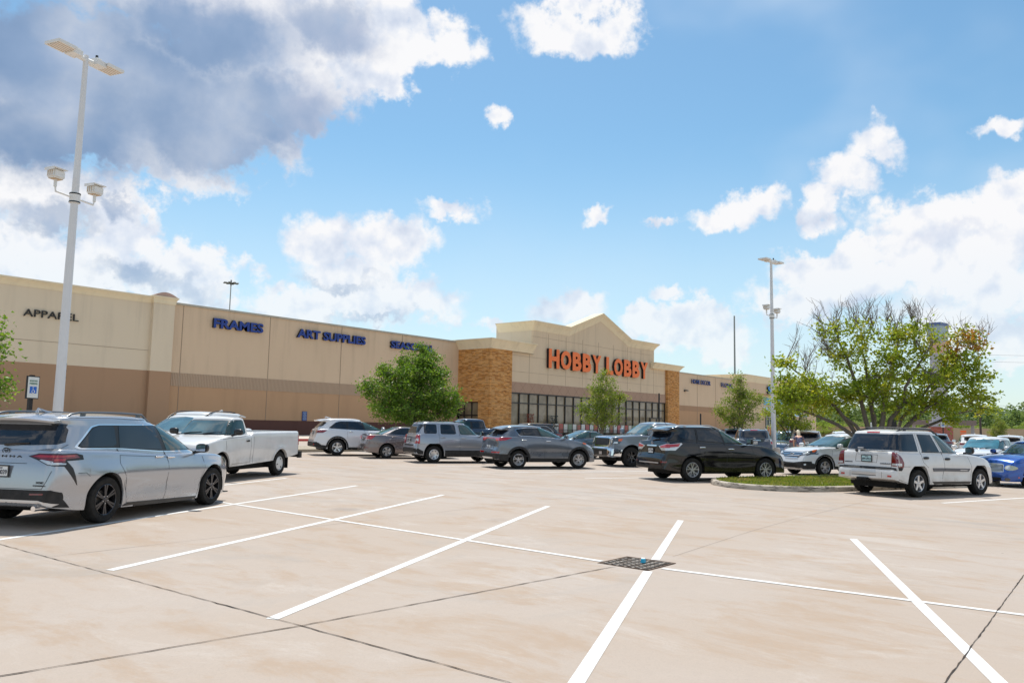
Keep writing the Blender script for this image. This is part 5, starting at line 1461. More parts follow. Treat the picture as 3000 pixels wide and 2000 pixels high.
def sedan(label, pose, P, rim='turbine', sc=None, group=None, tl=True, name='sedan'):
    c = Car(SED, name, label, 'sedan', pose, P, group)
    c.wheels(rim, RIMS, .20, .215)
    dlo = [(1.08, 1.10), (1.32, 1.285), (1.62, 1.355), (2.1, 1.375), (2.42, 1.33), (2.75, 1.18), (3.10, 1.01), (2.0, 1.045)]
    c.patch('window_surround', CHR, [('R', [grow(dlo, .012)])], .003, .05, True)
    windows(c, [[(1.17, 1.115), (1.36, 1.27), (1.64, 1.335), (1.92, 1.35), (1.98, 1.07), (1.3, 1.095)], [(1.99, 1.35), (2.12, 1.355), (2.40, 1.31), (2.72, 1.17), (2.98, 1.035), (2.05, 1.06)]], dlo, fi=-2 if not tl else -1)
    c.patch('rear_window', G_SHLD if tl else G_DARK, [('T', [[(.68, -.60), (.60, 0), (.68, .60), (1.36, .50), (1.42, 0), (1.36, -.50)]])], .008, .07)
    c.patch('windshield', G_SHLD, [('T', [[(3.26, -.64), (3.38, 0), (3.26, .64), (2.36, .52), (2.26, 0), (2.36, -.52)]])], .008, .07)
    c.patch('tail_light', RED, [('R', [[(.06, .98), (.22, 1.03), (.44, 1.0), (.26, .86), (.05, .85)]]), ('B', [[(-.40, .93), (-.60, 1.0), (-.9, 1.0), (-.9, .86), (-.42, .86)]])], .012, .04, True)
    c.patch('reverse_lamp', CLR, [('B', [[(-.42, .86), (-.80, .86), (-.80, .835), (-.42, .835)]])], .012, .04, True)
    c.seams([[(1.15, 1.07), (1.24, .80), (1.38, .62)], [(1.96, 1.36), (2.04, 1.02), (2.10, .8), (2.08, .26)], [(3.12, .98), (3.2, .7), (3.12, .26)]], .007)
    c.handles([(1.26, .965), (2.24, .93)], P, .18, .04)
    c.mirrors(2.98, 1.06, P, .96, (.15, .20, .13))
    c.plate(0, .84, True, 'BX5', h=.17)
    c.patch('rear_lip', BLK, [('B', [[(-.5, .40), (.5, .40), (.6, .34), (-.6, .34)]])], .006, .06)
    c.patch('reflector', RED2, [('B', [[(-.62, .50), (-.80, .50), (-.80, .47), (-.62, .47)]])], .01, .05, True)
    c.patch('headlight', CLR, [('R', [[(3.92, .82), (4.34, .68), (4.42, .60), (4.1, .70)]]), ('F', [[(.42, .68), (.74, .72), (.74, .60), (.46, .60)]])], .008, .04, True)
    c.patch('grille', BLK, [('F', [[(-.38, .66), (.38, .66), (.34, .52), (-.34, .52)], [(-.5, .42), (.5, .42), (.5, .28), (-.5, .28)]])], .006, .05)
    return c
sedan('bronze grey four-door sedan between the white SUV and the boxy silver SUV', (23.867, 28.283, 0.144, -27), P_BRNZ)
# ---- 7. white mid-size SUV
HIGH = dict(L=4.87, W=1.925, r=.37, xr=1.08, xf=3.87, Ra=.45,
    top=[(0, .55), (.02, .70), (.05, .78), (.09, .90), (.14, 1.08), (.22, 1.21), (.35, 1.225), (1.0, 1.20), (1.8, 1.17), (2.9, 1.14), (3.4, 1.12), (4.0, 1.06), (4.5, .95), (4.7, .82), (4.8, .66), (4.87, .5)],
    bot=[(0, .42), (.06, .37), (.4, .32), (.8, .29), (3.4, .27), (4.6, .26), (4.8, .28), (4.87, .36)], plan=std_plan(4.87, .82, .66),
    cab=dict(zb=1.05, zt=1.70, rear=[(1.05, .14), (1.25, .22), (1.4, .34), (1.55, .50), (1.64, .44), (1.70, .45)], front=[(1.05, 3.66), (1.15, 3.42), (1.28, 3.16), (1.42, 2.88), (1.54, 2.60), (1.63, 2.32), (1.70, 2.0)],
        roof=[(.2, 1.66), (.7, 1.69), (1.7, 1.70), (2.5, 1.665), (3, 1.62)], wb=.90, wr=.70, rr=.08, nf=3.6, nr=5, crown=.04))
def highl(label, pose, P, group=None, clad=True, name='suv', rails=False):
    c = Car(HIGH, name, label, 'SUV', pose, P, group)
    c.wheels('five', RIMS, .235, .24)
    dlo = chaikin([(.66, 1.27), (.98, 1.52), (1.2, 1.585), (2.3, 1.585), (2.7, 1.50), (3.34, 1.16), (1.8, 1.205), (.8, 1.245)], 1, q=.08)
    c.patch('window_surround', CHR, [('R', [grow(dlo, .012)])], .003, .06, True)
    windows(c, [[(.76, 1.28), (1.02, 1.50), (1.24, 1.56), (1.50, 1.56), (1.50, 1.24), (.84, 1.265)], [(1.56, 1.56), (2.20, 1.56), (2.32, 1.21), (1.56, 1.235)], [(2.28, 1.56), (2.66, 1.48), (3.18, 1.21), (2.40, 1.205)]], dlo)
    c.patch('rear_window', G_DARK, [('B', [chaikin([(-.66, 1.33), (0, 1.27), (.66, 1.33), (.62, 1.56), (-.62, 1.56)], 1, q=.1)])], .008, .06)
    c.patch('windshield', G_SHLD, [('T', [[(3.46, -.70), (3.58, 0), (3.46, .70), (2.58, .56), (2.46, 0), (2.58, -.56)]])], .008, .08)
    spoiler(c, .16, .66, 1.63, 1.69, .70, .04)
    c.patch('tail_light', RED2, [('R', [[(.12, 1.15), (.60, 1.16), (.40, 1.04), (.10, 1.03)]]), ('B', [[(-.48, 1.15), (-.95, 1.15), (-.95, 1.03), (-.62, 1.03)]])], .014, .04, True)
    c.patch('tail_light_bar', RED, [('R', [[(.12, 1.145), (.56, 1.15), (.5, 1.12), (.12, 1.11)]])], .018, .04, True)
    if clad:
        c.patch('lower_cladding', PLAS, [('B', [[(-.97, .62), (-.6, .60), (.6, .60), (.97, .62), (.9, .40), (-.9, .40)]]), ('R', [[(-.01, .60), (.20, .58), (.34, .48), (.60, .45), (.58, .30), (.02, .38)], [(1.56, .38), (3.38, .38), (3.38, .28), (1.56, .28)]]), ('R', arc_band(1.08, .37, .45, .53, 0, 180)+arc_band(3.87, .37, .45, .53, 0, 180))], .016, .03, True)
    c.patch('reflector', RED, [('B', [chaikin([(-.74, .54), (-.84, .54), (-.84, .47), (-.74, .47)], 2)])], .016, .05, True)
    c.seams([[(1.53, 1.6), (1.52, 1.2), (1.56, .80)], [(2.25, 1.59), (2.36, 1.2), (2.44, .9), (2.42, .36)], [(3.40, 1.12), (3.48, .7), (3.42, .36)]], .007)
    c.seams([[(-.66, 1.28), (-.64, .70), (.64, .70), (.66, 1.28)]], .008, 'B', False)
    c.handles([(1.70, 1.10), (2.62, 1.06)], CHR, .2, .04)
    c.mirrors(3.20, 1.26, P, 1.06, (.18, .24, .18))
    c.plate(.0, 1.02, True, '6Y', h=.16)
    c.mesh('shark_fin', lambda bm: tube(bm, [(.92, 0, 1.735), (.78, 0, 1.755), (.66, 0, 1.80), (.64, 0, 1.74)], [.01, .022, .012, .03], 8), P)
    c.patch('headlight', CLR, [('R', [[(4.3, .95), (4.72, .80), (4.4, .84)]]), ('F', [[(.52, .78), (.86, .90), (.86, .76), (.60, .70)]])], .008, .04, True)
    c.patch('grille', BLK, [('F', [[(-.50, .84), (.50, .84), (.42, .62), (-.42, .62)], [(-.6, .5), (.6, .5), (.6, .34), (-.6, .34)]])], .006, .05)
    if rails: c.rails(.55, 2.6, .62, 1.70, BLK, .04, .016)
    return c
highl('white SUV with black lower cladding, leftmost in the row facing away from the camera', (23.35, 31.35, 0.185, -27), P_WHITE2)
# ---- 8. white single-cab pickup, open bed toward the aisle
S = dict(L=5.1, W=1.72, r=.345, xr=1.15, xf=4.2, Ra=.42, bed=(.10, 2.62, .80),
    top=[(0, .62), (.02, 1.24), (.06, 1.275), (1.4, 1.265), (2.68, 1.25), (2.74, 1.18), (3.8, 1.17), (4.1, 1.12), (4.7, 1.0), (4.95, .93), (5.03, .82), (5.07, .66), (5.1, .5)],
    bot=[(0, .62), (.05, .60), (.3, .56), (.6, .52), (.8, .50), (1.6, .44), (2.6, .40), (3.6, .36), (4.8, .34), (5.0, .36), (5.1, .44)], plan=[(0, .95), (.04, .975), (.15, 1.0), (1, 1), (4.2, 1.0), (4.6, .96), (4.9, .88), (5.03, .80), (5.1, .70)],
    sec=[(0, .94), (.15, .97), (.4, 1.0), (.7, 1.0), (.9, .99), (1, .975)],
    cab=dict(zb=1.05, zt=1.64, rear=[(1.05, 2.70), (1.2, 2.72), (1.45, 2.80), (1.58, 2.86), (1.64, 2.95)], front=[(1.05, 4.15), (1.18, 3.98), (1.3, 3.86), (1.42, 3.73), (1.52, 3.62), (1.59, 3.5), (1.64, 3.35)],
        roof=[(2.8, 1.615), (3.1, 1.635), (3.4, 1.63), (4, 1.59)], wb=.80, wr=.64, rr=.07, nf=4.5, nr=7, crown=.04))
c = Car(S, 'pickup_truck', 'old white single-cab pickup truck with an empty open bed, nose toward the silver minivan', 'pickup', (15.0, 21.98, 0.111, 206), P_WORN)
c.wheels('cap', RIMW, .20, .22)
c.patch('window', G_TEAL, [('R', [chaikin([(2.98, 1.22), (3.96, 1.19), (3.74, 1.40), (3.60, 1.55), (3.02, 1.56)], 1, q=.1)])], .008, .06, True)
c.patch('window_trim', BLK, [('R', [grow(chaikin([(2.98, 1.22), (3.96, 1.19), (3.74, 1.40), (3.60, 1.55), (3.02, 1.56)], 1, q=.1), .02)])], .004, .06, True)
c.patch('windshield', G_SHLD, [('F', [[(-.68, 1.20), (.68, 1.20), (.56, 1.54), (-.56, 1.54)]])], .009, .06)
c.patch('windshield_seal', BLK, [('F', [grow([(-.68, 1.20), (.68, 1.20), (.56, 1.54), (-.56, 1.54)], .02)])], .004, .06)
c.patch('rear_window', G_DARK, [('B', [[(-.55, 1.30), (.55, 1.30), (.5, 1.52), (-.5, 1.52)]])], .009, .06)
c.seams([[(2.66, 1.25), (2.66, .42)], [(2.86, 1.56), (2.80, 1.20), (2.80, .44), (3.9, .42), (4.02, .8), (4.03, 1.15)], [(2.8, 1.17), (4.6, 1.05)]], .008)
c.patch('fuel_door', P_WHITE, [('R', [chaikin([(1.72, 1.02), (1.90, 1.02), (1.90, .84), (1.72, .84)], 2)])], .006, .08)
c.handles([(2.98, 1.02)], BLK, .13, .05)
c.mirrors(3.70, 1.26, BLK, 1.0, (.15, .26, .17))
c.patch('arch_lip', P_WHITE, [('R', arc_band(1.15, .345, .42, .455, 10, 170))], .018, .03, True)
c.mesh('mud_flap', lambda bm: (box(bm, (.66, .72, .36), (.02, .24, .34)), box(bm, (.66, -.72, .36), (.02, .24, .34))), BLK)
c.mesh('rear_bumper', lambda bm: (box(bm, (-.06, 0, .56), (.16, 1.62, .14)), box(bm, (-.05, .84, .57), (.14, .10, .20)), box(bm, (-.05, -.84, .57), (.14, .10, .20))), PLAS)
c.mesh('bed_stake', lambda bm: [box(bm, (.3+.3*k, sd*.785, 1.02), (.10, .05, .42)) for k in range(8) for sd in (-1, 1)], P_WORN)
c.mesh('frame_rail', lambda bm: (box(bm, (2.2, .45, .44), (4.2, .08, .14)), box(bm, (2.2, -.45, .44), (4.2, .08, .14)), tube(bm, [(.4, .3, .38), (2.6, .35, .34)], .05, 8)), UNDER)
c.wiper('F', (.10, 1.19), (.60, 1.24)); c.wiper('F', (-.5, 1.19), (.02, 1.24))
c.patch('headlight', CLR, [('F', [[(.46, .86), (.76, .86), (.76, .70), (.46, .70)]])], .01, .05, True)
c.patch('grille', BLK, [('F', [[(-.42, .86), (.42, .86), (.42, .68), (-.42, .68)]])], .01, .05)
c.patch('tail_light', RED, [('R', [[(.02, 1.15), (.08, 1.15), (.08, .86), (.02, .86)]])], .01, .05, True)
c.root.scale = (1, 1, 1.035)
# seats seen through the glass line
# ---- 9. big pickups with crew cabs
TUN = dict(L=5.8, W=2.03, r=.42, xr=1.12, xf=4.82, Ra=.53, bed=(.10, 1.98, .92),
    top=[(0, .75), (.02, 1.34), (.06, 1.38), (1.0, 1.375), (2.03, 1.37), (2.10, 1.33), (3.6, 1.32), (4.2, 1.34), (4.5, 1.335), (5.2, 1.30), (5.5, 1.27), (5.62, 1.22), (5.68, 1.0), (5.72, .8), (5.78, .72), (5.8, .5)],
    bot=[(0, .70), (.1, .62), (.6, .55), (1.8, .46), (3.9, .42), (4.2, .42), (5.3, .42), (5.5, .42), (5.72, .40), (5.8, .44)], plan=[(0, .92), (.04, .955), (.15, .985), (1, 1), (4.9, 1.0), (5.3, .985), (5.5, .955), (5.64, .92), (5.74, .88), (5.8, .82)],
    sec=[(0, .93), (.12, .965), (.35, 1.0), (.55, .99), (.7, .985), (.85, .975), (.95, .955), (1, .93)],
    cab=dict(zb=1.2, zt=1.88, rear=[(1.2, 2.10), (1.35, 2.11), (1.6, 2.18), (1.8, 2.24), (1.88, 2.32)], front=[(1.2, 4.55), (1.34, 4.32), (1.45, 4.16), (1.58, 3.98), (1.7, 3.80), (1.80, 3.62), (1.88, 3.3)],
        roof=[(2.2, 1.855), (2.6, 1.88), (3.3, 1.885), (3.8, 1.85), (4.3, 1.8)], wb=.93, wr=.72, rr=.085, nf=4.2, nr=7, crown=.05))
def bigtruck(label, pose, P, front=True, group=None, chrome=True):
    c = Car(TUN, 'pickup_truck', label, 'pickup', pose, P, group)
    c.wheels('six', RIMD, .25, .27)
    w1 = [(2.30, 1.40), (3.02, 1.40), (3.06, 1.74), (2.36, 1.74)]; w2 = [(3.16, 1.40), (4.26, 1.36), (3.98, 1.56), (3.72, 1.73), (3.18, 1.75)]
    windows(c, [w1, w2], [(2.24, 1.375), (4.34, 1.34), (4.02, 1.58), (3.74, 1.76), (2.32, 1.765)], fi=-1)
    c.patch('windshield', G_SHLD, [('F', [chaikin([(-.80, 1.37), (.80, 1.37), (.66, 1.78), (0, 1.80), (-.66, 1.78)], 1, q=.06)])], .009, .07)
    c.patch('windshield_seal', BLK, [('F', [grow([(-.80, 1.37), (.80, 1.37), (.66, 1.78), (-.66, 1.78)], .015)])], .004, .07)
    c.patch('rear_window', G_DARK, [('B', [[(-.65, 1.45), (.65, 1.45), (.6, 1.74), (-.6, 1.74)]])], .009, .06)
    c.seams([[(2.06, 1.37), (2.06, .46)], [(2.16, 1.76), (2.14, 1.32), (2.2, .8), (2.3, .46)], [(3.10, 1.76), (3.12, 1.3), (3.10, .44)], [(4.36, 1.3), (4.32, .8), (4.28, .44)]], .008)
    c.handles([(2.36, 1.16), (3.32, 1.15)], P, .22, .05)
    c.mirrors(4.02, 1.50, P, 1.17, (.18, .26, .28))
    if front:
        c.patch('grille_surround', CHR if chrome else P, [('F', [chaikin([(-.56, 1.27), (.56, 1.27), (.66, 1.20), (.66, .92), (.58, .82), (-.58, .82), (-.66, .92), (-.66, 1.20)], 1, q=.1)])], .02, .06)
        g = c.patch('grille', BLK, [('F', [chaikin([(-.50, 1.20), (.50, 1.20), (.56, 1.14), (.56, .95), (.50, .89), (-.50, .89), (-.56, .95), (-.56, 1.14)], 1, q=.1)])], .04, .06)
        lines = []
        for k in range(-11, 12):
            y = k*.09
            lines.append([(max(-.54, min(.54, y-.13)), .91), (max(-.54, min(.54, y+.13)), 1.18)]); lines.append([(max(-.54, min(.54, y+.13)), .91), (max(-.54, min(.54, y-.13)), 1.18)])
        c.seams(lines, .008, 'F', False, mat('mesh_grey', (.12, .12, .13), .4, .6), 'grille_mesh', .044)
        c.patch('hood_scoop', BLK, [('F', [[(-.46, 1.315), (.46, 1.315), (.44, 1.295), (-.44, 1.295)]])], .012, .06)
        ring_logo(c, 0, 1.05, .11, False, SATIN, 'ovals')
        c.patch('headlight', LAMPD, [('F', [[(.70, 1.22), (.96, 1.22), (.96, .95), (.74, .95)]]), ('R', [[(5.26, 1.20), (5.70, 1.19), (5.70, .95), (5.42, .97)]])], .018, .05, True)
        c.patch('headlight_lens', CLR, [('F', [[(.72, 1.19), (.82, 1.19), (.82, 1.0), (.75, 1.0)]]), ('R', [[(5.50, 1.06), (5.70, 1.06), (5.70, .97), (5.50, .98)]])], .024, .05, True)
        c.patch('indicator_lamp', AMB, [('R', [[(5.26, 1.19), (5.44, 1.19), (5.48, 1.09), (5.34, 1.08)]])], .024, .05, True)
        c.patch('front_bumper', BLK, [('F', [[(-.60, .72), (.60, .72), (.62, .42), (-.62, .42)]])], .012, .06)
        c.patch('bumper_corner', CHR, [('F', [[(.60, .76), (.98, .76), (.98, .50), (.80, .44), (.62, .46)]]), ('R', [[(5.30, .73), (5.80, .76), (5.80, .48), (5.36, .45)]])], .024, .06, True)
        c.patch('bumper_chrome_bar', CHR, [('F', [[(-.62, .80), (.62, .80), (.60, .755), (-.60, .755)]])], .03, .06)
        c.patch('fog_lamp', LAMPD, [('F', [chaikin([(.70, .66), (.82, .66), (.82, .55), (.70, .55)], 2)])], .03, .04, True)
        c.plate(.02, .56, False, 'Toluene', SATIN, .26, .10, True, '') if False else None
        c.plate(.05, .57, False, None, SATIN, .28, .13)
    c.patch('tail_light', RED, [('R', [[(.02, 1.25), (.12, 1.25), (.12, .9), (.02, .9)]])], .01, .05, True)
    c.wiper('F', (.16, 1.355), (.70, 1.42)); c.wiper('F', (-.55, 1.355), (.02, 1.42))
    return c
bigtruck('cement grey crew-cab pickup facing the camera with a black mesh grille and chrome bumper corners', (34.384, 16.166, 0.084, 152), P_CEM)
bigtruck('dark navy crew-cab pickup showing its cab over the boxy silver SUV', (36.9, 29.8, 0.16, 152), P_NAVY, group=None)
# ---- 10. small silver-white crossover facing the camera
CRV = dict(L=4.53, W=1.82, r=.345, xr=.98, xf=3.61, Ra=.425,
    top=[(0, .55), (.02, .75), (.08, 1.0), (.15, 1.13), (.5, 1.135), (2.5, 1.10), (3.3, 1.09), (3.7, 1.06), (4.1, .98), (4.3, .91), (4.40, .82), (4.46, .68), (4.50, .55), (4.53, .42)],
    bot=[(0, .40), (.06, .35), (.8, .28), (3.2, .26), (4.2, .22), (4.4, .22), (4.53, .30)], plan=std_plan(4.53, .82, .60),
    cab=dict(zb=1.0, zt=1.60, rear=[(1.0, .15), (1.2, .20), (1.4, .34), (1.55, .48), (1.60, .55)], front=[(1.0, 3.74), (1.12, 3.42), (1.24, 3.12), (1.36, 2.84), (1.46, 2.58), (1.54, 2.34), (1.60, 2.05)],
        roof=[(.3, 1.54), (.8, 1.585), (1.6, 1.60), (2.3, 1.57), (3, 1.5)], wb=.86, wr=.66, rr=.08, nf=3.4, nr=5, crown=.045))
def crv(label, pose, P, group=None, glass_m=G_SHLD, logo=True):
    c = Car(CRV, 'suv', label, 'SUV', pose, P, group)
    c.wheels('double5', RIMS, .225, .225)
    dlo = chaikin([(.60, 1.22), (.9, 1.45), (1.4, 1.50), (2.1, 1.49), (2.6, 1.36), (3.26, 1.09), (1.6, 1.13)], 1, q=.08)
    windows(c, [[(1.30, 1.47), (2.04, 1.465), (2.1, 1.15), (1.34, 1.17)], [(2.10, 1.46), (2.52, 1.35), (3.08, 1.12), (2.18, 1.14)], [(.74, 1.24), (.96, 1.43), (1.24, 1.47), (1.26, 1.18)]], dlo, fi=-2, front=G_TEAL)
    ws = chaikin([(-.72, 1.13), (0, 1.10), (.72, 1.13), (.58, 1.49), (0, 1.53), (-.58, 1.49)], 1, q=.06)
    c.patch('windshield', glass_m, [('F', [ws])], .009, .06)
    c.patch('windshield_seal', BLK, [('F', [grow(ws, .015)])], .004, .06)
    c.patch('rear_window', G_DARK, [('B', [[(-.58, 1.22), (.58, 1.22), (.52, 1.46), (-.52, 1.46)]])], .009, .06)
    c.patch('grille', BLK, [('F', [chaikin([(-.44, .90), (.44, .90), (.56, .84), (.34, .68), (-.34, .68), (-.56, .84)], 1, q=.08)])], .010, .05)
    c.seams([[(-.52, .885), (.52, .885)], [(-.50, .825), (.50, .825)], [(-.42, .765), (.42, .765)], [(-.34, .69), (.34, .69)]], .026, 'F', False, CHR, 'grille_bar', .018)
    if logo: ring_logo(c, 0, .80, .085, False, SATIN, 'hframe')
    c.patch('headlight', LAMPD, [('F', [[(.40, .86), (.56, .92), (.90, .99), (.90, .84), (.5, .78)]]), ('R', [[(3.92, 1.01), (4.14, .98), (4.40, .86), (4.36, .78), (4.08, .86)]])], .010, .04, True)
    c.patch('headlight_lens', CLR, [('F', [chaikin([(.52, .87), (.74, .92), (.76, .84), (.56, .81)], 1)])], .016, .04, True)
    c.patch('indicator_lamp', AMB, [('R', [[(3.94, 1.0), (4.12, .97), (4.16, .90), (4.06, .90)]])], .016, .04, True)
    c.patch('lower_bumper', PLAS, [('F', [[(-.62, .55), (-.2, .50), (.2, .50), (.62, .55), (.8, .56), (.82, .30), (-.82, .30), (-.8, .56)]]), ('R', [[(4.06, .46), (4.30, .53), (4.5, .50), (4.5, .26), (4.06, .28)], [(1.44, .38), (3.16, .38), (3.16, .27), (1.44, .28)]]), ('R', arc_band(.98, .345, .425, .49, 0, 180)+arc_band(3.61, .345, .425, .49, 0, 180))], .016, .03, True)
    c.patch('bumper_grille', BLK, [('F', [[(-.46, .47), (.46, .47), (.40, .34), (-.40, .34)]])], .016, .06)
    c.patch('fog_lamp', CLR, [('F', [chaikin([(.66, .47), (.72, .47), (.72, .41), (.66, .41)], 2)])], .02, .04, True)
    c.seams([[(2.08, 1.48), (2.14, 1.12), (2.20, .3)], [(3.2, 1.08), (3.3, .7), (3.2, .3)], [(1.26, 1.16), (1.36, .8), (1.5, .6)]], .008)
    c.seams([[(-.82, .96), (-.5, .93), (.5, .93), (.82, .96)]], .012, 'F', False)
    c.handles([(1.46, 1.02), (2.34, .99)], P, .2, .04)
    c.mirrors(2.98, 1.16, P, 1.03, (.16, .24, .17))
    c.patch('tail_light', RED, [('R', [[(.14, 1.25), (.30, 1.25), (.30, .9), (.12, .9)]])], .01, .05, True)
    c.wiper('F', (.10, 1.11), (.60, 1.17)); c.wiper('F', (-.5, 1.11), (.0, 1.14))
    return c
crv('silvery white crossover facing the camera between the black SUV and the older white SUV', (35.158, 9.194, 0.039, 152), P_WHITE2)
# ---- 11. bright blue retro wagon facing the camera
S = dict(L=4.47, W=1.76, r=.335, xr=.95, xf=3.58, Ra=.41,
    top=[(0, .55), (.02, .8), (.08, 1.05), (.4, 1.08), (3.0, 1.06), (3.5, 1.04), (3.9, .99), (4.15, .91), (4.28, .83), (4.36, .70), (4.42, .58), (4.47, .42)],
    bot=[(0, .40), (.06, .34), (.8, .26), (3.2, .22), (4.2, .20), (4.40, .20), (4.47, .28)], plan=[(0, .82), (.1, .93), (.5, .985), (1, 1), (3.7, 1), (4.0, .975), (4.2, .92), (4.34, .82), (4.42, .72), (4.47, .56)], crown=.07,
    cab=dict(zb=.98, zt=1.55, rear=[(.98, .15), (1.2, .25), (1.45, .42), (1.55, .5)], front=[(.98, 3.34), (1.08, 3.16), (1.2, 2.98), (1.32, 2.82), (1.43, 2.64), (1.50, 2.46), (1.55, 2.2)],
        roof=[(.3, 1.47), (1, 1.54), (1.8, 1.555), (2.4, 1.53), (3, 1.47)], wb=.82, wr=.66, rr=.08, nf=3.6, nr=5, crown=.05))
c = Car(S, 'retro_wagon', 'bright blue retro styled wagon with round headlights, cut by the right edge', 'car', (35.654, 2.557, -0.002, 152), P_BLUE)
c.wheels('five', RIMS, .21, .225)
ws = chaikin([(-.68, 1.10), (.68, 1.10), (.58, 1.46), (-.58, 1.46)], 1, q=.08)
c.patch('windshield', G_SHLD, [('F', [ws])], .009, .05); c.patch('windshield_seal', BLK, [('F', [grow(ws, .015)])], .004, .06)
windows(c, [[(.6, 1.16), (1.3, 1.15), (1.3, 1.42), (.7, 1.40)], [(1.4, 1.15), (2.1, 1.14), (2.1, 1.43), (1.4, 1.43)], [(2.2, 1.14), (2.95, 1.12), (2.6, 1.40), (2.2, 1.43)]])
c.patch('grille', BLK, [('F', [chaikin([(-.42, .76), (.42, .76), (.47, .52), (-.47, .52)], 1, q=.1)])], .010, .05)
c.patch('grille_frame', SATIN, [('F', [chaikin(grow([(-.42, .76), (.42, .76), (.47, .52), (-.47, .52)], .03), 1, q=.1)])], .006, .05)
c.seams([[(-.44+.01*k, .54+.043*k), (.44-.01*k, .54+.043*k)] for k in range(6)], .022, 'F', False, SATIN, 'grille_bar', .020)
el_ = [(.66+.15*math.cos(R(t_)), .655+.085*math.sin(R(t_))) for t_ in range(0, 360, 20)]
c.patch('headlight', mat('lamp_haze', (.42, .44, .34), .12, .1, 1.0), [('F', [el_])], .022, .03, True)
c.patch('headlight_lens', CLR, [('F', [[(.62+.06*math.cos(R(t_)), .655+.06*math.sin(R(t_))) for t_ in range(0, 360, 30)]])], .03, .03, True)
c.patch('indicator_lamp', AMB, [('R', [[(4.12, .47), (4.17, .47), (4.17, .33), (4.12, .33)]])], .012, .04, True)
c.patch('bumper_bar', P_BLUE, [('F', [[(-.84, .49), (.84, .49), (.86, .37), (-.86, .37)]]), ('R', [[(4.04, .49), (4.5, .49), (4.5, .36), (4.04, .37)]])], .035, .05, True)
c.patch('lower_grille', BLK, [('F', [[(-.42, .33), (.42, .33), (.40, .22), (-.40, .22)]])], .008, .05)
c.patch('fog_lamp', LAMPD, [('F', [chaikin([(.52, .32), (.68, .32), (.66, .22), (.54, .22)], 1)])], .010, .04, True)
c.seams([[(2.12, 1.12), (2.18, .7), (2.14, .26)], [(3.05, 1.05), (3.12, .6), (3.06, .26)], [(3.2, 1.0), (3.7, .88), (4.22, .80)]], .008)
c.handles([(2.3, .98)], P_BLUE); c.mirrors(2.86, 1.17, P_BLUE, 1.0, (.14, .2, .15))
c.wiper('F', (.02, 1.085), (.52, 1.12)); c.wiper('F', (-.62, 1.085), (-.12, 1.12))
c.mesh('antenna', lambda bm: tube(bm, [(2.3, .0, 1.60), (2.25, .0, 1.68)], [.02, .008], 6), BLK)
# ---- slate blue sedan, behind the grey crossover
sedan('slate blue sedan showing between the grey crossover and the cement grey pickup', (36.3, 22.4, 0.115, 152), P_TEAL, tl=False)
# ---- black SUV roof behind the grey crossover
c = highl('black SUV with only its roof and dark windows visible above the grey crossover', (36.5, 26.4, 0.16, 152), P_BLACK, clad=False)
# ---- big white SUV behind the pickup
c = highl('large white SUV with roof rails standing behind the old white pickup', (15.9, 25.9, 0.13, 206), P_WHITE, clad=False, rails=True)
c.root.scale = (1.14, 1.05, 1.08)
# ---- dark blue-grey SUV seen from behind
S = dict(HIGH); S['cab'] = dict(HIGH['cab']); S['cab'].update(rear=[(1.05, .12), (1.3, .16), (1.5, .26), (1.64, .34), (1.70, .40)], wr=.74)
c = Car(S, 'suv', 'dark blue-grey SUV seen square from behind, left of the far light pole', 'SUV', (40.1, 16.4, .075, 27), P_CHAR)
c.wheels('five', RIMS, .22, .24)
c.patch('rear_window', G_DARK, [('B', [chaikin([(-.70, 1.29), (.70, 1.29), (.66, 1.58), (-.66, 1.58)], 1, q=.1)])], .009, .06)
c.patch('tail_light', CLR, [('B', [[(-.78, 1.20), (-.95, 1.22), (-.95, .92), (-.80, .96)]]), ('R', [[(.12, 1.22), (.34, 1.2), (.3, .94), (.12, .92)]])], .016, .05, True)
c.patch('tail_light_lens', RED, [('B', [[(-.80, 1.10), (-.95, 1.10), (-.95, .95), (-.82, .97)]])], .022, .05, True)
windows(c, [[(.60, 1.28), (1.4, 1.26), (1.4, 1.58), (.84, 1.58)], [(1.5, 1.25), (2.3, 1.22), (2.2, 1.57), (1.5, 1.58)], [(2.36, 1.22), (3.14, 1.20), (2.64, 1.50), (2.26, 1.56)]])
c.patch('plate_bar', CHR, [('B', [[(-.32, 1.18), (.32, 1.18), (.32, 1.13), (-.32, 1.13)]])], .014, .06)
c.plate(0, 1.03, True, 'LBN 714'); ring_logo(c, 0, 1.24, .07, True, CHR, 'ovals')
c.rails(.5, 2.6, .64, 1.7, SATIN, .05, .02)
c.patch('brake_light', RED, [('B', [[(-.18, 1.655), (.18, 1.655), (.18, 1.68), (-.18, 1.68)]])], .02, .05)
# ---- background cars in the farther rows
fars = 'cars parked in the farther rows on the right'
crv('white SUV with a turquoise windshield facing the camera just above the older white SUV', (43.2, 6.0, .03, 176), P_WHITE2, fars, glass('bright_windshield', (.05, .20, .26), 1.7), False)
crv('silver crossover half hidden behind the far light pole and the blond person', (49.5, 17.9, .09, 190), P_SILV, fars, G_SHLD, False)
sedan('blue car with a pale windshield right of the blond person', (50.2, 17.2, .085, 196), P_TEAL, 'five', None, fars)
highl('taupe SUV facing away behind the silvery white crossover', (44.9, 15.4, .07, 18), P_TAUPE, fars, False)
highl('white SUV roof just above the silvery white crossover', (49.9, 14.7, .06, 20), P_WHITE, fars, False, rails=True)
sedan('white sedan low beside the roof of the blue wagon', (54.1, 7.9, .02, 186), P_WHITE2, 'five', None, fars)
highl('white SUV with a dark rear window, smallest left of the blue wagon roof', (59.5, 9.4, .03, 14), P_WHITE, fars, False)
sedan('pale blue sedan parked in front of the distant barrier wall', (82.8, 12.6, .05, 186), P_TEAL, 'five', None, fars)
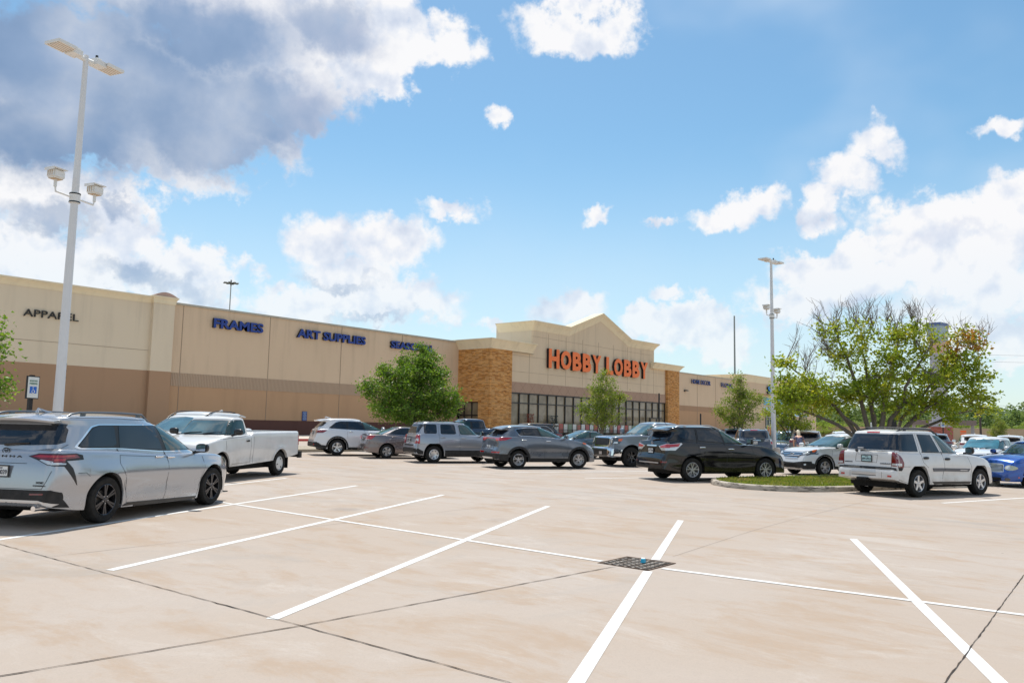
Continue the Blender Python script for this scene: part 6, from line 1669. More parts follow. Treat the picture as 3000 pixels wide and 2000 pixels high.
highl('white SUV with blacked-out windows above the roof of the blue wagon', (62.5, 8.0, .02, 2), P_WHITE2, fars, False)
crv('silver SUV glinting at the right edge above the blue wagon', (73.5, 8.3, .0, 196), P_SIL2, fars, G_SHLD, False)
highl('grey SUV with roof rack behind the roof of the older white SUV', (62.5, 12.2, .05, 20), P_GREY, fars, False, rails=True)
highl('blue SUV roof seen just past the black SUV', (54.4, 23.7, .12, 25), P_NAVY, fars, False)
# ================================================================ TREES
BARK = nmat('bark', lambda nb, oc, geo, pr: (nb.put(pr.inputs['Base Color'], nb.mix(nb.noise(nb.v('MULTIPLY', oc, (1, 1, .2)), 14, 5, .65), (.085, .065, .05), (.24, .20, .165))), bump(nb, pr, nb.noise(nb.v('MULTIPLY', oc, (1, 1, .2)), 20, 4, .6), .5, .03)), rough=.95)
TWIG = nmat('twig_bark', lambda nb, oc, geo, pr: nb.put(pr.inputs['Base Color'], nb.mix(nb.noise(oc, 8, 3, .6), (.13, .10, .085), (.26, .215, .18))), rough=.95)
LF = {
 'dark': nmat('leaf_dark', m_leaf((.075, .165, .014), (.165, .275, .026), (.26, .35, .045), 2.2), rough=.45),
 'wisp': nmat('leaf_wisp', m_leaf((.13, .20, .022), (.22, .29, .036), (.33, .36, .06), 1.8), rough=.5),
 'yell': nmat('leaf_yellowgreen', m_leaf((.19, .28, .016), (.32, .39, .03), (.48, .46, .05), 1.6), rough=.5),
 'oran': nmat('leaf_orange', m_leaf((.36, .26, .04), (.42, .16, .03), (.30, .32, .05), 1.5), rough=.5),
 'far': nmat('leaf_far', m_leaf((.11, .18, .06), (.17, .24, .085), (.22, .27, .12), .25), rough=.7),
 'far2': nmat('leaf_far_bright', m_leaf((.17, .26, .04), (.24, .31, .06), (.28, .30, .09), .4), rough=.7)}
def leaves(parent, name, m, pts, size, rr, flat=.5, fold=True):
    vs, fs = [], []
    for p in pts:
        s = size*rr.uniform(.6, 1.25)
        d = Vector((rr.gauss(0, 1), rr.gauss(0, 1), rr.gauss(0, 1)*.7-.2)).normalized()
        u = Vector((rr.gauss(0, 1), rr.gauss(0, 1), rr.gauss(0, 1)*flat))
        u = (u-d*u.dot(d)).normalized(); n = d.cross(u)*s*.22
        p = Vector(p); k = len(vs)
        vs += [p, p+d*s*.5+u*s*.36+n, p+d*s, p+d*s*.5-u*s*.36+n]
        fs += [(k, k+1, k+2), (k, k+2, k+3)]
    me = bpy.data.meshes.new(name); me.from_pydata(vs, [], fs)
    return link(name, me, m, parent)
def grow_tree(label, loc, rz, blobs, trunk, leafsize, seed, name='tree', cat='tree', group=None, bare=None, tr=.13, limbs=9, per=14, clump=.34, scale=1.0, bark=BARK, lean=0):
    """blobs: (u, v, z, ru, rv, rz, n clusters, material). trunk = fork height"""
    rr = random.Random(seed)
    t = thing(name, label, cat, loc, rz, group)
    t.scale = (scale,)*3
    bm = bmesh.new()
    fork = Vector((0, 0, trunk))
    tube(bm, [(0, 0, -.05), (0, 0, .12), (.01, 0, trunk*.6), (0, 0, trunk)], [tr*1.45, tr*1.08, tr*.95, tr*.9], 10)
    tw = bmesh.new()
    pts = {}
    tips = []
    allh = []
    for bi, (u, v_, z, ru, rv, rz_, n, mt) in enumerate(blobs):
        c0 = Vector((u, v_, z))
        for i in range(max(1, int(n/14))):
            a = rr.uniform(0, 6.283); q = rr.uniform(.1, .6)
            allh.append((c0+Vector((ru*q*math.cos(a), rv*q*math.sin(a), rz_*rr.uniform(-.55, .1))), bi))
    # main limbs reach toward well spread hubs, the rest branch off the limbs
    prim = [max(allh, key=lambda h: h[0].z)[0]]
    while len(prim) < min(limbs, len(allh)):
        prim.append(max(allh, key=lambda h: min((h[0]-p).length*(1+.3*(h[0]-fork).length) for p in prim))[0])
    nodes = []
    for h in prim:
        d = h-fork; L_ = d.length; r0 = tr*rr.uniform(.42, .60)
        st = Vector((rr.uniform(-.4, .4)*tr, rr.uniform(-.4, .4)*tr, trunk*rr.uniform(.55, .95)))
        path = [st]; nseg = 7
        for i in range(1, nseg+1):
            t_ = i/nseg
            p = st.lerp(h, t_)+Vector((0, 0, 1))*math.sin(math.pi*t_)*L_*.06*(1 if d.z > .8 else 1.6)
            if i < nseg: p += Vector((rr.gauss(0, .045), rr.gauss(0, .045), rr.gauss(0, .035)))*L_*.35
            path.append(p)
        rad = [r0*(1-.86*i/nseg)+.004 for i in range(nseg+1)]
        tube(bm, path, rad, 7, False)
        for i in range(2, nseg+1): nodes.append((path[i], rad[i]))
    hub_of = {}
    for h, bi in allh:
        if min((h-p).length for p in prim) < 1e-6:
            hub_of.setdefault(bi, []).append((h, h, h)); continue
        s0, sr = min(nodes, key=lambda k: (k[0]-h).length+(.6 if k[0].z > h.z+.2 else 0))
        L_ = (h-s0).length
        m1 = s0.lerp(h, .35)+Vector((rr.gauss(0, .07), rr.gauss(0, .07), rr.gauss(.05, .05)))*L_
        m2 = s0.lerp(h, .7)+Vector((rr.gauss(0, .06), rr.gauss(0, .06), rr.gauss(.02, .04)))*L_
        r1 = min(sr*.7, .035)
        tube(bm, [s0, m1, m2, h], [r1, r1*.75, r1*.5, r1*.3], 5, False)
        hub_of.setdefault(bi, []).append((h, m2, m1))
    for bi, (u, v_, z, ru, rv, rz_, n, mt) in enumerate(blobs):
        c0 = Vector((u, v_, z)); hubs = hub_of[bi]
        for i in range(n):
            a = rr.uniform(0, 6.283); ph = math.acos(rr.uniform(-1, 1)); q = rr.random()**.38
            p = c0+Vector((ru*q*math.sin(ph)*math.cos(a), rv*q*math.sin(ph)*math.sin(a), rz_*q*math.cos(ph)))
            if p.z < .6: p.z = .6
            h = min(hubs, key=lambda k: (k[0]-p).length)
            s = h[rr.choice((0, 0, 1))]
            mm = s.lerp(p, .55)+Vector((rr.uniform(-.1, .1), rr.uniform(-.1, .1), rr.uniform(-.02, .12)))*(p-s).length*.5
            tube(tw, [s, mm, p], [.012, .008, .004], 4, False)
            tips.append(p)
            L_ = pts.setdefault(mt, [])
            for k in range(per):
                if rr.random() < .3:
                    b0 = s.lerp(p, rr.uniform(.5, 1.0)); sg = clump*.5
                else: b0 = p; sg = clump*rr.uniform(.6, 1.1)
                L_.append(b0+Vector((rr.gauss(0, sg*.6), rr.gauss(0, sg*.6), rr.gauss(0, sg*.5))))
    if bare:
        for (u, v_, z, ru, rv, rz_, n) in bare:
            for i in range(n):
                p = Vector((u+rr.uniform(-ru, ru), v_+rr.uniform(-rv, rv), z+rr.uniform(-rz_, rz_)))
                h = min(tips, key=lambda k: (k-p).length+abs(k.z-(p.z-1.1))*.8)
                mm = h.lerp(p, .5)+Vector((rr.uniform(-.12, .12), rr.uniform(-.12, .12), rr.uniform(-.05, .1)))
                tube(tw, [h, mm, p], [.016, .010, .005], 4, False)
                for k in range(5):
                    b0 = h.lerp(p, rr.uniform(.3, .95)); e = b0+Vector((rr.uniform(-.3, .3), rr.uniform(-.3, .3), rr.uniform(.1, .5)))
                    tube(tw, [b0, b0.lerp(e, .5)+Vector((rr.uniform(-.04, .04), 0, 0)), e], [.008, .005, .003], 3, False)
    obj('trunk', bm, bark, t, 60); obj('branches', tw, TWIG, t)
    for mt, p in pts.items(): leaves(t, 'crown' if mt != 'oran' else 'orange_leaves', LF[mt], p, leafsize, rr)
    return t
VR = R(39.3-90)      # u axis points to the right of the view
def at(x, y, z=None): return (x, y, gz(y) if z is None else z)
# sparse wide tree on the island
bl = [(-2.9, 0, 3.1, 1.05, 1.2, .85, 70, 'yell'), (-3.3, .2, 4.2, .5, .6, .35, 10, 'yell'), (-1.7, .3, 2.9, 1.0, 1.2, .75, 54, 'yell'), (-.3, -.2, 3.0, 1.1, 1.3, .7, 50, 'yell'), (1.1, .1, 2.8, 1.1, 1.2, .6, 44, 'yell'),
      (-1.2, 0, 4.4, .9, 1.0, .7, 26, 'yell'), (-1.5, 0, 5.45, .8, .8, .5, 14, 'yell'), (-.4, .2, 5.3, .5, .7, .7, 14, 'yell'), (.6, -.1, 4.3, .9, 1.0, .7, 30, 'yell'), (.8, .1, 5.3, .8, .8, .6, 22, 'yell'),
      (1.8, 0, 5.2, .8, .8, .8, 28, 'yell'), (2.1, 0, 3.9, 1.0, 1.1, .8, 46, 'yell'), (3.4, 0, 4.0, 1.0, 1.0, .8, 46, 'yell'), (3.6, .1, 3.0, .9, .9, .45, 26, 'yell'), (2.5, -.2, 2.7, .9, .9, .4, 22, 'yell'),
      (3.5, 0, 5.15, .9, .8, .5, 11, 'oran'), (3.6, 0, 5.0, 1.0, .8, .6, 12, 'yell'), (2.9, 0, 4.7, .5, .5, .4, 5, 'oran'), (2.9, 0, 4.7, .5, .5, .4, 5, 'yell'), (2.75, -.3, 2.15, .3, .3, .3, 7, 'yell'), (4.3, .2, 2.6, .35, .3, .22, 5, 'yell'), (0, 0, 3.7, 1.8, 1.4, .4, 30, 'yell')]
br = [(-2.1, 0, 5.3, .7, .6, .8, 26), (-1.0, 0, 6.25, 1.2, .6, .45, 30), (.6, 0, 6.2, 1.3, .6, .5, 34), (1.9, 0, 6.2, .6, .5, .4, 12), (3.6, 0, 5.7, .9, .5, .25, 12), (-2.2, 0, 4.6, .6, .6, .7, 20)]
grow_tree('wide sparse tree with yellow-green leaves, bare top twigs and one orange patch', at(31.97, 8.33, gz(8.5)+.13), VR, bl, .75, .135, 7, bare=br, tr=.19, per=29, clump=.30, limbs=13)
# dense round tree before the wall
bl = [(0, 0, 2.25, 2.75, 2.3, .7, 165, 'dark'), (0, 0, 3.2, 2.6, 2.2, .95, 175, 'dark'), (.15, 0, 4.2, 1.9, 1.7, .8, 100, 'dark'), (.35, 0, 4.95, 1.35, 1.2, .6, 55, 'dark'), (-1.3, 0, 4.3, .8, .7, .45, 20, 'dark'), (.6, 0, 5.6, .5, .4, .35, 10, 'dark'), (-2.4, 0, 3.5, .6, .6, .6, 18, 'dark'), (2.1, 0, 2.6, .8, 1.0, .6, 30, 'dark'), (1.5, 0, 4.1, .7, .7, .5, 16, 'dark')]
grow_tree('dense dark green pear-shaped tree standing before the wall, covering the SEASONAL letters', at(31.2, 32.8), VR, bl, 1.35, .135, 21, tr=.16, per=38, clump=.34, scale=1.03)
# wispy trees
def wispy(label, loc, seed, k=1.0, mt='wisp', grp=None):
    bl = [(0, 0, 2.4, 1.5, 1.4, .8, 75, mt), (0, 0, 3.4, 1.5, 1.4, .8, 75, mt), (.1, 0, 4.4, 1.1, 1.0, .8, 45, mt), (-1.3, 0, 2.9, .7, .6, .4, 16, mt), (1.3, 0, 3.9, .7, .6, .4, 15, mt), (0, 0, 5.2, .5, .5, .6, 12, mt)]
    return grow_tree(label, loc, VR, bl, 1.5, .125, seed, tr=.10, per=26, clump=.30, scale=k, group=grp)
wispy('feathery light green young tree in front of the shop windows under the orange letters', at(42.6, 27.4), 31, .93)
wispy('light green round young tree in front of the blank beige wall beside the FLORAL letters', at(55.6, 23.9), 33, 1.02, 'wisp')
wispy('leafy tree rising behind the far light pole at the edge of the wide sparse tree', at(47.0, 16.9), 35, .92, 'yell')
bl = [(-.2, 0, 3.0, 1.3, 1.3, 1.2, 70, 'dark'), (.1, 0, 4.2, 1.0, 1.0, .8, 40, 'dark'), (.55, 0, 2.4, .8, .8, .5, 24, 'dark'), (-.8, 0, 3.6, 1.0, 1, 1.2, 40, 'dark')]
grow_tree('dark green tree cut by the left edge of the picture behind the minivan', at(8.35, 28.0), VR, bl, 1.3, .14, 41, tr=.10, per=18, clump=.34, scale=.98)
wispy('small olive tree standing before the distant woods at the right', at(104, 14.2), 51, .66, 'wisp')
# ================================================================ LIGHT POLES
POLE = nmat('white_pole_paint', lambda nb, oc, geo, pr: nb.put(pr.inputs['Base Color'], nb.mix(nb.noise(oc, 2, 4, .6), (.74, .74, .75), (.64, .63, .62))), rough=.4)
HEADW = mat('fixture_white', (.75, .74, .71), .5)
LENS = mat('fixture_lens', (.50, .36, .22), .4)
def light_pole(label, x, y, H, r, rz, zc, scale=1.0):
    t = thing('light_pole', label, 'light pole', (x, y, gz(y)), rz)
    bm = bmesh.new(); tube(bm, [(0, 0, .75), (0, 0, H*.5), (0, 0, H)], [r, r*.80, r*.50], 24); obj('shaft', bm, POLE, t, 60)
    bm = bmesh.new(); lathe(bm, [(0, .33), (.70, .33), (.76, .28), (.76, .05)], 24, 'z'); obj('concrete_base', bm, WALK, t, 40)
    bm = bmesh.new()
    for k in range(3): box(bm, (r*.93, 0, 2.6+.16*k), (.05, .03, .06))
    obj('number_tag', bm, BLK, t)
    for sd in (-1, 1):
        bm = bmesh.new()
        tube(bm, [(0, 0, H-.12), (sd*.36, 0, H-.10)], .065, 10)
        box(bm, (sd*.46, 0, H-.08), (.36, .34, .13)); box(bm, (sd*.40, 0, H+.01), (.18, .22, .07))
        for k in range(6): box(bm, (sd*.93, -.225+.09*k, H-.075), (.62, .05, .055))
        box(bm, (sd*.93, 0, H-.035), (.62, .52, .022)); box(bm, (sd*1.25, 0, H-.06), (.03, .52, .07))
        for k in (-1, 1): box(bm, (sd*.93, k*.262, H-.06), (.66, .02, .075))
        h = obj('lamp_head', bm, HEADW, t); h.scale = (.76, .95, 1)
        bm = bmesh.new()
        for k in range(5): box(bm, (sd*.92, -.18+.09*k, H-.098), (.55, .034, .012))
        obj('lens', bm, LENS, h)
    bm = bmesh.new(); tube(bm, [(.36, .06, H+.04), (.36, .06, H+.17)], .035, 10); obj('photocell', bm, BLK, t)
    # camera bracket
    bm = bmesh.new(); tube(bm, [(0, 0, zc-.13), (0, 0, zc+.13)], r*.86+.02, 16)
    tube(bm, [(-.56, 0, zc+.20), (-.54, 0, zc+.03), (0, 0, zc), (.54, 0, zc-.03), (.56, 0, zc+.12)], .024, 8)
    br_ = obj('bracket', bm, HEADW, t, 40)
    bm = bmesh.new(); tube(bm, [(0, 0, zc-.12), (0, 0, zc-.09)], r*.86+.028, 16); tube(bm, [(0, 0, zc+.09), (0, 0, zc+.12)], r*.86+.028, 16); obj('clamp', bm, BLK, br_)
    for sd, zz in ((-1, zc+.44), (1, zc+.36)):
        bm = bmesh.new(); x0 = sd*.56
        tube(bm, [(x0, 0, zz-.30), (x0, 0, zz-.12)], .038, 8)
        # rounded housing with a sloping visor
        n0 = len(bm.verts)
        vs_ = box(bm, (x0, 0, zz), (.32, .28, .22))
        bmesh.ops.bevel(bm, geom=[e for e in bm.edges if all(v_ in vs_ for v_ in e.verts)], offset=.035, segments=2, affect='EDGES')
        box(bm, (x0-.02, -.03, zz+.125), (.38, .34, .018)); box(bm, (x0-.205, -.03, zz+.095), (.015, .33, .06))
        f_ = obj('flood_light', bm, HEADW, t)
        bm = bmesh.new()
        for a_ in range(3): box(bm, (x0-.162, -.07+.07*a_, zz), (.006, .022, .12))
        box(bm, (x0, 0, zz-.115), (.24, .20, .010)); obj('vent', bm, LENS, f_)
    return t
light_pole('tall white light pole with twin lamp heads rising behind the silver minivan', 8.05, 20.9, 10.85, .122, R(17), 7.1)
light_pole('tall white light pole with twin lamp heads beside the dark SUV, in the middle distance', 42.4, 16.28, 11.05, .13, R(-8), 7.9)
def slim_pole(name, label, x, y, z0, z1, r0, r1, m, cat='pole', extra=None, group=None):
    t = thing(name, label, cat, (x, y, 0), 0, group)
    bm = bmesh.new(); tube(bm, [(0, 0, z0), (0, 0, z1)], [r0, r1], 8); obj('shaft', bm, m, t)
    if extra: extra(t)
    return t
GREYP = mat('galvanised_grey', (.35, .35, .34), .5, .3)
def ringhead(t):
    bm = bmesh.new(); z = 27.0
    lathe(bm, [(z-.1, .75), (z+.02, .75), (z+.02, .62), (z-.1, .62)], 20, 'z')
    for k in range(8):
        a = 2*math.pi*k/8; box(bm, (1.1*math.cos(a), 1.1*math.sin(a), z), (.6, .32, .14), rz=a); tube(bm, [(0, 0, z), (1.0*math.cos(a), math.sin(a), z)], .05, 4)
    tube(bm, [(0, 0, z-.5), (0, 0, z+.6)], .13, 6)
    obj('lamp_ring', bm, mat('lamp_ring_dark', (.20, .19, .18), .6), t)
slim_pole('high_mast', 'distant high mast light with a ring of lamps above the store roof', 79.5, 133.0, 0, 27.4, .16, .09, GREYP, 'mast light', ringhead)
slim_pole('flagpole', 'thin bare grey pole rising above the far end of the store', 239.7, 104.3, 0, 38.0, .36, .24, GREYP, 'pole')
BPOST = mat('black_post', (.012, .012, .013), .5)
slim_pole('sign_post', 'taller thin black post seen edge on in front of the right stone tower', 44.9, 24.6, gz(24), 3.95, .05, .05, BPOST, 'post')
slim_pole('sign_post', 'shorter thin black post standing before the plain beige wall right of the entrance', 65.0, 31.5, gz(31), 3.1, .07, .07, BPOST, 'post')
# accessible parking signs
def access_sign(label, x, y, rz, z0, z1, w, h, flip=False, group='accessible parking signs on posts'):
    t = thing('parking_sign', label, 'parking sign', (x, y, gz(y)), rz, group)
    bm = bmesh.new(); box(bm, (0, .02, z1/2), (.10, .07, z1)); obj('post', bm, BPOST, t)
    bm = bmesh.new(); box(bm, (0, -.02, (z0+z1)/2-.03), (w+.05, .03, h+.05)); obj('backing', bm, BPOST, t)
    if not flip:
        bm = bmesh.new(); box(bm, (0, -.042, (z0+z1)/2-.03), (w, .008, h)); f = obj('sign_face', bm, mat('sign_white', (.75, .77, .74), .5), t)
        bm = bmesh.new(); box(bm, (0, -.050, z0+h*.36), (w*.62, .006, h*.32)); obj('blue_square', bm, mat('access_blue', (.02, .14, .55), .5), f)
        o = text_obj('lettering', 'PARKING', w*.72, h*.09, mat('sign_green', (.05, .22, .14), .5), f, .002, .004); o.location = (-w*.36, -.050, z0+h*.62)
        o = text_obj('lettering', 'RESERVED', w*.72, h*.07, mat('sign_green', (.05, .22, .14), .5), f, .002, .002); o.location = (-w*.36, -.050, z0+h*.76)
        bm = bmesh.new(); zc_ = z0+h*.34
        pts = [(.035*math.cos(R(a_))-.005, -.056, zc_-.03+.035*math.sin(R(a_))) for a_ in range(120, 400, 20)]
        tube(bm, pts, .006, 5); tube(bm, [(-.012, -.056, zc_+.05), (-.008, -.056, zc_), (.03, -.056, zc_), (.045, -.056, zc_-.045)], .007, 5)
        bmesh.ops.create_uvsphere(bm, u_segments=8, v_segments=6, radius=.012, matrix=Matrix.Translation((-.014, -.056, zc_+.07)))
        obj('wheelchair_symbol', bm, mat('symbol_white', (.85, .86, .87), .5), f)
    return t
access_sign('black-backed accessible parking sign on a black post behind the minivan at the left', 7.5, 21.1, R(22), 2.08, 2.62, .30, .50)
access_sign('accessible parking sign seen beyond the roof of the older white SUV', 78.9, 15.0, R(-80), 2.25, 2.85, .32, .50)
access_sign('small accessible parking sign on a thin post left of the sparse tree', 57.5, 15.2, R(-72), 1.8, 2.5, .30, .50)
access_sign('dark back of a parking sign between the small sign and the sparse tree', 50.0, 12.1, R(-72), 1.75, 2.45, .32, .50, True)
# ================================================================ FAR GROUND FEATURES
# tan barrier wall
t = thing('barrier_wall', 'long low tan highway barrier wall in front of the woods', 'wall')
bm = bmesh.new()
pa = [(205, -60), (190, 0), (185, 34), (200, 75)]
for a, c in zip(pa, pa[1:]):
    a = Vector(a); c = Vector(c); n = int((c-a).length/5)
    for i in range(n):
        p = a.lerp(c, (i+.5)/n); L_ = (c-a).length/n; an = math.atan2((c-a).y, (c-a).x)
        box(bm, (p.x, p.y, 1.4), (L_*.995, .4, 3.0), rz=an)
        box(bm, (p.x, p.y, 2.95), (L_*.995, .5, .14), rz=an)
obj('panels', bm, stucco('barrier_tan', (.52, .40, .27), (.46, .35, .24)), t)
rr = random.Random(77)
FT = {}
def far_tree(name, label, x, y, h, w, mt, seed, group):
    key = (mt, seed % 5)
    if key not in FT:
        r2 = random.Random(seed)
        pts = []
        for c_ in range(34):
            a = r2.uniform(0, 6.283); q = r2.random()**.5; zz = r2.uniform(.22, .98)
            k = (1-abs(zz-.52)*1.5)*.5+.14
            cx_, cy_ = k*q*math.cos(a), k*q*math.sin(a)
            for i in range(46): pts.append((cx_+r2.gauss(0, .052), cy_+r2.gauss(0, .052), max(.03, zz+r2.gauss(0, .045))))
        vs, fs = [], []
        for p in pts:
            s = .05*r2.uniform(.6, 1.3); d = Vector((r2.gauss(0, 1), r2.gauss(0, 1), r2.gauss(0, 1))).normalized(); u = d.orthogonal().normalized()
            p = Vector(p); k = len(vs); vs += [p-d*s/2, p+u*s*.45, p+d*s/2, p-u*s*.45]; fs.append((k, k+1, k+2, k+3))
        me = bpy.data.meshes.new('crown'); me.from_pydata(vs, [], fs); me.materials.append(LF[mt])
        bm = bmesh.new(); tube(bm, [(0, 0, -.02), (0, 0, .3), (.01, 0, .7)], [.022, .017, .006], 6)
        m2 = bpy.data.meshes.new('trunk'); bm.to_mesh(m2); bm.free(); m2.materials.append(BARK)
        FT[key] = (me, m2)
    me, m2 = FT[key]
    t = thing(name, label, name.replace('_', ' '), (x, y, gz(y)), rr.uniform(0, 6.28), group)
    t.scale = (w, w, h)
    for nm, d in (('crown', me), ('trunk', m2)):
        o = bpy.data.objects.new(nm, d); COL.objects.link(o); o.parent = t
for i in range(92):
    f_ = i/91
    az_ = R(1.5+f_*22.5+rr.uniform(-.25, .25)); d_ = rr.uniform(225, 300)
    far_tree('tree', 'tree of the hazy green woods beyond the tan barrier wall', d_*math.cos(az_), d_*math.sin(az_), rr.uniform(7.0, 9.6), rr.uniform(10, 15), 'far', i, 'trees of the far woods')
for i in range(26):
    az_ = R(2+i*.82+rr.uniform(-.3, .3)); d_ = rr.uniform(203, 218)
    far_tree('bush', 'bright yellow-green bush growing just beyond the tan barrier wall', d_*math.cos(az_), d_*math.sin(az_), rr.uniform(3.0, 4.6), rr.uniform(5, 8), 'far2', i+3, 'bushes beyond the barrier wall')
# continuous understorey of the woods
bm = bmesh.new(); r2 = random.Random(9)
vs, fs = [], []
for i in range(15000):
    az_ = R(r2.uniform(-1, 26)); d_ = r2.uniform(232, 312); z_ = abs(r2.gauss(0, 2.6))
    p = Vector((d_*math.cos(az_), d_*math.sin(az_), .2+min(z_, 6.0))); s = r2.uniform(.7, 1.5); d = Vector((r2.gauss(0, 1), r2.gauss(0, 1), r2.gauss(0, 1))).normalized(); u = d.orthogonal().normalized(); k = len(vs)
    vs += [p-d*s/2, p+u*s*.5, p+d*s/2, p-u*s*.5]; fs.append((k, k+1, k+2, k+3))
bm.free(); me = bpy.data.meshes.new('undergrowth'); me.from_pydata(vs, [], fs); o = link('undergrowth', me, LF['far']); o['kind'] = 'stuff'; o['label'] = 'dense green undergrowth filling the far woods'
# pylon sign with brick base
BRK = nmat('red_brick', lambda nb, oc, geo, pr: nb.put(pr.inputs['Base Color'], nb.mix(nb.sstep(nb.noise(nb.v('MULTIPLY', oc, (1, 1, 4)), 1.6, 3, .7), .4, .6), (.30, .075, .05), (.42, .16, .12))), rough=.9)
PW = stucco('pylon_grey', (.50, .50, .53), (.45, .45, .48))
t = thing('pylon_sign', 'tall grey pylon sign with a blue topped box and brick base beyond the sparse tree', 'pylon sign', (134.6, 25.9, 0), R(-12))
for nm, c_, s_, m in (('brick_base', (0, 0, 1.4), (2.5, 2.5, 2.8), BRK), ('plinth', (0, 0, 3.2), (2.3, 2.3, .8), PW), ('tower', (0, 0, 8.75), (1.75, 1.75, 10.3), PW), ('sign_box', (0, 0, 17.0), (2.5, 2.1, 2.2), mat('pylon_green', (.34, .42, .44), .5)), ('sign_cap', (0, 0, 18.35), (2.55, 2.15, .5), mat('pylon_blue', (.10, .15, .32), .5)), ('sign_panel', (0, 0, 14.7), (1.7, 1.7, 1.6), mat('pylon_salmon', (.62, .38, .30), .5)), ('neck', (0, 0, 15.7), (1.9, 1.7, .4), PW)):
    bm = bmesh.new(); box(bm, c_, s_); obj(nm, bm, m, t)
t = thing('gas_canopy', 'flat brown roofed station canopy on columns behind the pylon sign', 'canopy', (145, 27.6, 0), R(9.5-90))
bm = bmesh.new(); box(bm, (0, 0, 3.55), (9.5, 5, .75)); obj('roof', bm, mat('canopy_brown', (.22, .17, .15), .7), t)
bm = bmesh.new()
bm.free()
for x_ in (-4.2, 4.2):
    bm = bmesh.new(); box(bm, (x_, 0, 1.6), (.5, .5, 3.2)); obj('column', bm, PW, t)
t = thing('road_sign', 'small orange construction sign standing at the tan barrier wall', 'road sign', (104.0, 17.7, gz(12)), R(9.6-90))
bm = bmesh.new(); box(bm, (0, 0, 2.02), (.6, .05, .24)); box(bm, (0, 0, 1.7), (.6, .05, .24)); obj('panel', bm, mat('sign_orange_red', (.85, .16, .04), .6), t)
bm = bmesh.new(); box(bm, (0, .05, .95), (.08, .05, 2.0)); obj('post', bm, GREYP, t)
WOOD = mat('utility_wood', (.07, .055, .05), .9)
def utility(label, x, y, H, rz):
    t = thing('utility_pole', label, 'utility pole', (x, y, 0), rz)
    bm = bmesh.new(); tube(bm, [(0, 0, 0), (0, 0, H)], [.22, .15], 8); obj('shaft', bm, WOOD, t)
    bm = bmesh.new(); box(bm, (0, 0, H-1.2), (2.6, .14, .16)); tube(bm, [(.4, .1, H-2.6), (.4, .1, H-1.8)], .22, 8); obj('crossarm', bm, WOOD, t)
    return t
utility('dark utility pole standing before the woods at the right', 171.5, 26.3, 8.0, R(50))
utility('smaller distant utility pole further right among the woods', 228, 23.0, 9.0, R(50))
utility('utility pole top just showing above the roof line of the store', 138, 84, 15.0, R(50))
WIRE = mat('wire_dark', (.05, .05, .055), .7)
for k, (p, q, sag) in enumerate((((171.5, 26.3, 7.3), (215, -30, 8.2), .6), ((171.5, 26.3, 7.3), (158, 62, 8.2), .6), ((168, 32, 17.0), (205, -30, 18.5), 1.0), ((168, 32, 15.7), (205, -30, 17.2), 1.0), ((138, 84, 13.7), (190, 40, 13.2), 1.2), ((138, 84, 12.9), (190, 40, 12.2), 1.2), ((138, 84, 13.7), (95, 90, 12.0), 1.0))):
    bm = bmesh.new(); p = Vector(p); q = Vector(q)
    tube(bm, [p.lerp(q, i/10)-Vector((0, 0, sag*4*(i/10)*(1-i/10))) for i in range(11)], .02, 4)
    o = obj('power_line', bm, WIRE); tag(o, ['lowest wire running right from the dark utility pole', 'wire running left from the dark utility pole', 'upper of the high wires at the right edge', 'lower of the high wires at the right edge', 'upper wire above the far end of the store', 'lower wire above the far end of the store', 'wire running left behind the store roof'][k], 'power line')
# semi truck far right
t = thing('box_truck', 'distant white truck above the car roofs at the right edge', 'truck', (122, 6.2, 0), R(100))
bm = bmesh.new(); box(bm, (0, 0, 1.6), (4.5, 2.3, 1.5)); box(bm, (2.8, 0, 1.35), (1.8, 2.2, 1.1)); box(bm, (2.3, 0, 2.25), (1.6, 2.1, .8), taper=.85); obj('body', bm, P_WHITE, t)
bm = bmesh.new(); box(bm, (2.95, 0, 2.2), (.5, 1.8, .5)); obj('windshield', bm, G_DARK, t)
for x_ in (-1.3, 2.4):
    for s_ in (-1, 1):
        bm = bmesh.new(); lathe(bm, [(-.14, .2), (-.14, .48), (.14, .48), (.14, .2)], 16, c=(x_, s_*1.0, .5)); obj('wheel', bm, TYRE, t)
# ================================================================ PERSON
def skin_obj(name, nodes, edges, m, parent, sub=2):
    me = bpy.data.meshes.new(name)
    me.from_pydata([n[0] for n in nodes], edges, [])
    o = bpy.data.objects.new('tmp', me); COL.objects.link(o)
    md = o.modifiers.new('s', 'SKIN'); md.use_smooth_shade = True
    for i, n in enumerate(nodes):
        me.skin_vertices[0].data[i].radius = (n[1], n[2] if len(n) > 2 else n[1])
    me.skin_vertices[0].data[0].use_root = True
    s2 = o.modifiers.new('u', 'SUBSURF'); s2.levels = sub; s2.render_levels = sub
    bpy.context.view_layer.update()
    out = bpy.data.meshes.new_from_object(o.evaluated_get(bpy.context.evaluated_depsgraph_get()))
    bpy.data.objects.remove(o)
    out.name = name
    return link(name, out, m, parent, 180)
SKIN = mat('skin', (.62, .33, .22), .5)
t = thing('person', 'person with long blond hair in a navy patterned top bending beside the dark SUV', 'person', (39.6, 13.9, gz(14)), R(30))
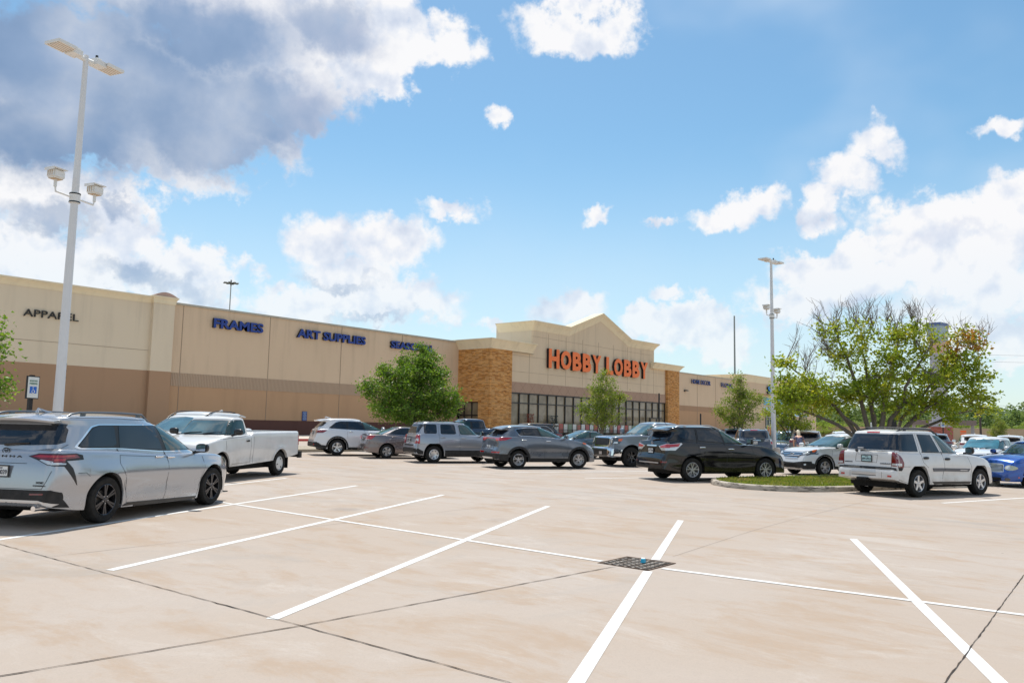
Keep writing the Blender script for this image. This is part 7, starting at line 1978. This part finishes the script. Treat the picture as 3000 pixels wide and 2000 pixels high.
# local: +x forward (away from the dark suv), bending slightly
N_ = [((0, 0, .93), .13, .16), ((.04, 0, 1.10), .11, .15), ((.13, 0, 1.28), .12, .17), ((.20, 0, 1.40), .08, .14), ((.27, 0, 1.46), .045), ((.33, 0, 1.52), .06), ((.37, 0, 1.60), .085), ((.36, 0, 1.66), .06),
      ((.18, .19, 1.37), .05), ((.20, .25, 1.10), .042), ((.33, .20, .88), .033), ((.40, .18, .82), .03),
      ((.18, -.19, 1.37), .05), ((.16, -.26, 1.10), .042), ((.28, -.24, .88), .033), ((.35, -.22, .82), .03),
      ((0, .09, .85), .085), ((.05, .10, .48), .062), ((0, .10, .10), .042), ((.13, .11, .05), .035), ((0, -.09, .85), .085), ((.03, -.10, .48), .062), ((-.04, -.10, .10), .042), ((.09, -.11, .05), .035)]
E_ = [(0, 1), (1, 2), (2, 3), (3, 4), (4, 5), (5, 6), (6, 7), (3, 8), (8, 9), (9, 10), (10, 11), (3, 12), (12, 13), (13, 14), (14, 15), (0, 16), (16, 17), (17, 18), (18, 19), (0, 20), (20, 21), (21, 22), (22, 23)]
for s_ in (11, 15):
    hx, hy, hz = N_[s_][0]; sg = 1 if s_ == 11 else -1
    for k, (dy, ln) in enumerate(((.026, .065), (.009, .078), (-.009, .07), (-.026, .055))):
        N_.append(((hx+.05, hy+dy, hz-.02), .011)); N_.append(((hx+.05+ln*.6, hy+dy*1.2, hz-.02-ln*.6), .008))
        E_.append((s_, len(N_)-2)); E_.append((len(N_)-2, len(N_)-1))
    N_.append(((hx+.02, hy-sg*.045, hz-.02), .011)); E_.append((s_, len(N_)-1)); N_.append(((hx+.06, hy-sg*.05, hz-.045), .009)); E_.append((len(N_)-2, len(N_)-1))
pb = skin_obj('body', N_, E_, SKIN, t)
TOPM = nmat('navy_print', lambda nb, oc, geo, pr: nb.put(pr.inputs['Base Color'], nb.mix(nb.sstep(nb.noise(oc, 24, 3, .6), .52, .6), (.025, .035, .10), (.35, .33, .45))), rough=.8)
skin_obj('top', [((0, 0, .90), .16, .20), ((.04, 0, 1.08), .14, .18), ((.13, 0, 1.28), .14, .19), ((.19, 0, 1.39), .10, .16), ((.18, .19, 1.37), .068), ((.185, .235, 1.24), .07), ((.18, -.19, 1.37), .068), ((.17, -.24, 1.24), .07)], [(0, 1), (1, 2), (2, 3), (3, 4), (4, 5), (3, 6), (6, 7)], TOPM, pb)
skin_obj('trousers', [((0, 0, .92), .15, .18), ((0, .09, .84), .105), ((.05, .10, .48), .08), ((0, .10, .14), .06), ((0, -.09, .84), .105), ((.03, -.10, .48), .08), ((-.04, -.10, .14), .06)], [(0, 1), (1, 2), (2, 3), (0, 4), (4, 5), (5, 6)], mat('dark_denim', (.03, .04, .08), .8), pb)
HAIR = nmat('blond_hair', lambda nb, oc, geo, pr: nb.put(pr.inputs['Base Color'], nb.mix(nb.noise(nb.v('MULTIPLY', oc, (1, 1, .15)), 60, 3, .6), (.62, .50, .33), (.80, .72, .56))), rough=.5)
skin_obj('hair', [((.355, 0, 1.66), .085, .095), ((.32, 0, 1.70), .09), ((.27, 0, 1.60), .095), ((.24, .0, 1.48), .085, .11), ((.20, 0, 1.34), .06, .11), ((.22, 0, 1.22), .035, .07)], [(0, 1), (1, 2), (2, 3), (3, 4), (4, 5)], HAIR, pb)
